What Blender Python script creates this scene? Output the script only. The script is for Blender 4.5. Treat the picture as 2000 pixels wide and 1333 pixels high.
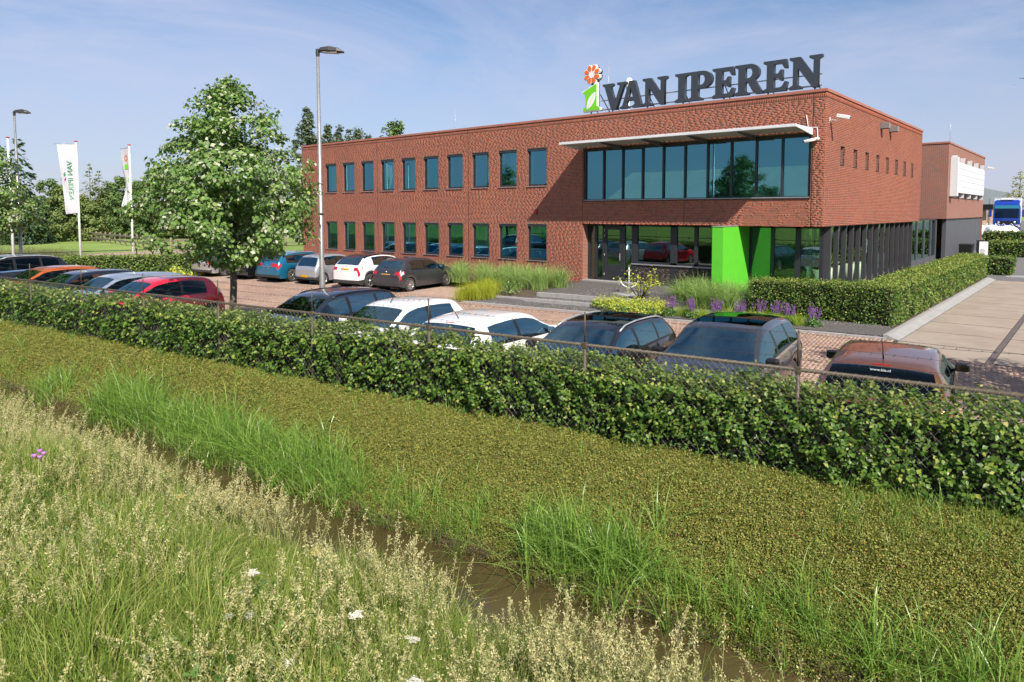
import bpy, bmesh, math, random
import numpy as np
from mathutils import Vector, Matrix
for _o in list(bpy.data.objects):
    bpy.data.objects.remove(_o, do_unlink=True)
random.seed(7)
RNG = np.random.default_rng(11)
SC = bpy.context.scene
COL = SC.collection
R = math.radians

# ------------------------------------------------------------------ camera
def make_camera():
    cd = bpy.data.cameras.new('camera'); co = bpy.data.objects.new('camera', cd); COL.objects.link(co)
    yaw, pitch, roll = R(40.521), R(3.8124), R(-0.069)
    f = Vector((-math.sin(yaw) * math.cos(pitch), math.cos(yaw) * math.cos(pitch), -math.sin(pitch)))
    r = Vector((math.cos(yaw), math.sin(yaw), 0)); u = r.cross(f)
    r2 = r * math.cos(roll) + u * math.sin(roll); u2 = -r * math.sin(roll) + u * math.cos(roll)
    m = Matrix(((r2.x, u2.x, -f.x, 7.446), (r2.y, u2.y, -f.y, -25.304), (r2.z, u2.z, -f.z, 3.054), (0, 0, 0, 1)))
    co.matrix_world = m
    cd.sensor_width = 36.0; cd.lens = 1355.375 / 2000 * 36.0
    cd.shift_y = -(666.5 - 504.17) / 2000
    cd.clip_start = 0.1; cd.clip_end = 4000
    SC.camera = co
make_camera()

# ------------------------------------------------------------------ sky, sun, exposure
SUN = Vector((0.642, -0.360, 0.677)).normalized()
def make_world():
    w = bpy.data.worlds.new('World'); SC.world = w; w.use_nodes = True
    nt = w.node_tree; nt.nodes.clear()
    N = nt.nodes.new; L = nt.links.new
    out = N('ShaderNodeOutputWorld'); bg = N('ShaderNodeBackground'); sky = N('ShaderNodeTexSky')
    sky.sky_type = 'NISHITA'; sky.sun_disc = False
    sky.sun_elevation = math.asin(SUN.z); sky.sun_rotation = math.atan2(SUN.x, SUN.y)
    sky.air_density = 1.0; sky.dust_density = 0.35; sky.ozone_density = 4.0; sky.altitude = 0
    # thin cirrus streaks
    tc = N('ShaderNodeTexCoord'); mp = N('ShaderNodeMapping'); mp.inputs['Scale'].default_value = (1.0, 1.6, 5.2)
    mp.inputs['Rotation'].default_value = (R(14), R(9), R(30))
    n1 = N('ShaderNodeTexNoise'); n1.inputs['Scale'].default_value = 1.35; n1.inputs['Detail'].default_value = 9; n1.inputs['Roughness'].default_value = 0.62
    n1.inputs['Distortion'].default_value = 0.6
    rp = N('ShaderNodeValToRGB'); rp.color_ramp.elements[0].position = 0.42; rp.color_ramp.elements[1].position = 0.74
    rp.color_ramp.elements[1].color = (0.62, 0.62, 0.62, 1)
    mx = N('ShaderNodeMix'); mx.data_type = 'RGBA'
    mx.inputs[7].default_value = (6.6, 6.2, 7.0, 1)
    L(tc.outputs['Generated'], mp.inputs['Vector']); L(mp.outputs['Vector'], n1.inputs['Vector']); L(n1.outputs['Fac'], rp.inputs['Fac'])
    L(rp.outputs['Color'], mx.inputs[0]); L(sky.outputs['Color'], mx.inputs[6])
    sz = N('ShaderNodeSeparateXYZ'); mr = N('ShaderNodeMapRange'); mr.interpolation_type = 'SMOOTHSTEP'; mr.inputs['From Min'].default_value = -0.02; mr.inputs['From Max'].default_value = 0.36; mr.inputs['To Min'].default_value = 0.72; mr.inputs['To Max'].default_value = 0.0
    hz = N('ShaderNodeMix'); hz.data_type = 'RGBA'; hz.inputs[7].default_value = (4.35, 4.4, 5.6, 1)
    L(tc.outputs['Generated'], sz.inputs[0]); L(sz.outputs['Z'], mr.inputs['Value']); L(mr.outputs[0], hz.inputs[0])
    hs = N('ShaderNodeHueSaturation'); hs.inputs['Hue'].default_value = 0.5; hs.inputs['Saturation'].default_value = 1.0
    tn = N('ShaderNodeMix'); tn.data_type = 'RGBA'; tn.blend_type = 'MULTIPLY'; tn.inputs[0].default_value = 1; tn.inputs[7].default_value = (0.945, 0.975, 1.02, 1)
    L(mx.outputs[2], hz.inputs[6]); L(hz.outputs[2], hs.inputs['Color']); L(hs.outputs['Color'], tn.inputs[6]); L(tn.outputs[2], bg.inputs['Color']); bg.inputs['Strength'].default_value = 0.090
    L(bg.outputs['Background'], out.inputs['Surface'])
make_world()
_sd = bpy.data.lights.new('sun', 'SUN'); _sd.energy = 5.0; _sd.angle = R(0.53); _sd.color = (1.0, 0.93, 0.82)
_so = bpy.data.objects.new('sun', _sd); COL.objects.link(_so); _so.rotation_euler = SUN.to_track_quat('Z', 'Y').to_euler(); _so.location = SUN * 60
SC.view_settings.view_transform = 'Standard'; SC.view_settings.look = 'None'; SC.view_settings.gamma = 1
SC.view_settings.exposure = 0.50; SC.view_settings.use_curve_mapping = False
SC.cycles.max_bounces = 6; SC.cycles.diffuse_bounces = 4; SC.cycles.transparent_max_bounces = 10; SC.cycles.glossy_bounces = 3; SC.cycles.transmission_bounces = 3
SC.cycles.use_adaptive_sampling = True; SC.cycles.adaptive_threshold = 0.02
SC.cycles.caustics_reflective = False; SC.cycles.caustics_refractive = False
SC.cycles.use_denoising = True; SC.cycles.use_light_tree = False
SC.render.film_transparent = False

# ------------------------------------------------------------------ object helpers
def link(o, parent=None):
    COL.objects.link(o)
    if parent is not None: o.parent = parent
    return o
def tag(o, label=None, cat=None, group=None, kind=None):
    if label: o['label'] = label
    if cat: o['category'] = cat
    if group: o['group'] = group
    if kind: o['kind'] = kind
    return o
def empty(name, loc=(0, 0, 0), rz=0.0, label=None, cat=None, group=None):
    o = bpy.data.objects.new(name, None); o.empty_display_size = 0.2
    link(o); o.location = loc; o.rotation_euler = (0, 0, rz)
    return tag(o, label, cat, group)
def copy_tree(o, parent=None):
    c = o.copy(); COL.objects.link(c); c.parent = parent
    for ch in o.children: copy_tree(ch, c)
    return c

class MB:
    """collects geometry, builds ONE mesh object"""
    def __init__(s): s.v = []; s.f = []; s.mi = []; s.sm = []
    def add(s, vs, fs, mi=0, smooth=False):
        k = len(s.v); s.v += [tuple(p) for p in vs]
        for f in fs: s.f.append(tuple(k + i for i in f)); s.mi.append(mi); s.sm.append(smooth)
        return s
    def box(s, x0, x1, y0, y1, z0, z1, mi=0):
        vs = [(x0, y0, z0), (x1, y0, z0), (x1, y1, z0), (x0, y1, z0), (x0, y0, z1), (x1, y0, z1), (x1, y1, z1), (x0, y1, z1)]
        return s.add(vs, [(3, 2, 1, 0), (4, 5, 6, 7), (0, 1, 5, 4), (1, 2, 6, 5), (2, 3, 7, 6), (3, 0, 4, 7)], mi)
    def bbox(s, x0, x1, y0, y1, z0, z1, b=0.01, mi=0):
        """box with chamfered edges"""
        bm = bmesh.new(); bmesh.ops.create_cube(bm, size=1)
        for v in bm.verts: v.co = ((x0 + x1) / 2 + v.co.x * (x1 - x0), (y0 + y1) / 2 + v.co.y * (y1 - y0), (z0 + z1) / 2 + v.co.z * (z1 - z0))
        bmesh.ops.bevel(bm, geom=bm.edges[:], offset=b, segments=2, affect='EDGES', profile=0.5)
        return s.bm(bm, mi)
    def bm(s, bm, mi=0, smooth=False):
        bm.verts.index_update()
        s.add([v.co[:] for v in bm.verts], [[v.index for v in f.verts] for f in bm.faces], mi, smooth); bm.free(); return s
    def tube(s, p, q, r0, r1=None, n=10, mi=0, caps=True, smooth=True):
        r1 = r0 if r1 is None else r1; p = Vector(p); q = Vector(q); d = (q - p).normalized()
        a = d.orthogonal().normalized(); b = d.cross(a); vs = []
        for c, r in ((p, r0), (q, r1)):
            for i in range(n):
                t = 2 * math.pi * i / n; vs.append(c + a * (r * math.cos(t)) + b * (r * math.sin(t)))
        k0 = len(s.v)
        s.add(vs, [(i, (i + 1) % n, n + (i + 1) % n, n + i) for i in range(n)], mi, smooth)
        if caps:
            s.f.append(tuple(k0 + i for i in reversed(range(n)))); s.mi.append(mi); s.sm.append(False)
            s.f.append(tuple(k0 + n + i for i in range(n))); s.mi.append(mi); s.sm.append(False)
        return s
    def path(s, pts, rads, n=8, mi=0, smooth=True, caps=True):
        """tube along a polyline"""
        pts = [Vector(p) for p in pts]; vs = []; m = len(pts); prev = None
        for i, p in enumerate(pts):
            d = (pts[min(i + 1, m - 1)] - pts[max(i - 1, 0)]).normalized()
            a = d.orthogonal().normalized() if prev is None else (prev - d * prev.dot(d)).normalized()
            prev = a; b = d.cross(a); r = rads[i] if hasattr(rads, '__len__') else rads
            for k in range(n):
                t = 2 * math.pi * k / n; vs.append(p + a * (r * math.cos(t)) + b * (r * math.sin(t)))
        fs = []
        for i in range(m - 1):
            for k in range(n): fs.append((i * n + k, i * n + (k + 1) % n, (i + 1) * n + (k + 1) % n, (i + 1) * n + k))
        k0 = len(s.v); s.add(vs, fs, mi, smooth)
        if caps:
            s.f.append(tuple(k0 + i for i in reversed(range(n)))); s.mi.append(mi); s.sm.append(False)
            s.f.append(tuple(k0 + (m - 1) * n + i for i in range(n))); s.mi.append(mi); s.sm.append(False)
        return s
    def lathe(s, prof, c=(0, 0, 0), axis='Z', n=20, mi=0, smooth=True):
        """profile [(r, h)] round an axis through c"""
        vs = []
        for r, h in prof:
            for k in range(n):
                t = 2 * math.pi * k / n; x, y = r * math.cos(t), r * math.sin(t)
                p = (x, y, h) if axis == 'Z' else ((x, h, y) if axis == 'Y' else (h, x, y))
                vs.append((p[0] + c[0], p[1] + c[1], p[2] + c[2]))
        fs = []
        for i in range(len(prof) - 1):
            for k in range(n): fs.append((i * n + k, i * n + (k + 1) % n, (i + 1) * n + (k + 1) % n, (i + 1) * n + k))
        return s.add(vs, fs, mi, smooth)
    def mesh(s, name):
        me = bpy.data.meshes.new(name); me.from_pydata(s.v, [], s.f)
        if any(s.sm): me.polygons.foreach_set('use_smooth', s.sm)
        if any(s.mi): me.polygons.foreach_set('material_index', s.mi)
        me.update(); return me
    def build(s, name, mats, parent=None, fixn=False):
        me = s.mesh(name)
        if not isinstance(mats, (list, tuple)): mats = [mats]
        for m in mats: me.materials.append(m)
        if fixn:
            bm = bmesh.new(); bm.from_mesh(me); bmesh.ops.recalc_face_normals(bm, faces=bm.faces[:]); bm.to_mesh(me); bm.free()
        return link(bpy.data.objects.new(name, me), parent)

def np_mesh(name, V, F, mats, parent=None, smooth=False, mi=None):
    """V (n,3), F (m,k) arrays with equal k"""
    me = bpy.data.meshes.new(name); V = np.ascontiguousarray(V, np.float32); F = np.ascontiguousarray(F, np.int32)
    m, k = F.shape
    me.vertices.add(len(V)); me.vertices.foreach_set('co', V.ravel())
    me.loops.add(m * k); me.loops.foreach_set('vertex_index', F.ravel())
    me.polygons.add(m); me.polygons.foreach_set('loop_start', np.arange(0, m * k, k, dtype=np.int32))
    if smooth: me.polygons.foreach_set('use_smooth', np.ones(m, bool))
    if mi is not None: me.polygons.foreach_set('material_index', np.ascontiguousarray(mi, np.int32))
    me.update(calc_edges=True)
    if not isinstance(mats, (list, tuple)): mats = [mats]
    for q in mats: me.materials.append(q)
    return link(bpy.data.objects.new(name, me), parent)

def rotmats(yaw, pitch, roll):
    cy, sy, cp, sp, cr, sr = np.cos(yaw), np.sin(yaw), np.cos(pitch), np.sin(pitch), np.cos(roll), np.sin(roll)
    M = np.empty((len(yaw), 3, 3))
    M[:, 0, 0] = cy * cr - sy * sp * sr; M[:, 0, 1] = -sy * cp; M[:, 0, 2] = cy * sr + sy * sp * cr
    M[:, 1, 0] = sy * cr + cy * sp * sr; M[:, 1, 1] = cy * cp;  M[:, 1, 2] = sy * sr - cy * sp * cr
    M[:, 2, 0] = -cp * sr;               M[:, 2, 1] = sp;       M[:, 2, 2] = cp * cr
    return M
def stamp(T, TF, P, M, S):
    """stamp template verts T, faces TF at P with matrices M and scales S"""
    T = np.asarray(T, float); TF = np.asarray(TF, int); n = len(P)
    V = np.einsum('nij,kj->nki', M, T) * np.asarray(S).reshape(n, 1, -1) + P[:, None, :]
    F = TF[None] + (np.arange(n) * len(T))[:, None, None]
    return V.reshape(-1, 3), F.reshape(-1, TF.shape[1])
LEAF = (np.array([(0, 0, 0), (0.36, 0.42, 0.10), (0, 1.0, -0.06), (0, 0.5, 0), (-0.36, 0.42, 0.10)]), np.array([(0, 1, 2, 3), (0, 3, 2, 4)]))
LEAF2 = (np.array([(0, 0, 0), (0.36, 0.45, 0.05), (0, 1.0, 0), (-0.36, 0.45, 0.05)]), np.array([(0, 1, 2, 3)]))

# fence frame: a runs along the boundary fence, b from the fence to the building
FAL = R(7.4); FO = (4.72, -16.88)
def fab(a, b, z=0.0):
    return (FO[0] + a * math.cos(FAL) - b * math.sin(FAL), FO[1] + a * math.sin(FAL) + b * math.cos(FAL), z)
def fab_np(a, b):
    return FO[0] + a * math.cos(FAL) - b * math.sin(FAL), FO[1] + a * math.sin(FAL) + b * math.cos(FAL)
ZP = -0.45      # parking level (the foot of the facade is 0)
# ------------------------------------------------------------------ materials
def new_mat(name):
    m = bpy.data.materials.new(name); m.use_nodes = True; nt = m.node_tree
    return m, nt, nt.nodes['Principled BSDF'], nt.nodes['Material Output']
def plain(name, c, rough=0.5, metal=0.0, spec=0.5, coat=0.0, em=0.0):
    m, nt, p, o = new_mat(name)
    p.inputs['Base Color'].default_value = (*c, 1); p.inputs['Roughness'].default_value = rough; p.inputs['Metallic'].default_value = metal
    p.inputs['Specular IOR Level'].default_value = spec; p.inputs['Coat Weight'].default_value = coat; p.inputs['Coat Roughness'].default_value = 0.04
    return m
def ramp(nt, els):
    r = nt.nodes.new('ShaderNodeValToRGB'); cr = r.color_ramp
    while len(cr.elements) < len(els): cr.elements.new(0.5)
    for e, (pos, c) in zip(cr.elements, els): e.position = pos; e.color = (*c, 1)
    return r
def noise(nt, scale, detail=4, rough=0.55, coord='Object', stretch=None):
    tc = nt.nodes.new('ShaderNodeTexCoord'); n = nt.nodes.new('ShaderNodeTexNoise')
    n.inputs['Scale'].default_value = scale; n.inputs['Detail'].default_value = detail; n.inputs['Roughness'].default_value = rough
    if stretch:
        mp = nt.nodes.new('ShaderNodeMapping'); mp.inputs['Scale'].default_value = stretch
        nt.links.new(tc.outputs[coord], mp.inputs['Vector']); nt.links.new(mp.outputs['Vector'], n.inputs['Vector'])
    else: nt.links.new(tc.outputs[coord], n.inputs['Vector'])
    return n
def mottled(name, els, scale=3.0, rough=0.8, bump=0.0, bscale=None, detail=6, metal=0.0, stretch=None, spec=0.4, bdist=0.01):
    m, nt, p, o = new_mat(name); n = noise(nt, scale, detail, 0.6, stretch=stretch); r = ramp(nt, els)
    nt.links.new(n.outputs['Fac'], r.inputs['Fac']); nt.links.new(r.outputs['Color'], p.inputs['Base Color'])
    p.inputs['Roughness'].default_value = rough; p.inputs['Metallic'].default_value = metal; p.inputs['Specular IOR Level'].default_value = spec
    if bump:
        n2 = noise(nt, bscale or scale * 6, 5, 0.6); b = nt.nodes.new('ShaderNodeBump'); b.inputs['Strength'].default_value = bump; b.inputs['Distance'].default_value = bdist
        nt.links.new(n2.outputs['Fac'], b.inputs['Height']); nt.links.new(b.outputs['Normal'], p.inputs['Normal'])
    return m
def rnd_value(nt):
    """random per piece: island of a joined mesh plus object"""
    g = nt.nodes.new('ShaderNodeNewGeometry'); oi = nt.nodes.new('ShaderNodeObjectInfo')
    a = nt.nodes.new('ShaderNodeMath'); a.operation = 'ADD'; f = nt.nodes.new('ShaderNodeMath'); f.operation = 'FRACT'
    nt.links.new(g.outputs['Random Per Island'], a.inputs[0]); nt.links.new(oi.outputs['Random'], a.inputs[1]); nt.links.new(a.outputs[0], f.inputs[0])
    return f.outputs[0]
def pieces(name, els, rough=0.85, grain=20.0, amount=0.25, bump=0.3, spec=0.3, patch=None):
    """material for many alike pieces (bricks, pavers): colour by piece, grain inside it"""
    m, nt, p, o = new_mat(name); r = ramp(nt, els); nt.links.new(rnd_value(nt), r.inputs['Fac'])
    n = noise(nt, grain, 5, 0.6); mx = nt.nodes.new('ShaderNodeMix'); mx.data_type = 'RGBA'; mx.blend_type = 'OVERLAY'
    mx.inputs[0].default_value = amount; nt.links.new(r.outputs['Color'], mx.inputs[6]); nt.links.new(n.outputs['Color'], mx.inputs[7])
    last = mx.outputs[2]
    if patch:
        n3 = noise(nt, patch[0], 4, 0.6); r3 = ramp(nt, [(0.3, patch[1]), (0.7, patch[2])]); m3 = nt.nodes.new('ShaderNodeMix'); m3.data_type = 'RGBA'; m3.blend_type = 'MULTIPLY'
        m3.inputs[0].default_value = 1; nt.links.new(n3.outputs['Fac'], r3.inputs['Fac']); nt.links.new(last, m3.inputs[6]); nt.links.new(r3.outputs['Color'], m3.inputs[7]); last = m3.outputs[2]
    nt.links.new(last, p.inputs['Base Color']); p.inputs['Roughness'].default_value = rough; p.inputs['Specular IOR Level'].default_value = spec
    if bump:
        b = nt.nodes.new('ShaderNodeBump'); b.inputs['Strength'].default_value = bump; b.inputs['Distance'].default_value = 0.004
        nt.links.new(n.outputs['Fac'], b.inputs['Height']); nt.links.new(b.outputs['Normal'], p.inputs['Normal'])
    return m
def leafmat(name, els, rough=0.45, trans=0.28, tint=(1.25, 1.35, 0.55), spec=0.35, patch=None):
    m, nt, p, o = new_mat(name); r = ramp(nt, els); nt.links.new(rnd_value(nt), r.inputs['Fac']); col = r.outputs['Color']
    if patch:
        n3 = noise(nt, patch[0], 3, 0.6); r3 = ramp(nt, [(0.35, patch[1]), (0.65, patch[2])]); m3 = nt.nodes.new('ShaderNodeMix'); m3.data_type = 'RGBA'; m3.blend_type = 'MULTIPLY'
        m3.inputs[0].default_value = 1; nt.links.new(n3.outputs['Fac'], r3.inputs['Fac']); nt.links.new(col, m3.inputs[6]); nt.links.new(r3.outputs['Color'], m3.inputs[7]); col = m3.outputs[2]
    nt.links.new(col, p.inputs['Base Color']); p.inputs['Roughness'].default_value = rough; p.inputs['Specular IOR Level'].default_value = spec
    t = nt.nodes.new('ShaderNodeBsdfTranslucent'); mc = nt.nodes.new('ShaderNodeMix'); mc.data_type = 'RGBA'; mc.blend_type = 'MULTIPLY'; mc.inputs[0].default_value = 1
    mc.inputs[7].default_value = (*tint, 1); nt.links.new(col, mc.inputs[6]); nt.links.new(mc.outputs[2], t.inputs['Color'])
    ms = nt.nodes.new('ShaderNodeMixShader'); ms.inputs[0].default_value = trans
    nt.links.new(p.outputs[0], ms.inputs[1]); nt.links.new(t.outputs[0], ms.inputs[2]); nt.links.new(ms.outputs[0], o.inputs['Surface'])
    return m
def glass(name, tint, refl, base=0.10, ior=1.5, rough=0.0):
    """thin pane: tinted see-through plus mirror by angle"""
    m, nt, p, o = new_mat(name); nt.nodes.remove(p)
    tr = nt.nodes.new('ShaderNodeBsdfTransparent'); tr.inputs['Color'].default_value = (*tint, 1)
    gl = nt.nodes.new('ShaderNodeBsdfGlossy'); gl.inputs['Color'].default_value = (*refl, 1); gl.inputs['Roughness'].default_value = rough
    fr = nt.nodes.new('ShaderNodeFresnel'); fr.inputs['IOR'].default_value = ior
    ad = nt.nodes.new('ShaderNodeMath'); ad.operation = 'ADD'; ad.inputs[1].default_value = base; ad.use_clamp = True
    ms = nt.nodes.new('ShaderNodeMixShader'); nt.links.new(fr.outputs[0], ad.inputs[0]); nt.links.new(ad.outputs[0], ms.inputs[0])
    nt.links.new(tr.outputs[0], ms.inputs[1]); nt.links.new(gl.outputs[0], ms.inputs[2]); nt.links.new(ms.outputs[0], o.inputs['Surface'])
    return m
def brick_tex(name, scale_w=0.22, h=0.0625, cols=((0.30, 0.085, 0.05), (0.20, 0.075, 0.055)), mortar=(0.42, 0.33, 0.27), axis='X'):
    """brickwork too far off or too narrow to lay brick by brick"""
    m, nt, p, o = new_mat(name); tc = nt.nodes.new('ShaderNodeTexCoord'); sx = nt.nodes.new('ShaderNodeSeparateXYZ'); cx = nt.nodes.new('ShaderNodeCombineXYZ')
    nt.links.new(tc.outputs['Object'], sx.inputs[0]); nt.links.new(sx.outputs[axis], cx.inputs[0]); nt.links.new(sx.outputs['Z'], cx.inputs[1])
    b = nt.nodes.new('ShaderNodeTexBrick'); b.inputs['Scale'].default_value = 1; b.inputs['Brick Width'].default_value = scale_w; b.inputs['Row Height'].default_value = h
    b.inputs['Mortar Size'].default_value = 0.006; b.inputs['Color1'].default_value = (*cols[0], 1); b.inputs['Color2'].default_value = (*cols[1], 1); b.inputs['Mortar'].default_value = (*mortar, 1)
    nt.links.new(cx.outputs[0], b.inputs['Vector']); nt.links.new(b.outputs['Color'], p.inputs['Base Color']); p.inputs['Roughness'].default_value = 0.85
    return m

M = {}
M['brick'] = pieces('red_brick', [(0.0, (0.235, 0.080, 0.058)), (0.12, (0.29, 0.082, 0.052)), (0.4, (0.335, 0.090, 0.053)), (0.75, (0.375, 0.102, 0.060)), (0.92, (0.345, 0.108, 0.068)), (1.0, (0.275, 0.108, 0.082))], amount=0.15, bump=0, patch=(0.35, (0.88, 0.88, 0.90), (1.08, 1.06, 1.02)))
M['brick_dark'] = pieces('dark_brick', [(0.0, (0.045, 0.037, 0.036)), (0.6, (0.075, 0.06, 0.055)), (1.0, (0.11, 0.085, 0.075))], bump=0)
M['mortar'] = mottled('mortar', [(0.3, (0.285, 0.200, 0.147)), (0.7, (0.359, 0.265, 0.198))], 8, 0.9)
M['brick_far'] = brick_tex('brick_wall_far', axis='Y')
M['brick_farx'] = brick_tex('brick_wall_side', axis='X')
M['coping'] = mottled('coping_metal', [(0.3, (0.36, 0.13, 0.09)), (0.7, (0.42, 0.16, 0.11))], 1.5, 0.5)
M['frame'] = mottled('window_frame_paint', [(0.3, (0.026, 0.028, 0.034)), (0.7, (0.036, 0.038, 0.045))], 5, 0.4)
M['anthracite'] = mottled('anthracite_panel', [(0.3, (0.085, 0.085, 0.098)), (0.7, (0.10, 0.10, 0.115))], 2, 0.5)
M['fin'] = mottled('fin_paint', [(0.3, (0.05, 0.05, 0.055)), (0.7, (0.065, 0.062, 0.066))], 2, 0.45)
M['alu'] = mottled('aluminium', [(0.3, (0.50, 0.50, 0.52)), (0.7, (0.58, 0.58, 0.60))], 4, 0.4, metal=0.5)
M['sill'] = plain('sill_metal', (0.34, 0.33, 0.34), 0.45, 0.4)
M['canopy_white'] = mottled('canopy_paint', [(0.3, (0.66, 0.67, 0.70)), (0.7, (0.72, 0.73, 0.76))], 3, 0.4)
M['canopy_slat'] = plain('canopy_slat_paint', (0.42, 0.43, 0.46), 0.45)
M['pane'] = glass('building_pane', (0.46, 0.66, 0.60), (0.20, 0.56, 0.68), 0.38)
M['pane_low'] = glass('ground_floor_pane', (0.42, 0.56, 0.50), (0.55, 0.85, 0.80), 0.22)
M['green1'] = mottled('green_render', [(0.3, (0.10, 0.52, 0.03)), (0.7, (0.12, 0.56, 0.035))], 2, 0.55)
M['room'] = plain('room_wall_paint', (0.42, 0.45, 0.42), 0.9)
M['roomfloor'] = plain('room_carpet', (0.10, 0.10, 0.11), 0.9)
M['curtain'] = plain('blind_fabric', (0.72, 0.84, 0.60), 0.85)
M['curtain2'] = plain('blind_fabric_grey', (0.55, 0.58, 0.56), 0.85)
M['sign_dark'] = mottled('sign_letter_paint', [(0.3, (0.040, 0.048, 0.062)), (0.7, (0.046, 0.055, 0.07))], 2, 0.35)
M['sign_side'] = plain('sign_side_paint', (0.03, 0.034, 0.042), 0.4)
M['sign_white'] = plain('sign_white', (0.82, 0.82, 0.82), 0.4)
M['sign_green'] = plain('sign_green', (0.17, 0.60, 0.02), 0.4)
M['sign_orange'] = plain('sign_orange', (0.80, 0.14, 0.02), 0.4)
M['white'] = plain('white_plastic', (0.78, 0.78, 0.78), 0.35)
M['steel'] = mottled('galvanised_steel', [(0.3, (0.315, 0.307, 0.307)), (0.7, (0.413, 0.398, 0.398))], 6, 0.42, metal=0.6)
M['lamp_dark'] = plain('lamp_housing', (0.035, 0.033, 0.035), 0.5)
M['roofing'] = mottled('roofing_felt', [(0.3, (0.10, 0.10, 0.10)), (0.7, (0.14, 0.14, 0.14))], 2, 0.9)
M['paver'] = pieces('clay_paver', [(0.0, (0.390, 0.257, 0.191)), (0.5, (0.448, 0.302, 0.229)), (1.0, (0.507, 0.354, 0.274))], grain=14, amount=0.15, bump=0, patch=(0.25, (0.80, 0.80, 0.82), (1.05, 1.04, 1.0)))
M['sand'] = mottled('joint_sand', [(0.3, (0.275, 0.206, 0.163)), (0.7, (0.338, 0.263, 0.206))], 9, 0.95)
M['gravel'] = mottled('basalt_gravel', [(0.25, (0.047, 0.043, 0.043)), (0.5, (0.111, 0.102, 0.098)), (0.75, (0.221, 0.204, 0.191))], 26, 0.9, 0.9, 30, 8, bdist=0.03)
M['pebble'] = pieces('gravel_stone', [(0.0, (0.06, 0.055, 0.055)), (0.5, (0.15, 0.14, 0.135)), (0.9, (0.26, 0.24, 0.225)), (1.0, (0.42, 0.39, 0.36))], bump=0)
M['kerb'] = mottled('kerb_concrete', [(0.3, (0.27, 0.26, 0.255)), (0.7, (0.36, 0.345, 0.335))], 4, 0.85, 0.3, 40)
M['slab'] = mottled('concrete_slab', [(0.25, (0.27, 0.215, 0.17)), (0.5, (0.325, 0.265, 0.21)), (0.75, (0.37, 0.31, 0.25))], 1.3, 0.9, 0.25, 60, 9)
M['slab_strip'] = mottled('drain_strip', [(0.3, (0.10, 0.078, 0.075)), (0.7, (0.145, 0.118, 0.11))], 6, 0.8)
M['slab_joint'] = plain('joint_bitumen', (0.035, 0.028, 0.026), 0.8)
M['asphalt'] = mottled('asphalt', [(0.3, (0.13, 0.125, 0.125)), (0.7, (0.18, 0.17, 0.17))], 12, 0.9, 0.3, 80)
M['soil'] = mottled('soil', [(0.3, (0.055, 0.04, 0.026)), (0.7, (0.12, 0.09, 0.06))], 5, 0.95, 0.6, 24)
M['field'] = mottled('field_grass', [(0.3, (0.149, 0.230, 0.047)), (0.55, (0.230, 0.324, 0.068)), (0.75, (0.311, 0.365, 0.095))], 0.12, 0.9, 0.8, 5, 9, bdist=0.1)
M['meadow_soil'] = mottled('meadow_floor', [(0.3, (0.035, 0.05, 0.015)), (0.7, (0.08, 0.10, 0.03))], 3, 0.95, 0.5, 20)
M['fence_paint'] = mottled('fence_paint', [(0.3, (0.064, 0.050, 0.034)), (0.7, (0.090, 0.069, 0.046))], 8, 0.55)
M['wire'] = plain('galvanised_wire', (0.34, 0.32, 0.29), 0.5, 0.4)
M['barb'] = plain('barbed_wire_steel', (0.055, 0.05, 0.047), 0.7, 0.2)
M['bark'] = mottled('bark', [(0.3, (0.075, 0.062, 0.045)), (0.55, (0.14, 0.12, 0.085)), (0.8, (0.20, 0.185, 0.13))], 7, 0.9, 0.7, 30, stretch=(1, 1, 0.35))
M['twig'] = plain('twig', (0.07, 0.05, 0.035), 0.85)
M['tyre'] = mottled('tyre_rubber', [(0.3, (0.035, 0.033, 0.032)), (0.7, (0.06, 0.055, 0.052))], 12, 0.8)
M['rim'] = plain('alloy', (0.55, 0.54, 0.54), 0.3, 0.8)
M['rim_dark'] = plain('wheel_recess', (0.015, 0.015, 0.015), 0.7)
M['car_glass'] = glass('car_glass', (0.50, 0.62, 0.59), (0.20, 0.33, 0.34), 0.02)
M['car_glass_dark'] = glass('privacy_glass', (0.05, 0.06, 0.065), (0.24, 0.36, 0.39), 0.02)
M['trim'] = plain('black_trim', (0.012, 0.012, 0.013), 0.35)
M['plastic'] = plain('rough_plastic', (0.035, 0.034, 0.034), 0.7)
M['under'] = plain('underbody', (0.008, 0.008, 0.008), 0.9)
M['seat'] = plain('seat_fabric', (0.035, 0.035, 0.037), 0.9)
M['chrome'] = plain('chrome', (0.75, 0.75, 0.77), 0.12, 1.0)
M['tail'] = plain('tail_lamp', (0.42, 0.012, 0.015), 0.12, coat=1.0)
M['tail_clear'] = plain('tail_lamp_clear', (0.75, 0.62, 0.62), 0.1, coat=1.0)
M['headlamp'] = plain('head_lamp', (0.55, 0.58, 0.62), 0.08, 0.3, coat=1.0)
M['plate'] = plain('plate_yellow', (0.70, 0.36, 0.01), 0.45)
M['plate_ink'] = plain('plate_ink', (0.03, 0.022, 0.005), 0.5)
M['plate_blue'] = plain('plate_band_blue', (0.02, 0.06, 0.35), 0.45)
def paint(name, c, metal=0.0, rough=0.3):
    m = plain(name, c, rough, metal, 0.5, 1.0); return m
M['water'] = None
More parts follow.
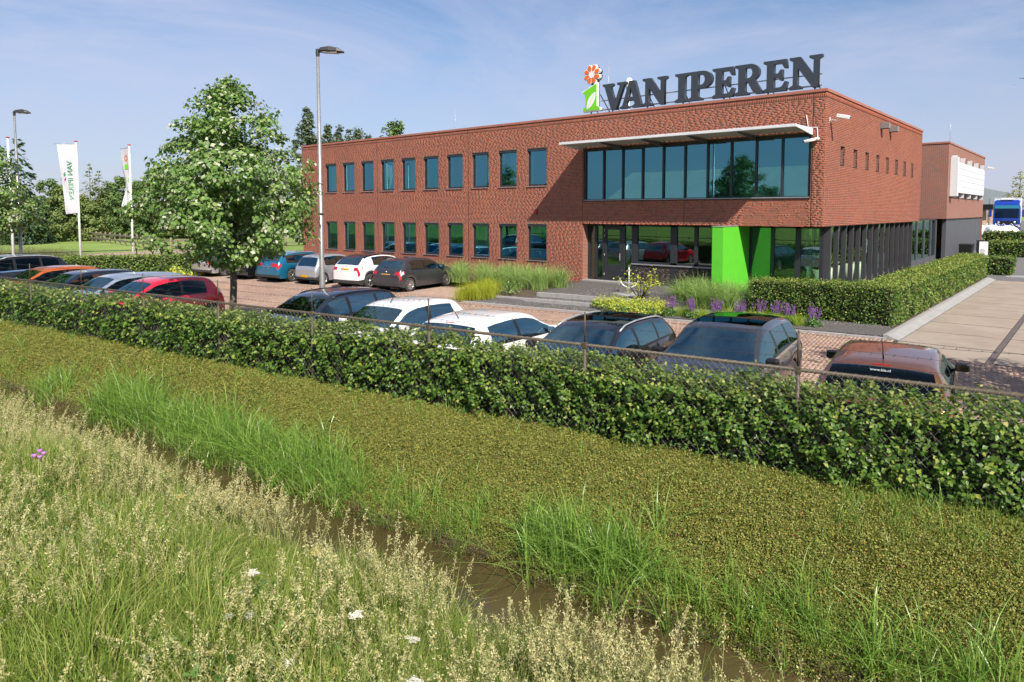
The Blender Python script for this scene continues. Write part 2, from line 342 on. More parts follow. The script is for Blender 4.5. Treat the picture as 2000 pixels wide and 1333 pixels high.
def make_water():
    m, nt, p, o = new_mat('ditch_water'); p.inputs['Base Color'].default_value = (0.075, 0.048, 0.02, 1); p.inputs['Roughness'].default_value = 0.06
    p.inputs['Specular IOR Level'].default_value = 0.45
    n = noise(nt, 5, 3, 0.5); b = nt.nodes.new('ShaderNodeBump'); b.inputs['Strength'].default_value = 0.12; b.inputs['Distance'].default_value = 0.02
    nt.links.new(n.outputs['Fac'], b.inputs['Height']); nt.links.new(b.outputs['Normal'], p.inputs['Normal'])
    n2 = noise(nt, 0.8, 4, 0.6); r = ramp(nt, [(0.3, (0.050, 0.038, 0.015)), (0.7, (0.088, 0.068, 0.028))]); nt.links.new(n2.outputs['Fac'], r.inputs['Fac']); nt.links.new(r.outputs['Color'], p.inputs['Base Color'])
    return m
M['water'] = make_water()
# foliage
M['beech'] = leafmat('beech_leaf', [(0.0, (0.040, 0.087, 0.015)), (0.45, (0.073, 0.145, 0.024)), (0.8, (0.123, 0.218, 0.038)), (0.95, (0.218, 0.290, 0.050)), (1.0, (0.348, 0.348, 0.087))], 0.4, 0.25, patch=(1.2, (0.85, 0.9, 0.85), (1.15, 1.1, 1.0)))
M['beech_tip'] = leafmat('beech_young_leaf', [(0.0, (0.134, 0.222, 0.045)), (0.5, (0.222, 0.301, 0.064)), (0.85, (0.349, 0.396, 0.103)), (1.0, (0.522, 0.507, 0.174))], 0.45, 0.35)
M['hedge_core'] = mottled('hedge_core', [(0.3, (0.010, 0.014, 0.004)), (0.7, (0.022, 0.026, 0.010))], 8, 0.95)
M['linden'] = leafmat('linden_leaf', [(0.0, (0.088, 0.176, 0.039)), (0.5, (0.150, 0.255, 0.060)), (0.85, (0.220, 0.325, 0.088)), (1.0, (0.316, 0.386, 0.124))], 0.45, 0.28)
M['linden_under'] = leafmat('linden_leaf_underside', [(0.0, (0.306, 0.357, 0.221)), (0.6, (0.425, 0.451, 0.315)), (1.0, (0.527, 0.510, 0.383))], 0.7, 0.12, tint=(1, 1, 0.8))
M['far_leaf'] = leafmat('broadleaf_far', [(0.0, (0.079, 0.143, 0.040)), (0.6, (0.122, 0.200, 0.054)), (1.0, (0.186, 0.250, 0.079))], 0.6, 0.2)
M['far_leaf2'] = leafmat('broadleaf_far_light', [(0.0, (0.106, 0.156, 0.044)), (0.6, (0.163, 0.219, 0.062)), (1.0, (0.237, 0.275, 0.088))], 0.6, 0.2)
M['poplar'] = leafmat('poplar_leaf', [(0.0, (0.086, 0.127, 0.069)), (0.6, (0.127, 0.172, 0.098)), (1.0, (0.196, 0.230, 0.138))], 0.55, 0.2, tint=(1, 1.05, 0.8))
M['conifer'] = leafmat('conifer_needle', [(0.0, (0.099, 0.127, 0.033)), (0.6, (0.165, 0.187, 0.050)), (1.0, (0.242, 0.253, 0.077))], 0.7, 0.1)
M['conifer_dark'] = leafmat('conifer_needle_dark', [(0.0, (0.034, 0.072, 0.030)), (0.6, (0.054, 0.102, 0.042)), (1.0, (0.090, 0.144, 0.060))], 0.7, 0.1)
M['cover'] = leafmat('ground_cover_leaf', [(0.0, (0.094, 0.105, 0.019)), (0.35, (0.178, 0.196, 0.035)), (0.7, (0.279, 0.297, 0.064)), (0.93, (0.382, 0.366, 0.104)), (1.0, (0.407, 0.170, 0.056))], 0.5, 0.2, patch=(0.7, (0.78, 0.88, 0.80), (1.2, 1.08, 1.0)))
M['grass'] = leafmat('meadow_blade', [(0.0, (0.129, 0.202, 0.032)), (0.5, (0.219, 0.303, 0.052)), (0.82, (0.323, 0.379, 0.090)), (1.0, (0.516, 0.468, 0.194))], 0.5, 0.3)
M['seed'] = leafmat('seed_head', [(0.0, (0.429, 0.371, 0.158)), (0.5, (0.599, 0.535, 0.256)), (1.0, (0.714, 0.683, 0.384))], 0.7, 0.3, tint=(1, 1, 0.85))
M['stalk'] = leafmat('grass_stalk', [(0.0, (0.275, 0.325, 0.112)), (1.0, (0.475, 0.450, 0.200))], 0.6, 0.2)
M['reed'] = leafmat('reed_blade', [(0.0, (0.115, 0.230, 0.036)), (0.5, (0.201, 0.338, 0.057)), (1.0, (0.316, 0.445, 0.101))], 0.35, 0.3, spec=0.5)
M['herb'] = leafmat('herb_leaf', [(0.0, (0.075, 0.165, 0.038)), (1.0, (0.150, 0.270, 0.060))], 0.5, 0.25)
M['umbel_white'] = leafmat('umbel_white', [(0.0, (0.60, 0.58, 0.48)), (1.0, (0.75, 0.73, 0.62))], 0.8, 0.1, tint=(1, 1, 1))
M['umbel_yellow'] = leafmat('umbel_ochre', [(0.0, (0.36, 0.30, 0.09)), (1.0, (0.46, 0.40, 0.15))], 0.8, 0.1, tint=(1, 1, .6))
M['thistle'] = plain('thistle_flower', (0.45, 0.20, 0.45), 0.8)
M['miscanthus'] = leafmat('ornamental_grass', [(0.0, (0.173, 0.281, 0.077)), (0.6, (0.275, 0.404, 0.116)), (1.0, (0.429, 0.544, 0.186))], 0.5, 0.25)
M['yellowgrass'] = leafmat('lime_grass', [(0.0, (0.26, 0.31, 0.02)), (0.6, (0.36, 0.40, 0.03)), (1.0, (0.46, 0.46, 0.06))], 0.5, 0.3)
M['limetuft'] = leafmat('bright_tuft', [(0.0, (0.245, 0.360, 0.029)), (1.0, (0.403, 0.518, 0.065))], 0.5, 0.3)
M['mantle'] = leafmat('lady_mantle', [(0.0, (0.196, 0.276, 0.040)), (0.35, (0.460, 0.506, 0.057)), (1.0, (0.598, 0.598, 0.103))], 0.7, 0.2)
M['salvia'] = leafmat('salvia_spike', [(0.0, (0.254, 0.058, 0.390)), (1.0, (0.468, 0.147, 0.663))], 0.7, 0.15, tint=(1, .7, 1.2))
M['wood'] = mottled('weathered_wood', [(0.3, (0.15, 0.12, 0.095)), (0.7, (0.23, 0.195, 0.16))], 5, 0.9, 0.4, 30)
# ------------------------------------------------------------------ terrain with the ditch
def bw(a):
    return float(np.clip(-2.2 - 0.033 * a, -2.5, -1.0))
def near_profile(a):
    """rows (b, z) from far field to the dike behind the viewer"""
    w = bw(a)
    return [(900, -0.52), (120, -0.52), (40, -0.52), (18, -0.50), (1.1, -0.49), (0.75, -0.30), (0.4, -0.17), (0.0, -0.15),
            (w * 0.2, -0.20), (w * 0.4, -0.36), (w * 0.6, -0.58), (w * 0.8, -0.82), (w * 0.94, -1.0), (w, -1.14), (w - 0.25, -1.5), (w - 1.25, -1.5),
            (w - 1.5, -1.08), (w - 1.9, -0.88), (w - 2.8, -0.72), (w - 3.7, -0.58), (w - 5.0, -0.42), (w - 6.4, -0.1), (-10.5, 0.5), (-13.0, 1.4), (-16.0, 2.3), (-19, 2.5), (-40, 2.5), (-120, 2.0), (-900, 0.0)]
def bank_z(a, b):
    p = near_profile(a); bs = [q[0] for q in p][::-1]; zs = [q[1] for q in p][::-1]
    return float(np.interp(b, bs, zs))
def make_terrain():
    cols = [-900, -300, -120, -70] + list(np.arange(-50, 20.1, 1.0)) + [40, 120, 300, 900]
    V = []; rr = random.Random(3)
    nr = len(near_profile(0))
    for a in cols:
        for j, (b, z) in enumerate(near_profile(a)):
            jit = 0.06 if 8 <= j <= 20 and abs(a) < 60 else 0.0
            x, y, _ = fab(a, b + rr.uniform(-jit, jit)); V.append((x, y, z + rr.uniform(-jit, jit) * 0.4))
    F = []; mi = []
    for i in range(len(cols) - 1):
        for j in range(nr - 1):
            F.append((i * nr + j, i * nr + j + 1, (i + 1) * nr + j + 1, (i + 1) * nr + j))
            mi.append(0 if j < 4 or j >= 21 else (1 if j < 16 else 2))
    o = np_mesh('ground', np.array(V), np.array(F), [M['field'], M['soil'], M['meadow_soil']], smooth=True, mi=mi)
    tag(o, kind='structure')
    # water
    V = []; F = []
    cs = list(np.arange(-60, 20.1, 2.0))
    for a in cs:
        w = bw(a)
        for b in (w + 0.12, w - 1.6): V.append(fab(a, b, -1.10))
    for i in range(len(cs) - 1): F.append((2 * i, 2 * i + 1, 2 * i + 3, 2 * i + 2))
    o = np_mesh('ditch_water', np.array(V), np.array(F), M['water']); tag(o, kind='structure')
make_terrain()

# ------------------------------------------------------------------ parking surface laid with clay pavers
PAVE = empty('parking_paving', fab(-10, 6, ZP)); tag(PAVE, kind='structure')
def sheet(name, poly, z, mat, parent=None, kind='structure'):
    o = MB().add([(x, y, z) for x, y in poly], [tuple(range(len(poly)))]).build(name, mat, parent)
    if kind and parent is None: tag(o, kind=kind)
    return o
def fp(a, b): return fab(a, b)[:2]
def child_of(o, parent):
    o.parent = parent; o.matrix_parent_inverse = Matrix.Translation(parent.location).inverted(); return o
M['paver_tex'] = None
def paver_tex():
    m, nt, p, o = new_mat('clay_paving_far'); tc = nt.nodes.new('ShaderNodeTexCoord'); mp = nt.nodes.new('ShaderNodeMapping'); mp.inputs['Rotation'].default_value = (0, 0, -FAL)
    b = nt.nodes.new('ShaderNodeTexBrick'); b.inputs['Scale'].default_value = 1; b.inputs['Brick Width'].default_value = 0.2; b.inputs['Row Height'].default_value = 0.1; b.inputs['Mortar Size'].default_value = 0.005
    b.inputs['Color1'].default_value = (0.38, 0.255, 0.195, 1); b.inputs['Color2'].default_value = (0.49, 0.345, 0.265, 1); b.inputs['Mortar'].default_value = (0.17, 0.135, 0.11, 1)
    nt.links.new(tc.outputs['Object'], mp.inputs['Vector']); nt.links.new(mp.outputs['Vector'], b.inputs['Vector']); nt.links.new(b.outputs['Color'], p.inputs['Base Color']); p.inputs['Roughness'].default_value = 0.9
    return m
M['paver_tex'] = paver_tex()
child_of(sheet('paving_bed', [fp(-60, 0.85), fp(14, 0.85), fp(14, 30), fp(-60, 30)], ZP - 0.007, M['sand'], PAVE), PAVE)
far = [fp(-60, 0.86), fp(-30, 0.86), fp(-30, 29), fp(-60, 29)]
child_of(sheet('paving_far', far, ZP - 0.004, M['paver_tex'], PAVE), PAVE)
child_of(sheet('paving_front_row', [fp(-30, 0.86), fp(-1.6, 0.86), fp(-1.6, 4.1), fp(-30, 4.1)], ZP - 0.004, M['paver_tex'], PAVE), PAVE)
child_of(sheet('paving_back_row', [fp(-30, 13.7), fp(-14.2, 13.7), fp(-14.2, 20), fp(-30, 29)], ZP - 0.004, M['paver_tex'], PAVE), PAVE)
def lay_pavers():
    regs = [(-30, 8.0, 4.1, 13.7), (-1.6, 9.0, 0.86, 4.1)]
    P = []; D = []
    u = 0.1; g = 0.0022
    for (a0, a1, b0, b1) in regs:
        xs = np.arange(int(a0 / u), int(a1 / u)); ys = np.arange(int(b0 / u), int(b1 / u)); X, Y = np.meshgrid(xs, ys, indexing='ij'); m = (X - Y) % 4
        h = m == 0; v = m == 3
        for sel, dx, dy in ((h, 2, 1), (v, 1, 2)):
            x = X[sel] * u; y = Y[sel] * u; P.append(np.stack([x + dx * u / 2, y + dy * u / 2], 1)); D.append(np.tile([dx * u / 2 - g, dy * u / 2 - g], (len(x), 1)))
    P = np.concatenate(P); D = np.concatenate(D)
    wx, wy = fab_np(P[:, 0], P[:, 1])
    ok = ~((wx > 3.2) & (wy > -6.25)) & ~((P[:, 1] > 12.62) & (P[:, 0] > -14.9)); P = P[ok]; D = D[ok]; wx = wx[ok]; wy = wy[ok]
    zt = ZP + RNG.uniform(-0.002, 0.002, len(P))
    # nearest to the viewer and in the open: single pavers
    dist = np.hypot(wx - 7.446, wy + 25.3); vis = (P[:, 0] > 2.2) & (P[:, 1] > 3.4) & (P[:, 1] < 8.5) & (P[:, 0] < 4.6)
    order = np.argsort(np.where(vis, dist, 1e9))[:300]; single = np.zeros(len(P), bool); single[order] = True
    sg = np.array([(-1, -1), (1, -1), (1, 1), (-1, 1)])
    c, s = math.cos(FAL), math.sin(FAL)
    def verts(idx):
        n = len(idx); q = P[idx][:, None, :] + D[idx][:, None, :] * sg[None]
        x = FO[0] + q[..., 0] * c - q[..., 1] * s; y = FO[1] + q[..., 0] * s + q[..., 1] * c
        tilt = RNG.uniform(-0.0012, 0.0012, (n, 4))
        top = np.stack([x, y, zt[idx][:, None] + tilt], 2); bot = np.stack([x, y, np.full((n, 4), ZP - 0.03)], 2)
        return np.concatenate([bot, top], 1)
    rest = np.where(~single)[0]; V = verts(rest).reshape(-1, 3)
    TF = np.array([(4, 5, 6, 7), (0, 1, 5, 4), (1, 2, 6, 5), (2, 3, 7, 6), (3, 0, 4, 7)]); F = (TF[None] + (np.arange(len(rest)) * 8)[:, None, None]).reshape(-1, 4)
    o = np_mesh('pavers', V, F, M['paver'], PAVE); child_of(o, PAVE); tag(o, kind='stuff')
    meshes = {}
    for i in np.where(single)[0]:
        key = D[i][0] > D[i][1]
        if key not in meshes:
            b = MB(); b.box(-D[i][0], D[i][0], -D[i][1], D[i][1], -0.03, 0.0); meshes[key] = b.mesh('paver'); meshes[key].materials.append(M['paver'])
        q = bpy.data.objects.new('paver', meshes[key]); link(q); child_of(q, PAVE); q.location = (wx[i], wy[i], zt[i]); q.rotation_euler = (0, 0, FAL)
lay_pavers()

# ------------------------------------------------------------------ kerbs, gravel terraces
def kerb_run(name, p, q, w, z0, z1, n, parent=None):
    """row of kerb stones between two points (top z1)"""
    root = empty(name, (*p, z0)); tag(root, kind='structure')
    d = Vector((q[0] - p[0], q[1] - p[1])); L = d.length; ang = math.atan2(d.y, d.x); step = L / n
    b = MB(); b.bbox(0.003, step - 0.003, -w / 2, w / 2, 0, z1 - z0, 0.008); me = b.mesh('kerb_stone'); me.materials.append(M['kerb'])
    root.rotation_euler = (0, 0, ang)
    for i in range(n):
        o = bpy.data.objects.new('kerb_stone', me); link(o, root); o.location = (i * step, 0, random.uniform(-0.004, 0.002))
    return root
kerb_run('parking_kerb', fp(-15.0, 12.70), fp(-0.10, 12.70), 0.15, ZP - 0.1, ZP + 0.05, 15)
kerb_run('gravel_step', fp(-14.3, 13.95), fp(-7.9, 13.95), 0.20, -0.5, -0.28, 6)
kerb_run('gravel_step', fp(-12.5, 14.80), fp(-7.9, 14.80), 0.20, -0.4, -0.13, 5)
def terraces():
    def zf(a, b):
        y = fab(a, b)[1]; up = float(np.interp(y, [-4.2, -0.4], [-0.16, -0.005]))
        if a < -12.4: return float(np.interp(b, [12.74, 13.9, 14.9, 17.0], [-0.405, -0.34, -0.20, -0.03]))
        return -0.40 if b < 13.9501 else (-0.29 if b < 14.8001 else max(-0.145, up))
    for left in (True, False):
        As = list(np.arange(-15.1, -12.39, 0.3)) + [-12.4] if left else [-12.399] + list(np.arange(-12.0, 0.0, 0.4)) + [-0.1]
        Bs = [12.74, 13.3, 13.95, 13.951, 14.4, 14.8, 14.801] + list(np.arange(15.1, 19.4, 0.3)); V = []; F = []; mi = []
        for a in As:
            for b in Bs: V.append(fab(a, b, zf(a, b)))
        nb = len(Bs)
        for i in range(len(As) - 1):
            for j in range(nb - 1):
                if V[i * nb + j][1] > 0.6: continue
                F.append((i * nb + j, (i + 1) * nb + j, (i + 1) * nb + j + 1, i * nb + j + 1)); mi.append(1 if (left and Bs[j] > 13.9) else 0)
        o = np_mesh('gravel_bed', np.array(V), np.array(F), [M['gravel'], M['soil']], mi=mi); tag(o, kind='structure')
    s = MB().add([(-23.0, -2.2, ZP + 0.02), (-14.9, -2.2, -0.22), (-14.6, 0.3, -0.02), (-23.0, 0.3, -0.05)], [(0, 1, 2, 3)]).build('planting_bed', M['soil']); tag(s, kind='structure')
    # loose stones on top
    n = 9000; a = RNG.uniform(-14.5, -0.3, n); bb = RNG.uniform(12.8, 17.2, n); x, y = fab_np(a, bb)
    z = np.where(bb < 13.95, -0.40, np.where(bb < 14.8, -0.285, np.maximum(-0.145, np.interp(y, [-4.2, -0.4], [-0.16, -0.005])))) + 0.004
    ok = (y < -0.25) & ~((bb > 14.8) & (a < -12.4)) & ~((a < -11.0) & (bb > 14.2))
    P = np.stack([x, y, z], 1)[ok]; n = len(P)
    T = np.array([(-1, -0.7, 0), (1, -0.8, 0), (0.9, 0.8, 0), (-0.8, 0.9, 0), (-0.6, -0.4, 0.8), (0.6, -0.5, 0.7), (0.5, 0.5, 0.85), (-0.5, 0.5, 0.7)])
    TF = np.array([(4, 5, 6, 7), (0, 1, 5, 4), (1, 2, 6, 5), (2, 3, 7, 6), (3, 0, 4, 7)])
    V, F = stamp(T, TF, P, rotmats(RNG.uniform(0, 6.28, n), np.zeros(n), np.zeros(n)), RNG.uniform(0.008, 0.022, n))
    o2 = np_mesh('gravel_stones', V, F, M['pebble']); tag(o2, 'loose dark grey gravel stones on the beds before the facade', 'gravel', kind='stuff')
terraces()

# ------------------------------------------------------------------ concrete drive on the right
def driveway():
    root = empty('concrete_drive', (6, 5, ZP)); tag(root, kind='structure')
    ys = [-6.2, -4.35, -2.15, 0.05, 2.25, 4.4, 6.6, 8.7, 10.85, 13.0, 15.2, 17.3]
    child_of(sheet('drive_bed', [(3.2, -6.24), (14, -6.24), (14, 17.5), (3.2, 17.5)], ZP - 0.006, M['slab_joint'], root), root)
    for x0, x1 in ((3.32, 5.46), (5.60, 9.6), (9.7, 13.6)):
        for y0, y1 in zip(ys[:-1], ys[1:]):
            b = MB(); b.bbox(x0 + 0.01, x1 - 0.01, y0 + 0.04, y1 - 0.04, ZP - 0.05, ZP + random.uniform(-0.002, 0.003), 0.004)
            o = b.build('slab', M['slab'], root); child_of(o, root)
    b = MB(); b.box(5.47, 5.59, -6.2, 17.3, ZP - 0.05, ZP - 0.004); child_of(b.build('drain_strip', M['slab_strip'], root), root)
    # sloped edge band and kerb
    k = MB(); k.add([(3.05, -4.30, ZP + 0.10), (3.32, -4.30, ZP + 0.003), (3.32, 17.5, ZP + 0.003), (3.05, 17.5, ZP + 0.10), (3.05, -4.30, ZP - 0.05), (3.05, 17.5, ZP - 0.05), (3.32, -4.3, ZP - 0.05)], [(0, 1, 2, 3), (0, 3, 5, 4), (0, 4, 6, 1)])
    child_of(k.build('edge_band', M['kerb'], root), root)
    kerb_run('drive_kerb', (2.98, -4.30), (2.98, 17.5), 0.13, ZP - 0.1, ZP + 0.12, 22)
    s = MB(); s.add([(-2.2, -3.0, -0.30), (2.9, -3.0, -0.345), (2.9, 18, -0.34), (-0.1, 18, -0.2), (-0.1, 0.3, -0.01), (-2.2, 0.3, -0.01)], [tuple(range(6))])
    tag(s.build('hedge_bed', M['soil']), kind='structure')
    g = MB(); g.add([(-3.4, -5.05, -0.385), (2.9, -4.20, -0.385), (2.9, -2.9, -0.335), (-3.4, -2.9, -0.285)], [(0, 1, 2, 3)]); tag(g.build('gravel_corner', M['gravel']), kind='structure')
    # yard climbing behind
    y = MB(); y.add([(0.0, 17.5, ZP - 0.006), (16, 17.5, ZP - 0.006), (16, 45, 0.15), (-4, 45, 0.15), (16, 75, 0.66), (-14, 75, 0.66), (20, 160, 1.0), (-60, 160, 1.0)], [(0, 1, 2, 3), (3, 2, 4, 5), (5, 4, 6, 7)])
    tag(y.build('asphalt_yard', M['asphalt']), kind='structure')
    p = MB(); p.box(3.55, 5.0, 19.2, 24, ZP - 0.1, ZP + 0.06); tag(p.build('paved_island', M['kerb']), kind='structure')
driveway()
# ------------------------------------------------------------------ brick laying
def lay_courses(u0, u1, z0, z1, holes, rs, pitch=0.0625, joint=0.012):
    """bricks (ulo, uhi, zlo, zhi) in wild bond, cut round the holes"""
    out = []
    n = int(round((z1 - z0) / pitch)); pitch = (z1 - z0) / n
    for i in range(n):
        a, b = z0 + i * pitch + joint / 2, z0 + (i + 1) * pitch - joint / 2
        segs = [(u0, u1)]
        for (h0, h1, hz0, hz1) in holes:
            if a < hz1 - 0.02 and b > hz0 + 0.02:
                ns = []
                for s0, s1 in segs:
                    if h1 <= s0 or h0 >= s1: ns.append((s0, s1)); continue
                    if h0 > s0: ns.append((s0, h0))
                    if h1 < s1: ns.append((h1, s1))
                segs = ns
        for s0, s1 in segs:
            u = s0 + rs.choice((0.0, -0.055, -0.11, -0.165)); 
            while u < s1:
                L = 0.21 if rs.random() < 0.72 else 0.10
                lo, hi = max(u, s0), min(u + L, s1)
                if hi - lo > 0.02: out.append((lo, hi, a, b))
                u += L + joint
    return out
def lay_soldier(u0, u1, z0, z1):
    out = []; u = u0
    while u < u1: out.append((u, min(u + 0.051, u1), z0, z1)); u += 0.0625
    return out
def bricks_mesh(name, bl, plane, at, mat, parent, depth=0.03, axis_sign=1):
    """plane 'Y': faces -Y, front at y=at; plane 'X': faces +X, front at x=at"""
    B = np.array(bl); n = len(B); pr = np.array([RNG.uniform(-0.0001, 0.0001, n)]).T
    u0, u1, z0, z1 = B.T; V = np.empty((n, 8, 3))
    for k, (uu, zz, d) in enumerate(((u0, z0, 0), (u1, z0, 0), (u1, z1, 0), (u0, z1, 0), (u0, z0, 1), (u1, z0, 1), (u1, z1, 1), (u0, z1, 1))):
        if plane == 'Y': V[:, k, 0] = uu; V[:, k, 1] = at + (pr[:, 0] if d == 0 else depth); V[:, k, 2] = zz
        else: V[:, k, 1] = uu; V[:, k, 0] = at - (pr[:, 0] if d == 0 else depth); V[:, k, 2] = zz
    TF = np.array([(0, 1, 2, 3), (0, 4, 5, 1), (1, 5, 6, 2), (2, 6, 7, 3), (3, 7, 4, 0)])
    F = (TF[None] + (np.arange(n) * 8)[:, None, None]).reshape(-1, 4)
    o = np_mesh(name, V.reshape(-1, 3), F, mat, parent); tag(o, kind='stuff'); return o
def wall_sheet(b, plane, at, u0, u1, z0, z1, holes, depth=0.14, mi=0, mi_rev=0):
    """flat wall with rectangular openings and their reveals"""
    us = sorted({u0, u1, *[h[0] for h in holes], *[h[1] for h in holes]}); zs = sorted({z0, z1, *[h[2] for h in holes], *[h[3] for h in holes]})
    us = [u for u in us if u0 <= u <= u1]; zs = [z for z in zs if z0 <= z <= z1]
    P = (lambda u, z, d: (u, at + d, z)) if plane == 'Y' else (lambda u, z, d: (at - d, u, z))
    for i in range(len(us) - 1):
        for j in range(len(zs) - 1):
            cu, cz = (us[i] + us[i + 1]) / 2, (zs[j] + zs[j + 1]) / 2
            if any(h[0] < cu < h[1] and h[2] < cz < h[3] for h in holes): continue
            b.add([P(us[i], zs[j], 0), P(us[i + 1], zs[j], 0), P(us[i + 1], zs[j + 1], 0), P(us[i], zs[j + 1], 0)], [(0, 1, 2, 3)], mi)
    for h0, h1, g0, g1 in holes:
        if h1 - h0 < 0.05 or g0 < -0.1: continue
        c = [(h0, g0), (h1, g0), (h1, g1), (h0, g1)]
        for k in range(4):
            (ua, za), (ub, zb) = c[k], c[(k + 1) % 4]
            b.add([P(ua, za, -0.004), P(ub, zb, -0.004), P(ub, zb, depth), P(ua, za, depth)], [(0, 1, 2, 3)], mi_rev)

BLD = empty('office_building', (0, 0, 0), label='two storey red brick office building with dark framed windows and a projecting upper corner', cat='building')
ZT = 7.26; ZS = 2.52
WX = [-13.23 - 1.791 * i for i in range(10)]; WW = 1.136
UP = (4.234, 5.988); LO = (0.784, 2.481); BIG = (-10.05, -0.46, 3.50, 5.79)
SIDEW = [1.82 + 1.72 * i for i in range(8)]
XL = -31.9
JX = [-24.33, -17.1, -10.1, -5.25, -0.43]
def building():
    # --- walls
    hf = [(x, x + WW, *UP) for x in WX] + [(x, x + WW, *LO) for x in WX] + [BIG, (-10.1, 0.2, -0.2, ZS)]
    jf = [(x - 0.007, x + 0.007, ZS if x > -10.05 else -0.2, 7.15) for x in JX if not (BIG[0] < x < BIG[1])] + [(-5.257, -5.243, ZS, 3.45), (-5.257, -5.243, 5.95, 7.15)]
    b = MB(); wall_sheet(b, 'Y', 0.0008, XL, 0, -0.15, 7.16, hf, 0.15, 0, 1)
    wall = b.build('wall', [M['mortar'], M['brick_far']], BLD); wall['label'] = 'front wall of red brick'
    rs = random.Random(5); bl = lay_courses(XL, 0, -0.12, 6.94, hf + jf, rs) + [q for q in lay_soldier(XL, 0, 6.945, 7.155)]
    bl = np.array(bl)
    near = (bl[:, 0] > -3.0) & (bl[:, 1] < -0.45) & (bl[:, 2] < 3.45) & (bl[:, 2] > ZS - 0.01) & (bl[:, 1] - bl[:, 0] > 0.2)
    idx = np.where(near)[0][:300]; keep = np.ones(len(bl), bool); keep[idx] = False
    bricks_mesh('bricks', bl[keep], 'Y', 0.0, M['brick'], wall)
    me = MB().box(-0.105, 0.105, 0, 0.03, -0.0256, 0.0256).mesh('brick'); me.materials.append(M['brick'])
    for i in idx:
        o = bpy.data.objects.new('brick', me); link(o, wall); o.location = ((bl[i][0] + bl[i][1]) / 2, 0.0, (bl[i][2] + bl[i][3]) / 2)
    # side wall
    hs = [(y, y + 0.5, 4.75, 5.43) for y in SIDEW]
    b = MB(); wall_sheet(b, 'X', -0.0022, 0.0, 16.32, ZS, 7.16, hs, 0.2, 0, 1)
    side = b.build('wall', [M['mortar'], M['brick_farx']], BLD); side['label'] = 'side wall of red brick'
    bl = lay_courses(0.031, 16.32, ZS, 6.94, hs + [(5.30, 5.312, ZS, 7.15), (8.5, 8.512, ZS, 7.15)], rs) + lay_soldier(0.031, 16.32, 6.945, 7.155)
    bricks_mesh('bricks', bl, 'X', 0.0, M['brick'], side)
    # joints behind the bricks
    b = MB()
    for x in JX: b.box(x - 0.009, x + 0.009, -0.0008, 0.0004, ZS if x > -10.05 else 0, 3.5 if BIG[0] < x < BIG[1] else 7.15)
    b.build('movement_joint', M['trim'], BLD)
    # back, left, soffit, roof
    b = MB(); b.add([(XL, 0.03, -0.2), (XL, 14, -0.2), (XL, 14, 7.16), (XL, 0.03, 7.16)], [(0, 1, 2, 3)]); b.add([(XL, 14, -0.2), (-6, 14, -0.2), (-6, 14, 7.16), (XL, 14, 7.16)], [(0, 1, 2, 3)])
    b.add([(-0.01, 16.32, ZS), (-6, 16.32, ZS), (-6, 16.32, 7.16), (-0.01, 16.32, 7.16)], [(0, 1, 2, 3)]); b.build('rear_wall', M['brick_farx'], BLD)
    b = MB(); b.add([(XL, 0.05, 7.0), (-0.05, 0.05, 7.0), (-0.05, 16.3, 7.0), (XL, 16.3, 7.0)], [(0, 1, 2, 3)]); b.build('roof', M['roofing'], BLD)
    b = MB(); b.box(-10.1, -0.02, 0.03, 16.3, ZS - 0.002, ZS + 0.02); b.build('soffit', M['frame'], BLD)
    # coping
    c = MB(); c.box(XL - 0.03, 0.035, -0.035, 0.28, 7.165, ZT); c.box(-0.28, 0.0352, 0.281, 16.35, 7.165, ZT + 0.0005); c.box(XL - 0.03, XL + 0.28, 0.281, 14, 7.165, ZT)
    c.build('coping', M['coping'], BLD)
    # --- punched windows
    def win(h):
        z1 = h; b = MB(); f = 0.055; y0, y1 = 0.09, 0.15
        b.box(0, WW, y0, y1, 0, f); b.box(0, WW, y0, y1, z1 - f, z1); b.box(0, f, y0, y1, f, z1 - f); b.box(WW - f, WW, y0, y1, f, z1 - f)
        g = 0.04
        b.box(f, WW - f, y0 + 0.02, y1 - 0.005, f, f + g); b.box(f, f + g, y0 + 0.02, y1 - 0.005, f + g, z1 - f); b.box(WW - f - g, WW - f, y0 + 0.02, y1 - 0.005, f + g, z1 - f)
        w = b.build('window', M['frame'], BLD)
        MB().add([(f + g, 0.128, f + g), (WW - f - g, 0.128, f + g), (WW - f - g, 0.128, z1 - f), (f + g, 0.128, z1 - f)], [(0, 1, 2, 3)]).build('pane', M['pane'], w)
        MB().box(-0.03, WW + 0.0, -0.045, 0.089, -0.028, 0.0).build('sill', M['sill'], w)
        MB().box(0.004, WW - 0.004, 0.02, 0.088, z1 - 0.125, z1 - 0.004).build('blind_box', M['frame'], w)
        cu = MB()
        for k in range(5):
            x = f + g - 0.01 + k * 0.03; cu.add([(x, 0.17, f), (x + 0.03, 0.185 if k % 2 else 0.16, f), (x + 0.03, 0.185 if k % 2 else 0.16, z1 - f), (x, 0.17, z1 - f)], [(0, 1, 2, 3)])
        cu.build('curtain', M['curtain'], w)
        return w
    pu, pl = win(UP[1] - UP[0]), win(LO[1] - LO[0])
    for i, x in enumerate(WX):
        for p, z in ((pu, UP[0]), (pl, LO[0])):
            o = p if i == 0 else copy_tree(p, BLD)
            o.location = (x, 0, z)
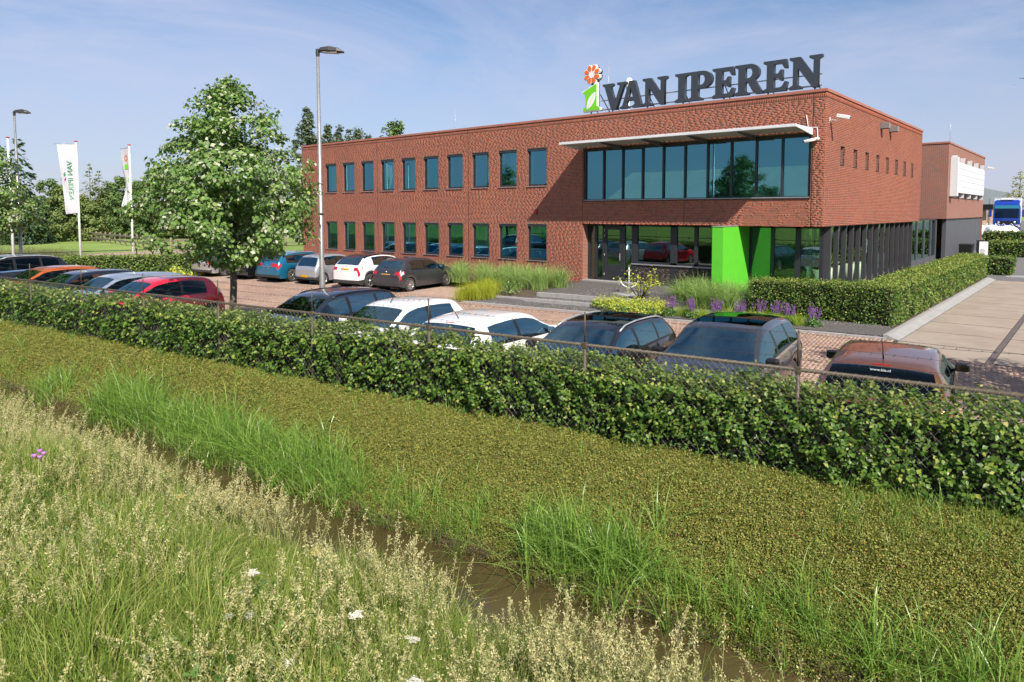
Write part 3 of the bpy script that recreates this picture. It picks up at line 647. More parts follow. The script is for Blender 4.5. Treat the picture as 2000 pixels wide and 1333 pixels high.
    # wide blinds drawn in some rooms
    for k, (i, lo, wid, mt) in enumerate(((0, 0, 0.0, 0), (9, 0, 0.9, 1), (8, 0, 0.75, 1), (6, 0, 0.6, 2), (5, 0, 0.45, 2), (1, 0, 0.5, 2), (2, 1, 0.4, 2), (5, 1, 0.8, 2), (7, 1, 0.35, 1))):
        if wid <= 0: continue
        z0, z1 = (LO if lo else UP); x0 = WX[i] + WW - 0.1 - wid; c = MB(); n = int(wid / 0.05)
        for q in range(n):
            x = x0 + q * wid / n; c.add([(x, 0.24 + 0.02 * (q % 2), z0 + 0.06), (x + wid / n, 0.24 + 0.02 * ((q + 1) % 2), z0 + 0.06), (x + wid / n, 0.24 + 0.02 * ((q + 1) % 2), z1 - 0.06), (x, 0.24 + 0.02 * (q % 2), z1 - 0.06)], [(0, 1, 2, 3)])
        c.build('blind', M['curtain'] if mt == 1 else M['curtain2'], BLD)
    # rooms
    b = MB()
    for z0, z1, x0, x1, yb in ((0.0, 2.7, XL + 0.2, -10.15, 5.0), (3.25, 6.6, XL + 0.2, -10.3, 5.0), (3.1, 6.4, -10.2, -0.3, 7.0)):
        b.add([(x0, yb, z0), (x1, yb, z0), (x1, yb, z1), (x0, yb, z1)], [(0, 1, 2, 3)]); b.add([(x0, 0.17, z1), (x1, 0.17, z1), (x1, yb, z1), (x0, yb, z1)], [(0, 1, 2, 3)])
        b.add([(x0, 0.17, z0), (x0, yb, z0), (x0, yb, z1), (x0, 0.17, z1)], [(0, 1, 2, 3)]); b.add([(x1, 0.17, z0), (x1, yb, z0), (x1, yb, z1), (x1, 0.17, z1)], [(0, 1, 2, 3)])
    for x in np.arange(XL + 3.5, -11, 3.58):
        for z0, z1 in ((0.0, 2.7), (3.25, 6.6)): b.box(x - 0.05, x + 0.05, 0.2, 5, z0, z1)
    b.build('room_walls', M['room'], BLD)
    b = MB()
    for z0, x0, x1, yb in ((0.0, XL + 0.2, -10.15, 5.0), (3.25, XL + 0.2, -10.3, 5.0), (3.1, -10.2, -0.3, 7.0)): b.add([(x0, 0.17, z0 + 0.01), (x1, 0.17, z0 + 0.01), (x1, yb, z0 + 0.01), (x0, yb, z0 + 0.01)], [(0, 1, 2, 3)])
    b.build('room_floors', M['roomfloor'], BLD)
    # --- wide upper window
    x0, x1, z0, z1 = BIG; b = MB(); ms = [x0 + 0.05 + 0.9475 * k for k in range(11)]
    b.box(x0, x1, 0.06, 0.15, z0 + 0.03, z0 + 0.09); b.box(x0, x1, 0.06, 0.15, z1 - 0.13, z1); 
    for m in ms: b.box(m - 0.035, m + 0.035, 0.05, 0.155, z0 + 0.09, z1 - 0.13)
    w = b.build('window', M['frame'], BLD); w['label'] = 'wide window band of the upper floor'
    for p, q in zip(ms[:-1], ms[1:]):
        t = random.uniform(-0.0025, 0.0025)
        MB().add([(p + 0.035, 0.12 - t, z0 + 0.09), (q - 0.035, 0.12 + t, z0 + 0.09), (q - 0.035, 0.12 + t, z1 - 0.13), (p + 0.035, 0.12 - t, z1 - 0.13)], [(0, 1, 2, 3)]).build('pane', M['pane'], w)
    MB().box(x0, x1, 0.02, 0.059, z0 + 0.035, z0 + 0.06).build('sill', M['alu'], w)
    MB().box(x0 - 0.01, x1 + 0.01, -0.04, 0.06, z0 + 0.0, z0 + 0.028).build('sill', M['frame'], w)
    # --- slit windows of the side
    p = None
    for y in SIDEW:
        if p is None:
            b = MB(); b.box(-0.19, -0.13, 0, 0.5, 0, 0.03); b.box(-0.19, -0.13, 0, 0.5, 0.58, 0.68); b.box(-0.19, -0.13, 0, 0.03, 0.03, 0.58); b.box(-0.19, -0.13, 0.47, 0.5, 0.03, 0.58)
            p = b.build('window', M['frame'], BLD); MB().add([(-0.16, 0.03, 0.03), (-0.16, 0.47, 0.03), (-0.16, 0.47, 0.58), (-0.16, 0.03, 0.58)], [(0, 1, 2, 3)]).build('pane', M['pane'], p)
            MB().box(-0.15, 0.02, -0.01, 0.51, -0.02, 0.0).build('sill', M['frame'], p); o = p
        else: o = copy_tree(p, BLD)
        o.location = (0, y, 4.75)
    # --- ground floor under the overhang
    yg = 0.5; b = MB(); fr = lambda a_, c_, za, zb, y=yg: b.box(a_, c_, y - 0.06, y + 0.06, za, zb)
    for a_, c_ in ((-10.1, -9.98), (-9.72, -9.62), (-9.33, -9.25), (-8.32, -8.20), (-7.86, -7.58), (-6.04, -5.76), (-5.0, -4.86), (-3.6, -3.44)): fr(a_, c_, 0.03, ZS - 0.01)
    fr(-9.98, -3.6, 2.42, ZS - 0.011); fr(-7.58, -3.6, 0.86, 0.94); fr(-9.98, -9.33, 0.03, 0.12); fr(-8.20, -7.86, 0.03, 0.12)
    e = b.build('entrance_glazing', M['frame'], BLD)
    def pane(a_, c_, za, zb, y=yg, par=e, mat='pane_low'): MB().add([(a_, y, za), (c_, y, za), (c_, y, zb), (a_, y, zb)], [(0, 1, 2, 3)]).build('pane', M[mat], par)
    for a_, c_, za in ((-9.98, -9.72, 0.12), (-9.62, -9.33, 0.12), (-8.20, -7.86, 0.12), (-7.58, -6.04, 0.94), (-5.76, -5.0, 0.94), (-4.86, -3.6, 0.94)): pane(a_, c_, za, 2.42)
    d = MB(); d.box(-9.24, -9.12, yg - 0.05, yg + 0.03, 0.06, 2.40); d.box(-8.46, -8.33, yg - 0.05, yg + 0.03, 0.06, 2.40); d.box(-9.12, -8.46, yg - 0.05, yg + 0.03, 0.06, 0.75); d.box(-9.12, -8.46, yg - 0.05, yg + 0.03, 2.27, 2.40)
    d = d.build('door', M['frame'], BLD); pane(-9.12, -8.46, 0.75, 2.27, yg, d)
    MB().bbox(-8.43, -8.40, yg - 0.11, yg - 0.08, 0.95, 1.25, 0.008).build('door_handle', M['alu'], d)
    h = MB()
    for z in (0.25, 1.1, 1.95, 2.2): h.tube((-9.23, yg - 0.062, z), (-9.23, yg - 0.062, z + 0.11), 0.014)
    h.build('hinge', M['alu'], d)
    MB().box(-10.1, -7.6, -0.02, 0.44, -0.06, 0.05).build('threshold', M['kerb'], BLD)
    bl = lay_courses(-7.86, -3.45, -0.12, 0.80, [], rs); pw = MB().box(-7.86, -3.45, 0.462, 0.56, -0.15, 0.86).build('plinth_wall', M['mortar'], BLD); pw['label'] = 'dark brick plinth below the ground floor window'
    bricks_mesh('bricks', bl, 'Y', 0.45, M['brick_dark'], pw); MB().box(-7.86, -3.45, 0.40, 0.50, 0.805, 0.858).build('sill', M['sill'], pw)
    # reveal at the left of the entrance
    b = MB(); b.add([(-10.098, 0.0, -0.15), (-10.098, 0.44, -0.15), (-10.098, 0.44, ZS), (-10.098, 0.0, ZS)], [(0, 1, 2, 3)]); b.build('entrance_reveal', M['brick_far'], BLD)
    # green portal wall
    b = MB(); b.box(-3.44, -3.02, -1.33, 1.08, -0.3, 2.50); g = b.build('portal_wall', M['green1'], BLD); g['label'] = 'bright green rendered wall standing out from the entrance'
    MB().box(-3.46, -3.00, -1.35, -0.003, 2.501, 2.524).build('cap', M['alu'], g)
    # right glazing and corner
    yr = 1.14; b = MB(); fr2 = lambda a_, c_, za, zb: b.box(a_, c_, yr - 0.05, yr + 0.05, za, zb)
    for a_, c_ in ((-3.02, -2.94), (-2.20, -2.06), (-1.28, -1.10), (-0.42, -0.30)): fr2(a_, c_, -0.05, ZS - 0.012)
    fr2(-2.94, -0.42, 2.42, ZS - 0.013); fr2(-2.94, -0.42, -0.05, 0.06); fr2(-2.06, -1.28, 0.5, 0.0) if False else None
    e2 = b.build('corner_glazing', M['frame'], BLD)
    for a_, c_ in ((-2.94, -2.20), (-2.06, -1.28), (-1.10, -0.42)): pane(a_, c_, 0.06, 2.42, yr, e2, 'pane_low')
    MB().box(-2.9, -1.3, 3.2, 3.3, 0.03, 2.45).build('inner_panel', M['green1'], BLD)
    # fins of the side and glazing behind them
    fin = None
    for k in range(15):
        y = 1.32 + 1.0 * k
        if fin is None: fin = MB().bbox(-0.085, 0.085, -0.04, 0.04, -0.1, ZS - 0.004, 0.006).build('fin', M['fin'], BLD); o = fin
        else: o = fin.copy(); COL.objects.link(o)
        o.parent = BLD; o.location = (-0.20, y, 0)
    b = MB(); xs = -1.05
    for k in range(8): b.box(xs - 0.05, xs + 0.05, 1.2 + 2.0 * k, 1.28 + 2.0 * k, 0, ZS - 0.02)
    b.box(xs - 0.05, xs + 0.05, 1.28, 16.2, 2.42, ZS - 0.021); e3 = b.build('side_glazing', M['frame'], BLD)
    for k in range(7): MB().add([(xs, 1.28 + 2.0 * k, 0.03), (xs, 3.2 + 2.0 * k, 0.03), (xs, 3.2 + 2.0 * k, 2.42), (xs, 1.28 + 2.0 * k, 2.42)], [(0, 1, 2, 3)]).build('pane', M['pane_low'], e3)
    b = MB(); b.add([(-10.0, 7.5, 0), (-1.2, 7.5, 0), (-1.2, 7.5, 2.5), (-10.0, 7.5, 2.5)], [(0, 1, 2, 3)]); b.add([(-10.0, 0.6, 2.49), (-1.2, 0.6, 2.49), (-1.2, 16.2, 2.49), (-10, 16.2, 2.49)], [(0, 1, 2, 3)]); b.build('room_walls', M['room'], BLD)
    b = MB(); b.add([(-10.0, 0.57, 0.02), (-0.05, 1.2, 0.02), (-0.05, 16.3, 0.02), (-10, 16.3, 0.02)], [(0, 1, 2, 3)]); b.build('room_floors', M['roomfloor'], BLD)
    b = MB(); b.bbox(-0.44, -0.06, 1.15, 1.28, -0.2, ZS - 0.006, 0.006); b.build('corner_post', M['fin'], BLD)
    # small ventilation slot
    MB().box(-11.06, -10.92, -0.012, 0.004, 0.17, 0.23).build('air_brick', M['trim'], BLD)
    # --- sun canopy
    c = MB(); X0, X1, yo, zc = -10.12, -0.42, -1.66, 5.86
    c.bbox(X0, X1, yo - 0.06, yo + 0.02, zc - 0.02, zc + 0.08, 0.012)
    can = c.build('sun_canopy', M['canopy_white'], BLD)
    for x in (X0, X1 - 0.05):
        MB().add([(x, -1.62, zc + 0.06), (x + 0.05, -1.62, zc + 0.06), (x + 0.05, -0.003, zc + 0.08), (x, -0.003, zc + 0.08), (x, -1.62, zc - 0.02), (x + 0.05, -1.62, zc - 0.02), (x + 0.05, -0.003, zc - 0.16), (x, -0.003, zc - 0.16)],
                 [(0, 1, 2, 3), (7, 6, 5, 4), (0, 3, 7, 4), (1, 5, 6, 2), (3, 2, 6, 7), (0, 4, 5, 1)]).build('end_plate', M['canopy_white'], can)
    sl = MB(); sl.add([(X0 + 0.06, 0, 0), (X1 - 0.06, 0, 0), (X1 - 0.06, 0.085, 0.05), (X0 + 0.06, 0.085, 0.05), (X0 + 0.06, 0, -0.012), (X1 - 0.06, 0, -0.012), (X1 - 0.06, 0.085, 0.038), (X0 + 0.06, 0.085, 0.038)],
                      [(0, 1, 2, 3), (7, 6, 5, 4), (0, 4, 5, 1), (3, 2, 6, 7), (0, 3, 7, 4), (1, 5, 6, 2)]); sm = sl.mesh('slat'); sm.materials.append(M['canopy_slat'])
    for k in range(19):
        o = bpy.data.objects.new('slat', sm); link(o, can); o.location = (0, -1.60 + k * 0.082, zc - 0.012)
    for x in (-8.15, -6.25, -4.35, -2.45):
        MB().add([(x - 0.03, -1.60, zc - 0.02), (x + 0.03, -1.60, zc - 0.02), (x + 0.03, -0.003, zc - 0.03), (x - 0.03, -0.003, zc - 0.03), (x - 0.03, -1.60, zc - 0.06), (x + 0.03, -1.60, zc - 0.06), (x + 0.03, -0.003, zc - 0.22), (x - 0.03, -0.003, zc - 0.22)],
                 [(0, 1, 2, 3), (7, 6, 5, 4), (0, 3, 7, 4), (1, 5, 6, 2), (3, 2, 6, 7), (0, 4, 5, 1)]).build('bracket', M['anthracite'], can)
    # roof unit edge and rods
    b = MB(); b.bbox(-24.8, -16.8, 8.0, 11.0, 7.0, 8.58, 0.03); b.build('roof_unit', M['anthracite'], BLD)
    b = MB(); b.tube((-21.0, 3.0, 7.0), (-21.0, 3.0, 9.0), 0.007, n=6); b.tube((-10.2, 2.2, 7.0), (-10.2, 2.2, 10.0), 0.007, n=6); b.tube((0.0, 24.6, 7.2), (0.0, 24.6, 8.6), 0.01, n=6); b.build('lightning_rod', M['alu'], BLD)
    b = MB(); b.tube((-9.6, 3.0, 7.0), (-9.6, 3.0, 8.5), 0.04); b.lathe([(0.001, 0.5), (0.10, 0.45), (0.17, 0.33), (0.19, 0.15), (0.14, 0.0), (0.10, -0.2), (0.10, -0.5), (0.001, -0.5)], (-9.6, 3.0, 8.75), n=16); b.build('antenna_dome', M['white'], BLD)
    # --- rear block
    hb = [(27.2 + 3.3 * k, 28.0 + 3.3 * k, 5.75, 6.5) for k in range(4)]
    b = MB(); wall_sheet(b, 'X', 0.0, 24.4, 40.8, 2.58, 7.18, hb, 0.2, 0, 0); o = b.build('wall', M['brick_far'], BLD); o['label'] = 'brick side wall of the rear block'
    b = MB(); b.add([(-9, 24.4, 2.58), (-0.003, 24.4, 2.58), (-0.003, 24.4, 7.18), (-9, 24.4, 7.18)], [(0, 1, 2, 3)]); b.add([(-9, 24.4, 7.1), (0, 24.4, 7.1), (0, 40.8, 7.1), (-9, 40.8, 7.1)], [(0, 1, 2, 3)]); b.add([(0, 40.8, 0), (-9, 40.8, 0), (-9, 40.8, 7.18), (0, 40.8, 7.18)], [(0, 1, 2, 3)])
    b.build('wall', M['brick_farx'], BLD)
    b = MB(); b.add([(-9, 24.4, 2.579), (0, 24.4, 2.579), (0, 40.8, 2.579), (-9, 40.8, 2.579)], [(0, 1, 2, 3)]); b.build('soffit', M['frame'], BLD)
    b = MB(); b.box(-9, 0.04, 24.36, 24.6, 7.185, 7.29); b.box(-0.2, 0.0405, 24.601, 40.84, 7.185, 7.29); b.build('coping', M['coping'], BLD)
    for k in range(6): MB().bbox(-0.35, -0.12, 25.3 + 2.58 * k, 27.84 + 2.58 * k, -0.3, 2.575, 0.01).build('cladding_panel', M['anthracite'], BLD)
    for k in range(5): MB().box(-3.4, -3.36, 17 + k * 1.6, 18.55 + k * 1.6, 0.2, 2.5).build('pane', M['pane_low'], BLD)
    b = MB(); b.box(-9, -0.5, 16.4, 24.3, 2.50, 2.575); b.build('link_roof', M['frame'], BLD)
    b = MB()
    for y in (16.6, 18.6, 20.6, 22.6, 24.2): b.box(-0.6, -0.48, y, y + 0.16, -0.3, 2.5)
    b.box(-0.58, -0.5, 16.6, 24.3, -0.3, 0.35); lg = b.build('link_frame', M['anthracite'], BLD)
    for y in (16.76, 18.76, 20.76, 22.76): MB().add([(-0.54, y, 0.35), (-0.54, y + 1.84, 0.35), (-0.54, y + 1.84, 2.5), (-0.54, y, 2.5)], [(0, 1, 2, 3)]).build('pane', M['pane_low'], lg)
    b = MB(); b.add([(-4, 24.35, -0.3), (-0.55, 24.35, -0.3), (-0.55, 24.35, 2.5), (-4, 24.35, 2.5)], [(0, 1, 2, 3)]); b.build('inner_wall', plain('sand_wall', (0.5, 0.42, 0.28), 0.8), BLD)
    # white louvre screen
    sc = MB(); sc.box(0.02, 0.42, 25.05, 25.5, 3.98, 6.38); sc = sc.build('louvre_screen', M['canopy_white'], BLD)
    for k in range(5):
        for j in range(4): MB().bbox(0.30, 0.34, 25.55 + 3.1 * j, 28.63 + 3.1 * j, 4.20 + 0.385 * k, 4.572 + 0.385 * k, 0.01).build('slat', M['canopy_white'], sc)
    for j in range(5): MB().box(0.02, 0.295, 25.52 + 3.1 * j, 25.60 + 3.1 * j, 3.9, 6.5).build('screen_post', M['canopy_white'], sc)
building()
# ------------------------------------------------------------------ roof sign and wall fittings
def curve_mesh(name, loops, depth, bevel=0.0):
    """filled 2D outline (holes allowed), drawn in x/z, thickness along y"""
    cu = bpy.data.curves.new(name, 'CURVE'); cu.dimensions = '2D'; cu.fill_mode = 'BOTH'; cu.extrude = depth / 2; cu.bevel_depth = bevel
    for lp in loops:
        sp = cu.splines.new('POLY'); sp.points.add(len(lp) - 1); sp.use_cyclic_u = True
        for q, (x, y) in zip(sp.points, lp): q.co = (x, y, 0, 1)
    ob = bpy.data.objects.new(name, cu); COL.objects.link(ob); dg = bpy.context.evaluated_depsgraph_get()
    me = bpy.data.meshes.new_from_object(ob.evaluated_get(dg)); bpy.data.objects.remove(ob, do_unlink=True); bpy.data.curves.remove(cu)
    me.transform(Matrix.Rotation(R(90), 4, 'X')); me.name = name; me.materials.clear(); return me
def text_mesh(s, size, depth=0.0):
    cu = bpy.data.curves.new('lettering', 'FONT'); cu.body = s; cu.size = size; cu.extrude = depth / 2; cu.fill_mode = 'BOTH' if depth else 'FRONT'; cu.offset = size * 0.018
    ob = bpy.data.objects.new('lettering', cu); COL.objects.link(ob); dg = bpy.context.evaluated_depsgraph_get()
    me = bpy.data.meshes.new_from_object(ob.evaluated_get(dg)); bpy.data.objects.remove(ob, do_unlink=True); bpy.data.curves.remove(cu); me.materials.clear(); return me
def arc(cx, cy, rx, ry, a0, a1, n=12): return [(cx + rx * math.cos(R(a0 + (a1 - a0) * i / n)), cy + ry * math.sin(R(a0 + (a1 - a0) * i / n))) for i in range(n + 1)]
def glyph(ch):
    """serif capitals in a unit box, height 1"""
    if ch == 'I': return 0.5, [[(0, 0), (0.5, 0), (0.5, 0.07), (0.38, 0.13), (0.38, 0.87), (0.5, 0.93), (0.5, 1), (0, 1), (0, 0.93), (0.12, 0.87), (0.12, 0.13), (0, 0.07)]]
    if ch == 'E': return 0.86, [[(0, 0), (0.80, 0), (0.86, 0.28), (0.76, 0.30), (0.66, 0.15), (0.58, 0.12), (0.38, 0.12), (0.38, 0.45), (0.52, 0.45), (0.60, 0.34), (0.68, 0.34), (0.68, 0.68), (0.60, 0.68), (0.52, 0.57), (0.38, 0.57), (0.38, 0.88), (0.58, 0.88), (0.66, 0.85), (0.74, 0.72), (0.84, 0.72), (0.81, 1), (0, 1), (0, 0.93), (0.12, 0.87), (0.12, 0.13), (0, 0.07)]]
    if ch == 'P': return 0.90, [[(0, 0), (0.54, 0), (0.54, 0.07), (0.38, 0.13), (0.38, 0.40), (0.50, 0.40)] + arc(0.52, 0.70, 0.38, 0.30, -90, 90) + [(0.5, 1), (0, 1), (0, 0.93), (0.12, 0.87), (0.12, 0.13), (0, 0.07)],
                                [(0.38, 0.52), (0.46, 0.52)] + arc(0.47, 0.70, 0.16, 0.18, -90, 90) + [(0.38, 0.88)]]
    if ch == 'R': return 1.05, [[(0, 0), (0.50, 0), (0.50, 0.07), (0.38, 0.13), (0.38, 0.42), (0.46, 0.42), (0.64, 0.10), (0.76, 0.0), (1.05, 0), (1.05, 0.07), (0.94, 0.12), (0.72, 0.47)] + arc(0.54, 0.72, 0.34, 0.28, -50, 90) + [(0.5, 1), (0, 1), (0, 0.93), (0.12, 0.87), (0.12, 0.13), (0, 0.07)],
                                [(0.38, 0.54), (0.46, 0.54)] + arc(0.48, 0.71, 0.15, 0.17, -90, 90) + [(0.38, 0.88)]]
    if ch == 'N': return 1.08, [[(0, 0), (0.42, 0), (0.42, 0.07), (0.28, 0.13), (0.28, 0.66), (0.78, 0), (0.96, 0), (0.96, 0.87), (1.08, 0.93), (1.08, 1), (0.66, 1), (0.66, 0.93), (0.80, 0.87), (0.80, 0.40), (0.36, 1), (0, 1), (0, 0.93), (0.12, 0.87), (0.12, 0.13), (0, 0.07)]]
    if ch == 'A': return 1.08, [[(0, 0), (0.40, 0), (0.40, 0.07), (0.28, 0.13), (0.33, 0.27), (0.64, 0.27), (0.69, 0.13), (0.57, 0.07), (0.57, 0), (1.08, 0), (1.08, 0.07), (0.98, 0.12), (0.68, 1), (0.42, 1), (0.10, 0.12), (0, 0.07)], [(0.37, 0.39), (0.60, 0.39), (0.485, 0.76)]]
    if ch == 'V': return 1.12, [[(0.42, 0), (0.66, 0), (1.02, 0.88), (1.12, 0.93), (1.12, 1), (0.70, 1), (0.70, 0.93), (0.83, 0.87), (0.60, 0.28), (0.39, 0.87), (0.51, 0.93), (0.51, 1), (0, 1), (0, 0.93), (0.10, 0.88)]]
SIGN = empty('roof_sign', (0, 0.5, 7.26), label='large dark grey letter sign with green and orange flower emblem on the roof edge', cat='sign')
def roof_sign():
    H = 1.12
    for ch, x0, x1 in (('V', -9.36, -8.20), ('A', -8.47, -7.37), ('N', -7.40, -6.28), ('I', -5.92, -5.36), ('P', -5.36, -4.35), ('E', -4.34, -3.46), ('R', -3.44, -2.33), ('E', -2.36, -1.48), ('N', -1.42, -0.30)):
        w, lp = glyph(ch); k = (x1 - x0) / w
        me = curve_mesh('letter', [[(x * k, y * H) for x, y in l] for l in lp], 0.17, 0.004); me.materials.append(M['sign_dark'])
        o = bpy.data.objects.new('letter', me); link(o, SIGN); o.location = (x0, 0, 0.15)
    # flower: white rimmed petals
    c = (-9.94, 9.05 - 7.26)
    def petal(a, s): 
        out = []
        for t in np.linspace(0, 2 * math.pi, 22)[:-1]:
            u = 0.27 + 0.135 * math.cos(t); v = 0.105 * math.sin(t) * (0.72 + 0.34 * math.cos(t)) 
            u = 0.275 + (u - 0.275) * s; v *= s
            out.append((u * math.cos(a) - v * math.sin(a), u * math.sin(a) + v * math.cos(a)))
        return out
    fl = empty('flower', (c[0], 0, c[1])); fl.parent = SIGN; fl.location = (c[0], 0, c[1])
    for k in range(8):
        a = R(22.5 + 45 * k)
        me = curve_mesh('petal_rim', [petal(a, 1.28)], 0.14); me.materials.append(M['sign_white']); o = bpy.data.objects.new('petal_rim', me); link(o, fl); o.location = (0, 0.0008 * k, 0)
        me = curve_mesh('petal', [petal(a, 1.0)], 0.02); me.materials.append(M['sign_orange']); o = bpy.data.objects.new('petal', me); link(o, fl); o.location = (0, -0.08, 0)
    me = curve_mesh('flower_heart', [arc(0, 0, 0.165, 0.165, 0, 350, 30)], 0.15); me.materials.append(M['sign_white']); o = bpy.data.objects.new('flower_heart', me); link(o, fl); o.location = (0, -0.004, 0)
    b = MB()
    for k in range(8): 
        a = R(22.5 + 45 * k); b.lathe([(0.001, 0.075), (0.17, 0.075), (0.17, 0.15), (0.001, 0.15)], (0.275 * math.cos(a), 0, 0.275 * math.sin(a)), 'Y', 14)
    b.build('flower_back', M['sign_side'], fl)
    # green letter i with a leaf
    outer = [(0, 0), (0.95, 0), (0.95, 0.12), (0.77, 0.20), (0.77, 1.22), (0.0, 0.90), (0.0, 0.80), (0.14, 0.74), (0.16, 0.55), (0.16, 0.20), (0, 0.12)]
    cx, cy = 0.46, 0.55
    inner = [(cx + (x - cx) * 0.90, cy + (y - cy) * 0.925) for x, y in outer]
    for nm, lp, d, mt, y in (('letter_rim', outer, 0.14, 'sign_white', 0.0), ('letter_face', inner, 0.02, 'sign_green', -0.078), ('letter_back', outer, 0.06, 'sign_side', 0.102)):
        me = curve_mesh(nm, [lp], d); me.materials.append(M[mt]); o = bpy.data.objects.new(nm, me); link(o, SIGN); o.location = (-10.42, y, 0.19)
    lf = [(0.22, 0.08)]; n = 12
    for i in range(1, n): t = i / n; w = 0.165 * math.sin(math.pi * t) ** 0.8; lf.append((0.22 + 0.44 * t + w * 0.80, 0.08 + 0.74 * t - w * 0.48))
    lf.append((0.66, 0.82))
    for i in range(n - 1, 0, -1): t = i / n; w = 0.165 * math.sin(math.pi * t) ** 0.8; lf.append((0.22 + 0.44 * t - w * 0.80, 0.08 + 0.74 * t + w * 0.48))
    me = curve_mesh('leaf', [lf], 0.012); me.materials.append(M['sign_white']); o = bpy.data.objects.new('leaf', me); link(o, SIGN); o.location = (-10.40, -0.094, 0.19)
    me = curve_mesh('leaf_vein', [[(0.225, 0.09), (0.24, 0.085), (0.62, 0.745), (0.61, 0.75)]], 0.004); me.materials.append(M['sign_green']); o = bpy.data.objects.new('leaf_vein', me); link(o, SIGN); o.location = (-10.40, -0.1025, 0.19)
    # carrier
    b = MB(); b.box(-9.6, -0.35, 0.09, 0.14, 0.20, 0.25); b.box(-9.6, -0.35, 0.09, 0.14, 0.60, 0.64); b.build('carrier_rail', M['steel'], SIGN)
    for x in (-10.0, -8.9, -7.2, -5.6, -3.9, -2.2, -0.55):
        b = MB(); b.tube((x, 0.0, -0.25), (x, 0.0, 0.17), 0.03); b.tube((x, 0.11, 0.6), (x + 0.05, 0.9, -0.25), 0.02); b.build('strut', M['sign_side'], SIGN)
    b = MB(); b.tube((-9.94, 0.05, 1.2), (-9.94, 0.05, 1.45), 0.04); b.tube((-9.6, 0.1, 0.9), (-9.35, 0.9, -0.2), 0.022); b.build('strut', M['sign_side'], SIGN)
roof_sign()

def cctv(loc, rz, label, pitch=20):
    t = empty('security_camera', loc, rz, label, 'camera', 'white security cameras on the brick corner')
    MB().bbox(-0.06, 0.06, 0.0, 0.09, -0.10, 0.14, 0.012).build('base', M['white'], t)
    MB().path([(0, -0.0, 0.0), (0, -0.22, -0.02), (0, -0.27, 0.12)], 0.025, 8).build('arm', M['white'], t)
    b = MB(); b.bbox(-0.065, 0.065, -0.62, -0.18, 0.12, 0.25, 0.02); o = b.build('housing', M['white'], t); o.rotation_euler = (R(pitch), 0, 0)
    MB().tube((0, -0.625, 0.185), (0, -0.60, 0.185), 0.04, n=12).build('lens', M['trim'], o)
cctv((0.0, 0.45, 6.22), R(90), 'white camera on the sunlit side wall above the first slit window', 14)
t = empty('security_camera', (-0.25, 0.0, 5.55), 0, 'white camera hanging beside the end of the sun canopy', 'camera', 'white security cameras on the brick corner')
MB().lathe([(0.001, 0.06), (0.07, 0.05), (0.09, 0.0), (0.07, -0.05), (0.001, -0.06)], (0, -0.10, 0), 'Z', 14).build('base', M['white'], t)
MB().tube((-0.02, -0.11, -0.01), (-0.36, -0.38, -0.10), 0.055, n=14).build('housing', M['white'], t)
MB().tube((-0.36, -0.38, -0.10), (-0.365, -0.384, -0.101), 0.045, n=14).build('lens', M['trim'], t)
MB().path([(-0.40, -0.012, 0.85), (-0.33, -0.012, 0.42), (-0.03, -0.012, 0.40), (0.0, -0.012, 0.05), (0.0, -0.09, 0.02)], 0.016, 6).build('cable_pipe', M['white'], t)
cctv((0.0, 40.5, 6.3), R(90), 'white camera at the far end of the rear brick block', 10)
for i, y in enumerate((7.6, 9.2)):
    t = empty('wall_light', (0.0, y, 6.55), 0, 'grey box wall light under the roof edge, %s' % ('nearer the corner' if i == 0 else 'farther from the corner'), 'light', 'box lights on the side wall')
    MB().bbox(0.0, 0.34, -0.13, 0.13, 0.0, 0.24, 0.01).build('housing', plain('light_housing', (0.22, 0.20, 0.19), 0.5), t); MB().box(0.02, 0.32, -0.11, 0.11, -0.012, 0.0).build('lamp_glass', M['trim'], t)
t = empty('alarm_light', (-12.7, 0.0, 3.05), 0, 'small red alarm light on the brick front wall in the canopy shadow', 'alarm')
MB().lathe([(0.09, 0.0), (0.09, -0.05), (0.065, -0.12), (0.001, -0.14)], (0, 0, 0), 'Y', 14).build('lens', plain('red_lens', (0.6, 0.02, 0.02), 0.2), t); MB().lathe([(0.11, 0.004), (0.11, -0.02), (0.09, -0.03)], (0, 0, 0), 'Y', 14).build('base', M['trim'], t)
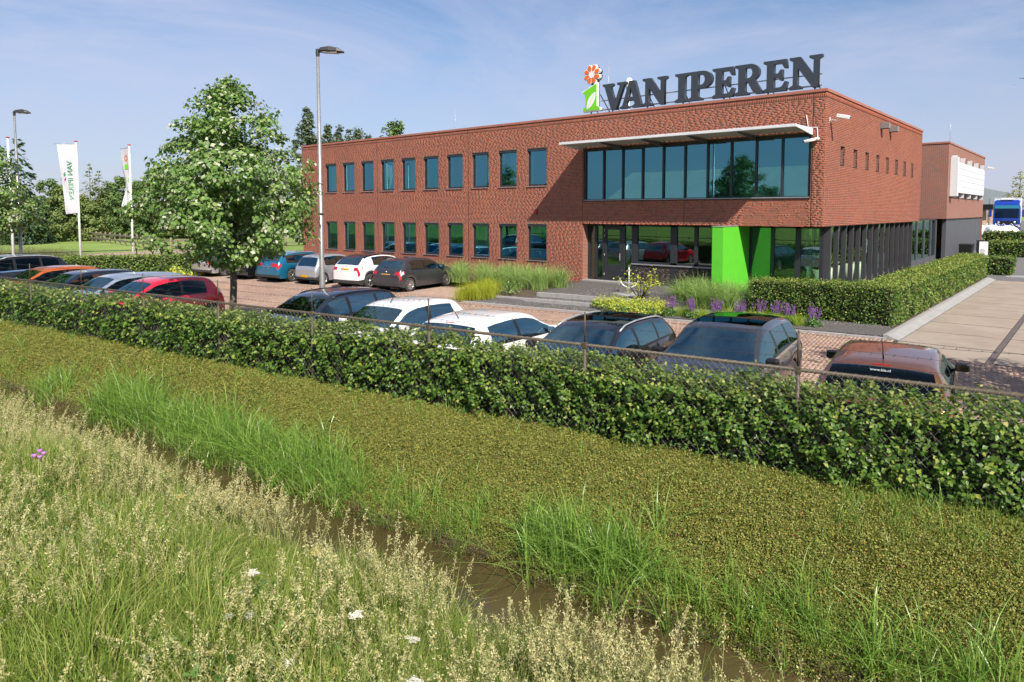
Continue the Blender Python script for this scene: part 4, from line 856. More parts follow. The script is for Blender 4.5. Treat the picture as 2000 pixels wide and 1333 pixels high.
# ------------------------------------------------------------------ cars
def prof(pts, sig=0.035):
    xs = np.arange(-0.3, 6.3, 0.01); z = np.interp(xs, [p[0] for p in pts], [p[1] for p in pts])
    k = np.exp(-0.5 * (np.arange(-12, 13) * 0.01 / sig) ** 2); k /= k.sum(); zz = np.convolve(np.pad(z, 12, mode='edge'), k, 'valid')
    return lambda x: float(np.interp(x, xs, zz))
WHEELS = {}
def wheel_mesh(r, w, spokes, style):
    key = (r, w, spokes, style)
    if key in WHEELS: return WHEELS[key]
    t = MB(); h = w / 2; ri = r * 0.66
    t.lathe([(ri, -h), (r * 0.9, -h * 1.02), (r * 0.985, -h * 0.8), (r, -h * 0.4), (r, h * 0.4), (r * 0.985, h * 0.8), (r * 0.9, h * 1.02), (ri, h)], (0, 0, 0), 'Y', 26)
    rim = MB(); rim.lathe([(ri * 1.02, h * 0.98), (ri * 0.97, h * 1.02), (ri * 0.90, h * 0.90), (ri * 0.88, h * 0.2)], (0, 0, 0), 'Y', 26)
    for k in range(spokes):
        a = 2 * math.pi * k / spokes
        for off in ((-0.13, 0.13) if style == 'split' else (0,)):
            a2 = a + off; wd = 0.018 if style == 'split' else (0.03 if style == 'thin' else 0.045)
            u = Vector((math.cos(a2), 0, math.sin(a2))); v = Vector((-u.z, 0, u.x)); c0 = Vector((math.cos(a), 0, math.sin(a))) * ri * 0.2
            p = [c0 + v * wd * 0.6, c0 - v * wd * 0.6, u * ri * 0.95 - v * wd, u * ri * 0.95 + v * wd]
            rim.add([(*(q + Vector((0, h * 0.86, 0))),) for q in p] + [(*(q + Vector((0, h * 0.55, 0))),) for q in p], [(0, 1, 2, 3), (0, 4, 5, 1), (2, 6, 7, 3), (1, 5, 6, 2), (3, 7, 4, 0)])
    rim.lathe([(0.001, h * 0.93), (ri * 0.2, h * 0.91), (ri * 0.24, h * 0.5)], (0, 0, 0), 'Y', 14)
    bk = MB(); bk.lathe([(0.001, h * 0.35), (ri, h * 0.35), (ri, -h), (0.001, -h)], (0, 0, 0), 'Y', 22)
    out = []
    for m, nm, mt in ((t, 'tyre', 'tyre'), (rim, 'rim', 'rim'), (bk, 'brake', 'rim_dark')):
        me = m.mesh(nm); me.materials.append(M[mt]); out.append(me)
    WHEELS[key] = out; return out

def scale_spec(pts, L0, L1, dz): return [(x * L1 / L0, z * dz) for x, z in pts]
SPECS = {
 'hatch': dict(L=3.97, W=1.74, H=1.46, r=0.305, xr=0.70, xf=3.22, top=[(0, .62), (.05, .76), (.16, .98), (.22, 1.03), (.52, 1.36), (.70, 1.405), (1.0, 1.44), (1.55, 1.46), (2.05, 1.435), (2.35, 1.37), (3.02, 1.00), (3.2, .965), (3.6, .88), (3.82, .77), (3.97, .58)],
               belt=[(0, .58), (.06, .70), (.20, .90), (.5, .955), (1.2, .94), (2.4, .91), (3.05, .90), (3.5, .83), (3.8, .70), (3.97, .54)], rw=(.22, .52), ws=(2.38, 3.0), xC=.78, xA=2.92, B=[(1.62, 1.72)]),
 'wagon': dict(L=4.58, W=1.80, H=1.49, r=0.325, xr=0.98, xf=3.66, top=[(0, .62), (.05, .78), (.14, 1.0), (.19, 1.05), (.52, 1.385), (.72, 1.43), (1.2, 1.47), (1.9, 1.49), (2.45, 1.46), (2.75, 1.40), (3.48, 1.00), (3.7, .96), (4.15, .88), (4.42, .76), (4.58, .58)],
               belt=[(0, .58), (.06, .72), (.2, .93), (.5, .965), (1.2, .95), (2.6, .92), (3.5, .90), (4.05, .84), (4.38, .70), (4.58, .54)], rw=(.19, .52), ws=(2.78, 3.46), xC=.62, xA=3.36, B=[(1.15, 1.23), (2.12, 2.22)]),
 'suv': dict(L=4.62, W=1.86, H=1.66, r=0.36, xr=0.94, xf=3.76, top=[(0, .70), (.05, .88), (.13, 1.12), (.18, 1.17), (.46, 1.53), (.68, 1.59), (1.2, 1.64), (1.9, 1.66), (2.4, 1.63), (2.68, 1.58), (3.42, 1.14), (3.65, 1.10), (4.2, 1.04), (4.45, .92), (4.62, .66)],
             belt=[(0, .66), (.06, .82), (.2, 1.04), (.5, 1.08), (1.2, 1.06), (2.6, 1.02), (3.45, 1.03), (4.1, .99), (4.42, .86), (4.62, .62)], rw=(.18, .46), ws=(2.71, 3.40), xC=.58, xA=3.30, B=[(1.18, 1.27), (2.1, 2.2)]),
 'mini': dict(L=3.44, W=1.63, H=1.47, r=0.285, xr=0.50, xf=2.84, top=[(0, .58), (.03, .70), (.10, .86), (.14, .90), (.36, 1.33), (.50, 1.40), (.9, 1.45), (1.3, 1.47), (1.75, 1.44), (2.05, 1.37), (2.72, .99), (2.9, .955), (3.2, .85), (3.36, .72), (3.44, .56)],
              belt=[(0, .54), (.05, .66), (.14, .84), (.4, .93), (1.0, .92), (2.1, .90), (2.75, .89), (3.1, .81), (3.34, .66), (3.44, .52)], rw=(.13, .36), ws=(2.08, 2.70), xC=.62, xA=2.62, B=[(1.30, 1.39)]),
 'cross': dict(L=4.13, W=1.77, H=1.57, r=0.345, xr=0.80, xf=3.33, top=[(0, .70), (.05, .84), (.15, 1.05), (.20, 1.10), (.56, 1.44), (.78, 1.50), (1.2, 1.55), (1.7, 1.57), (2.2, 1.53), (2.5, 1.46), (3.12, 1.08), (3.3, 1.05), (3.75, .98), (3.98, .86), (4.13, .64)],
               belt=[(0, .66), (.06, .80), (.2, 1.0), (.5, 1.10), (1.2, 1.05), (2.4, 1.0), (3.15, .99), (3.65, .93), (3.95, .80), (4.13, .60)], rw=(.20, .56), ws=(2.53, 3.10), xC=1.0, xA=3.0, B=[(1.82, 1.92)]),
}
def car(name, kind, loc, rz, color, label, L=None, W=None, H=None, glass_rear=False, clad=False, tail='side', spokes=10, wstyle='thin', roof=None, rails=None, plate=True, pano=False, antenna=None, decal=None, interior=True, mirrors=True, trim='trim', wheels=True, group='cars parked on the paving'):
    s = dict(SPECS[kind]); L0, W0, H0 = s['L'], s['W'], s['H']; L = L or L0; W = W or W0; H = H or H0
    kx = L / L0; kz = H / H0
    top = prof([(x * kx, z * kz) for x, z in s['top']]); belt = prof([(x * kx, z * kz) for x, z in s['belt']])
    xr, xf, r = s['xr'] * kx, s['xf'] * kx, s['r']; ra = r + 0.045
    root = empty(name, loc, rz, label, 'car', group)
    cx = L / 2
    def sill(x):
        z = 0.20 + 0.10 * max(0, 1 - x / 0.35) ** 2 + 0.06 * max(0, 1 - (L - x) / 0.4) ** 2
        for xa in (xr, xf):
            d = abs(x - xa)
            if d < ra: z = max(z, r + math.sqrt(ra * ra - d * d))
        return z
    def ring(x, f=1.0):
        zs, zb, zt = sill(x), belt(x), top(x); zb = max(zb, zs + 0.08); zt = max(zt, zb + 0.02)
        e0 = max(0, 1 - x / 0.5); e1 = max(0, 1 - (L - x) / 0.7); pl = 1 - 0.10 * e0 ** 2.2 - 0.17 * e1 ** 2.2
        w = W / 2 * pl; g = zt - zb; q = min(1, g / 0.50)
        wr = w * (0.95 - 0.22 * q); zr = zt - 0.075 * min(1, g / 0.3)
        wb = w * 0.955
        P = [(w * 0.955, zs), (w * 0.995, zs + 0.28 * (zb - zs)), (w, zs + 0.58 * (zb - zs)), (w * 0.992, zs + 0.82 * (zb - zs)), (wb, zb)]
        def lerp(t): return (wb + (wr - wb) * t + 0.025 * q * math.sin(math.pi * t), zb + (zr - zb) * t)
        P += [lerp(0.10), lerp(0.5), lerp(0.90), (wr, zr), (wr * 0.90, zt - 0.030 * min(1, g / 0.3)), (wr * 0.70, zt - 0.016), (wr * 0.42, zt - 0.006), (0.0, zt)]
        return [(y * f, z) for y, z in P]
    xs = {0.06, L - 0.08, *[v * kx for v in s['rw']], *[v * kx for v in s['ws']], s['xC'] * kx, s['xA'] * kx}
    for p, q in s['B']: xs |= {p * kx, q * kx}
    for xa in (xr, xf): xs |= {xa + ra * math.cos(R(t)) for t in range(0, 181, 18)}
    xs |= set(np.linspace(0.06, 0.34, 9)); xs |= set(np.arange(0.3, L - 0.08, 0.14)); xs |= set(np.linspace(L - 0.5, L - 0.08, 6))
    xs = sorted(xs); cl = [xs[0]]
    keyx = {round(v, 4) for v in [*[v * kx for v in s['rw']], *[v * kx for v in s['ws']], s['xC'] * kx, s['xA'] * kx, *[v * kx for pq in s['B'] for v in pq]]}
    for x in xs[1:]:
        if x - cl[-1] > 0.015: cl.append(x)
        elif round(x, 4) in keyx: cl[-1] = x
    st = [(0.06 * f * f, f, 0.06) for f in (0.0, 0.3, 0.6, 0.85)] + [(x, 1.0, x) for x in cl] + [(L - 0.10 * f * f, f, L - 0.08) for f in (0.85, 0.6, 0.3, 0.0)]
    G = np.array([[(x - cx, y, z) for y, z in ring(xx, f)] for x, f, xx in st])      # stations x rings x 3
    X = np.array([a[2] if a[1] == 1.0 else (a[0] if a[0] < 1 else a[0]) for a in st]); nS, nR = G.shape[:2]
    inn = lambda a, b: [i for i in range(nS - 1) if st[i][1] == 1.0 and st[i + 1][1] == 1.0 and X[i] >= a - 1e-4 and X[i + 1] <= b + 1e-4]
    rw = [v * kx for v in s['rw']]; ws = [v * kx for v in s['ws']]; xC, xA = s['xC'] * kx, s['xA'] * kx
    role = {}
    for i in inn(*ws):
        for j in (9, 10, 11): role[(i, j)] = 'windscreen'
    for i in inn(*rw):
        for j in (9, 10, 11): role[(i, j)] = 'rear_window'
    for i in inn(xC, xA):
        for j in (5, 6): role[(i, j)] = 'side'
    pil = []
    for p, q in s['B']: pil += inn(p * kx, q * kx)
    if pano:
        for i in inn(rw[1] + 0.25, ws[0] - 0.22):
            for j in (9, 10, 11): role[(i, j)] = 'roof_glass'
    if roof:
        for i in inn(rw[1], ws[0]):
            for j in (8, 9, 10, 11): role.setdefault((i, j), 'roof')
    def sub(cells, nm, mats, parent, off=0.0, both=True, thick=False, smooth=True):
        cells = list(cells)
        if not cells: return None
        m = MB(); idx = {}
        def vid(i, j, sg):
            key = (i, j, sg)
            if key not in idx:
                p = G[i, j].copy()
                if off:
                    i0, i1, j0, j1 = max(i - 1, 0), min(i + 1, nS - 1), max(j - 1, 0), min(j + 1, nR - 1)
                    n = np.cross(G[i1, j] - G[i0, j], G[i, j1] - G[i, j0]); L_ = np.linalg.norm(n)
                    if L_ > 1e-9: n = n / L_; n = n if n[1] > -1e-6 or j == nR - 1 else -n
                    if L_ > 1e-9:
                        if j >= 8 and n[2] < 0: n = -n
                        p = p + n * off
                if j == nR - 1: p[1] = 0
                idx[key] = len(m.v); m.v.append((p[0], p[1] * sg, p[2]))
            return idx[key]
        for i, j in cells:
            for sg in ((1, -1) if both else (both_side,)):
                q = [vid(i, j, sg if j < nR - 1 else 1), vid(i + 1, j, sg), vid(i + 1, j + 1, sg if j + 1 < nR - 1 else 1), vid(i, j + 1, sg if j + 1 < nR - 1 else 1)]
                if sg < 0: q = q[::-1]
                if len(set(q)) == 4: m.f.append(tuple(q)); m.mi.append(0); m.sm.append(smooth)
        return m.build(nm, mats, parent)
    allc = [(i, j) for i in range(nS - 1) for j in range(nR - 1)]
    body_c = [c for c in allc if c not in role and not (clad and c[1] == 0)]
    body = sub(body_c, 'body', color, root)
    if clad: sub([c for c in allc if c[1] == 0], 'cladding', M['plastic'], root, 0.004)
    both_side = 1
    def sided(cells, nm, mat, off):
        nonlocal both_side
        for sd in (1, -1):
            both_side = sd; sub(cells, nm, mat, root, off, both=False)
    GL, GD = M['car_glass'], M['car_glass_dark']
    sub([c for c, v in role.items() if v == 'windscreen'], 'windscreen', GL, root)
    sub([c for c, v in role.items() if v == 'rear_window'], 'rear_window', GD if glass_rear else GL, root)
    sub([c for c, v in role.items() if v == 'roof_glass'], 'roof_window', M['car_glass_dark'], root)
    if roof: sub([c for c, v in role.items() if v == 'roof'], 'roof', roof, root)
    side = [c for c, v in role.items() if v == 'side']
    for p, q in s['B']:
        ii = set(inn(p * kx, q * kx)); sided([c for c in side if c[0] in ii], 'pillar', M['trim'], 0.002)
    cuts = sorted([(p * kx, q * kx) for p, q in s['B']]); segs = []; x0 = xC
    for p, q in cuts: segs.append((x0, p)); x0 = q
    segs.append((x0, xA))
    for k, (p, q) in enumerate(segs):
        ii = set(inn(p, q)); sided([c for c in side if c[0] in ii], 'side_window', GD if (glass_rear and k < len(segs) - 1) else GL, 0.0)
    # window surround line
    if trim:
        ii = inn(xC, xA); sided([(i, 4) for i in ii], 'window_trim', M[trim], 0.004)
    # lamps
    def cells_x(a, b, js): return [(i, j) for i in inn(a, b) for j in js]
    if tail == 'side': sided(cells_x(0.06, 0.30, (3, 4)) + cells_x(0.06, 0.135, (5, 6, 7, 8, 9)), 'tail_lamp', M['tail'], 0.012)
    elif tail == 'wide':
        sided(cells_x(0.06, 0.27, (3, 4)) + cells_x(0.06, 0.135, (5, 6, 7, 8, 9, 10)), 'tail_lamp', M['tail'], 0.012)
    elif tail == 'claw':
        sided(cells_x(0.06, 0.36, (3,)) + cells_x(0.06, 0.30, (4,)) + cells_x(0.06, 0.17, (2,)) + cells_x(0.06, 0.135, (5, 6, 7, 8, 9)), 'tail_lamp', M['tail'], 0.014); sided(cells_x(0.13, 0.30, (3,)), 'tail_lamp_insert', M['tail_clear'], 0.02)
    elif tail == 'tall': sided(cells_x(0.06, 0.20, (4, 5)) + cells_x(0.17, 0.30, (5, 6)), 'tail_lamp', M['tail_clear'], 0.014)
    sided(cells_x(L - 0.52, L - 0.16, (3, 4)), 'headlamp', M['headlamp'], 0.008)
    # dark lower rear
    sub([(i, 0) for i in range(0, 8)], 'rear_bumper_insert', M['plastic'], root, 0.006)
    sub([(i, j) for i in range(nS - 5, nS - 1) for j in (0, 1)], 'grille', M['plastic'], root, 0.006)
    # plate on the tail
    if plate:
        xp = next((x for x in np.arange(0.04, 0.3, 0.004) if top(x) >= 0.60 * kz + (0.16 if kind != 'mini' else 0.0)), 0.06)
        zc = top(xp) - 0.02; dx = 0.10; sl = (top(xp + 0.03) - top(xp - 0.03)) / 0.06; ang = math.atan2(1, sl) if sl > 0 else 0
        if kind == 'mini': xp, zc, ang = 0.0, 0.42, 0.05
        if kind == 'cross': zc += 0.10; xp = next(x for x in np.arange(0.04, 0.3, 0.004) if top(x) >= zc)
        p = MB(); p.bbox(-0.008, 0.0, -0.26, 0.26, -0.055, 0.055, 0.003); p = p.build('number_plate', M['plate'], root); p.location = (xp - cx - 0.022, 0, zc); p.rotation_euler = (0, ang * 0.8, 0)
        MB().box(-0.0095, -0.0085, 0.215, 0.258, -0.05, 0.05).build('plate_band', M['plate_blue'], p)
        ink = MB(); y = 0.17
        for w in (0.035, 0.035, 0.015, 0.035, 0.035, 0.035, 0.015, 0.035):
            if w > 0.02: ink.box(-0.0095, -0.0085, y - w, y, -0.034, -0.024); ink.box(-0.0095, -0.0085, y - 0.011, y, -0.024, 0.034); ink.box(-0.0095, -0.0085, y - w, y - 0.011, 0.022 if w != 0.035 else 0.0, 0.034 if w != 0.035 else 0.01)
            else: ink.box(-0.0095, -0.0085, y - w, y, -0.006, 0.006)
            y -= w + 0.013
        ink.build('plate_marks', M['plate_ink'], p)
        xb = rw[0]; b_ = MB().bbox(-0.006, 0.006, -0.11, 0.11, -0.012, 0.012, 0.004).build('brake_lamp', M['tail'], root); b_.location = (rw[1] - cx + 0.03, 0, top(rw[1] + 0.03) + 0.0)
        em = MB().lathe([(0.001, 0.02), (0.045, 0.016), (0.05, 0)], (0, 0, 0), 'X', 12).build('badge', M['chrome'], root); xm = next(x for x in np.arange(0.04, 0.4, 0.004) if top(x) >= zc + 0.14); em.location = (xm - cx - 0.01, 0, top(xm)); em.rotation_euler = (0, R(160) if True else 0, 0)
        wp = MB().path([(0.0, 0.0, 0.0), (0.03, 0.10, 0.012), (0.05, 0.36, 0.015)], 0.010, 6).build('wiper', M['trim'], root); wp.location = (rw[0] - cx - 0.005, -0.05, top(rw[0]) + 0.022)
    # handles, mirrors
    hb = MB()
    for sd in (1, -1):
        for p, q in ([cuts[-1]] if len(cuts) == 1 else cuts[-2:]):
            h = MB(); x = p - 0.16; y = W / 2 * 0.985
            h.bbox(x - 0.09 - cx, x + 0.09 - cx, sd * y - 0.018, sd * y + 0.018, belt(x) - 0.125, belt(x) - 0.095, 0.008); h.build('door_handle', color, root)
        if mirrors:
            mx_ = xA - 0.28; m_ = MB(); y = W / 2 * 0.95; zz = belt(mx_) + 0.10
            m_.bbox(-0.07, 0.09, -0.10, 0.10, -0.065, 0.075, 0.035); o = m_.build('mirror', color if color.name.split('_')[-1] in ('white', 'red', 'icesilver', 'silver', 'blue') else M['trim'], root); o.location = (mx_ + 0.08 - cx, sd * (y + 0.10), zz)
            MB().box(-0.073, -0.068, -0.08, 0.08, -0.045, 0.055).build('mirror_glass', M['chrome'], o)
            MB().tube((mx_ + 0.08 - cx, sd * (y - 0.06), zz - 0.06), (mx_ + 0.08 - cx, sd * (y + 0.05), zz - 0.03), 0.025, n=8).build('mirror_arm', M['trim'], root)
        if rails:
            pts = []
            for x in np.linspace(rw[1] + 0.10, ws[0] - 0.12, 9):
                q = ring(x); e = min(1, (x - rw[1] - 0.10) / 0.12, (ws[0] - 0.12 - x) / 0.12); pts.append((x - cx, sd * q[8][0] * 0.985, q[8][1] + 0.012 + 0.035 * max(0, e)))
            MB().path(pts, 0.016, 8).build('roof_rail', M[rails], root)
    if antenna is not None:
        xa = antenna; MB().path([(xa - cx, 0, top(xa) - 0.005), (xa - cx - 0.14, 0, top(xa) + 0.16), (xa - cx - 0.32, 0, top(xa) + 0.34)], [0.012, 0.006, 0.004], 6).build('antenna', M['trim'], root)
    if decal:
        me = text_mesh(decal, 0.058); me.materials.append(M['anthracite_light']); o = bpy.data.objects.new('window_lettering', me); link(o, root); xm = rw[0] + (rw[1] - rw[0]) * 0.78; sl = math.atan2(top(rw[1]) - top(rw[0]), rw[1] - rw[0]); o.rotation_euler = (sl, 0, R(-90)); o.location = (xm - cx - 0.012, 0.135, top(xm) + 0.012)
    # underside and cabin
    u = MB(); u.box(0.25 - cx, L - 0.3 - cx, -W / 2 + 0.20, W / 2 - 0.20, 0.17, 0.50); u.box(xr + ra + 0.02 - cx, xf - ra - 0.02 - cx, -W / 2 + 0.07, W / 2 - 0.07, 0.18, 0.48)
    u.build('underbody', M['under'], root)
    if interior:
        d = MB(); xd = xA - 0.30; d.bbox(xd - 0.30 - cx, xd + 0.30 - cx, -W / 2 + 0.16, W / 2 - 0.16, 0.5, belt(xd) - 0.03, 0.04); d.build('dashboard', M['plastic'], root)
        sw = MB(); sw.lathe([(0.165, 0.012), (0.18, 0.02), (0.195, 0.012), (0.195, -0.012), (0.18, -0.02), (0.165, -0.012), (0.165, 0.012)], (0, 0, 0), 'X', 18); o = sw.build('steering_wheel', M['trim'], root); o.location = (xd - 0.42 - cx, 0.36, belt(xd) - 0.02); o.rotation_euler = (0, R(-25), 0)
        xs_ = (ws[0] + 0.0) - 0.55
        for sd in (0.36, -0.36):
            q = MB(); q.bbox(-0.10, 0.03, -0.24, 0.24, 0.45, 1.02 * kz, 0.05); q.bbox(-0.08, 0.02, -0.13, 0.13, 1.04 * kz, 1.25 * kz, 0.05); o = q.build('seat', M['seat'], root); o.location = (xs_ - cx, sd, 0)
        q = MB(); q.bbox(-0.10, 0.03, -W / 2 + 0.25, W / 2 - 0.25, 0.45, 0.98 * kz, 0.05)
        for y in (-0.4, 0.4): q.bbox(-0.08, 0.02, y - 0.12, y + 0.12, 0.99 * kz, 1.16 * kz, 0.04)
        o = q.build('rear_seat', M['seat'], root); o.location = (xs_ - 0.95 * kx - cx, 0, 0)
    if wheels:
        wm = wheel_mesh(r, 0.20, spokes, wstyle)
        for xa in (xr, xf):
            for sd in (1, -1):
                w_ = bpy.data.objects.new('wheel', wm[0]); link(w_, root); w_.location = (xa - cx, sd * (W / 2 - 0.125), r - 0.004); w_.rotation_euler = (0, random.uniform(0, 3), 0 if sd > 0 else math.pi)
                for me in wm[1:]: c_ = bpy.data.objects.new(me.name, me); link(c_, w_)
                a_ = MB(); a_.lathe([(ra + 0.02, 0.0), (ra + 0.02, -0.24), (0.05, -0.245)], (0, 0, 0), 'Y', 20); o = a_.build('wheel_arch_liner', M['under'], root); o.location = (xa - cx, sd * (W / 2 - 0.06), r); o.rotation_euler = (0, 0, 0 if sd > 0 else math.pi)
                if clad: 
                    ar = MB(); ar.path([((ra + 0.03) * math.cos(R(t)), 0, (ra + 0.03) * math.sin(R(t))) for t in range(-8, 189, 14)], 0.042, 6); o = ar.build('arch_trim', M['plastic'], root); o.location = (xa - cx, sd * (W / 2 - 0.02), r); o.scale = (1, 0.5, 1)
    return root
M['anthracite_light'] = plain('decal_grey', (0.36, 0.40, 0.40), 0.5)
def park(name, kind, a, bnose, facing, color, label, **k):
    """facing 'out': nose to the fence (bnose = distance of the end nearest the fence); 'in': nose to the building"""
    L = k.get('L') or SPECS[kind]['L']; b = bnose + L / 2; x, y, _ = fab(a, b)
    rz = FAL + (R(-90) if facing == 'out' else R(90)) + k.pop('yaw', 0.0)
    return car(name, kind, (x, y, ZP), rz, color, label, **k)
P_ = {}
for nm, c, mt, ro in (('grey', (0.055, 0.061, 0.073), .5, .32), ('white', (0.80, 0.80, 0.79), 0, .3), ('silver', (0.48, 0.50, 0.54), .6, .3), ('blue', (0.012, 0.17, 0.31), .45, .3), ('black', (0.008, 0.009, 0.012), .2, .25),
                      ('slate', (0.025, 0.036, 0.06), .5, .3), ('red', (0.72, 0.012, 0.035), .0, .3), ('orange', (0.55, 0.12, 0.02), .4, .3), ('navy', (0.012, 0.018, 0.032), .4, .3), ('icesilver', (0.40, 0.46, 0.55), .6, .3), ('gunmetal', (0.055, 0.055, 0.06), .6, .3), ('copper', (0.21, 0.085, 0.045), .5, .3), ('paleSilver', (0.55, 0.52, 0.54), .6, .3)):
    P_[nm] = paint('car_paint_' + nm, c, mt, ro)
def parked_cars():
    back = 13.55
    park('hatchback_car', 'hatch', -19.55, back, 'in', P_['grey'], 'dark grey five door hatchback with red claw tail lamps beside the lime grass', tail='claw', spokes=9, W=1.76, L=4.1)
    park('crossover_car', 'cross', -21.95, back - 0.1, 'in', P_['white'], 'white compact crossover with black lower cladding between the dark grey and small silver cars', tail='claw', clad=True, spokes=5, wstyle='split', glass_rear=True, roof=P_['black'], L=4.2)
    park('city_car', 'mini', -24.95, back + 0.15, 'in', P_['silver'], 'small silver city car with upright tail behind the lamp post', tail='tall', spokes=7, wstyle='wide', L=3.6)
    park('estate_car', 'wagon', -27.5, back - 0.1, 'in', P_['blue'], 'teal blue estate car with privacy glass in the row by the facade', tail='wide', spokes=5, wstyle='split', glass_rear=True, rails='alu')
    park('estate_car', 'wagon', -30.1, back - 0.05, 'in', P_['black'], 'black estate car with chrome window line half behind the tree trunk', tail='wide', spokes=5, wstyle='split', glass_rear=True, trim='chrome')
    park('estate_car', 'wagon', -33.1, back - 0.1, 'in', P_['paleSilver'], 'pale silver car at the end of the facade row by the hedge', tail='side', spokes=8, H=1.46)
    fr = 1.35
    park('hatchback_car', 'hatch', 0.72, fr + 0.10, 'in', P_['copper'], 'copper brown hatchback with tinted tailgate window next to the drive', tail='side', glass_rear=True, antenna=0.8, decal='www.kia.nl', L=4.2, W=1.78, H=1.48)
    park('sport_utility_car', 'suv', -1.85, fr - 0.1, 'out', P_['gunmetal'], 'dark grey tall family car with wide windscreen and glass roof', rails=None, pano=True, glass_rear=True, trim='chrome', H=1.58, W=1.82)
    park('estate_car', 'wagon', -4.35, fr - 0.2, 'out', P_['black'], 'black estate car with silver roof rails and panoramic roof', pano=True, rails='alu', L=4.65, H=1.41)
    park('hatchback_car', 'hatch', -6.65, fr - 0.15, 'in', P_['white'], 'white hatchback parked tail to the fence with a rod antenna', tail='side', antenna=0.85, L=4.25, W=1.78)
    park('hatchback_car', 'hatch', -9.4, fr - 0.1, 'out', P_['white'], 'white hatchback parked nose to the fence with rounded roof', antenna=2.15, L=3.95, H=1.46)
    park('estate_car', 'wagon', -12.1, fr - 0.15, 'out', P_['slate'], 'slate blue estate car with black roof rails before the lamp post', glass_rear=True, rails='trim')
    park('hatchback_car', 'mini', -19.35, fr - 0.1, 'out', P_['red'], 'bright red hatchback with boxy roof beside the tree', glass_rear=True, tail='tall', L=3.85, W=1.72, H=1.50, plate=False)
    park('estate_car', 'wagon', -22.0, fr - 0.15, 'out', P_['icesilver'], 'pale blue silver estate car beside the red hatchback', L=4.6, H=1.47)
    park('hatchback_car', 'hatch', -24.6, fr, 'out', P_['navy'], 'dark navy car between the silver and the orange one', L=4.3, W=1.78, H=1.45)
    park('hatchback_car', 'hatch', -27.0, fr, 'out', P_['orange'], 'orange hatchback in the row behind the hedge', L=4.1, H=1.50)
    park('estate_car', 'suv', -31.9, fr, 'out', P_['black'], 'large black estate car with chrome trim at the end of the fence row', trim='chrome', rails='alu', glass_rear=True, L=4.9, H=1.72)
parked_cars()
# ------------------------------------------------------------------ leaves, hedges, trees
def unit(v): return v / np.maximum(np.linalg.norm(v, axis=1, keepdims=True), 1e-9)
def leaf_frames(N, tilt=0.5, droop=0.4):
    n = len(N); z = unit(N + RNG.normal(0, tilt, (n, 3))); t = RNG.normal(0, 1, (n, 3)) + np.array([0, 0, -droop]); y = unit(t - (t * z).sum(1, keepdims=True) * z); x = np.cross(y, z)
    return np.stack([x, y, z], 2)
def box_surface(L, W, H, dens, z_low=0.05, tops=1.0, rough=0.06):
    """points and normals on a hedge block: length along x (centred y), base z 0"""
    P = []; Nn = []; top = []
    for ax, area in (('front', L * H), ('back', L * H), ('top', L * W), ('e0', W * H), ('e1', W * H)):
        n = int(area * dens * (tops if ax == 'top' else 1))
        u = RNG.random(n); v = RNG.random(n)
        if ax in ('front', 'back'):
            s = -1 if ax == 'front' else 1; p = np.stack([u * L, np.full(n, s * W / 2), z_low + v * (H - z_low)], 1); nn = np.tile([0, s, 0.25], (n, 1))
        elif ax == 'top': p = np.stack([u * L, (v - 0.5) * W, np.full(n, H)], 1); nn = np.tile([0, 0, 1.0], (n, 1))
        else: s = 0 if ax == 'e0' else 1; p = np.stack([np.full(n, s * L), (u - 0.5) * W, z_low + v * (H - z_low)], 1); nn = np.tile([-1 + 2 * s, 0, 0.25], (n, 1))
        P.append(p); Nn.append(nn.astype(float)); top.append(np.full(n, ax == 'top') | (p[:, 2] > H - 0.07))
    return np.concatenate(P), np.concatenate(Nn), np.concatenate(top)
def lumps(p, s, amp, seed):
    r = np.random.default_rng(seed); out = np.zeros(len(p))
    for k in range(7):
        w = r.normal(0, 1, 3) * s * (1 + 0.5 * k); ph = r.uniform(0, 6.28); out += np.sin(p @ w + ph) / (1 + 0.45 * k)
    return out * amp / 2
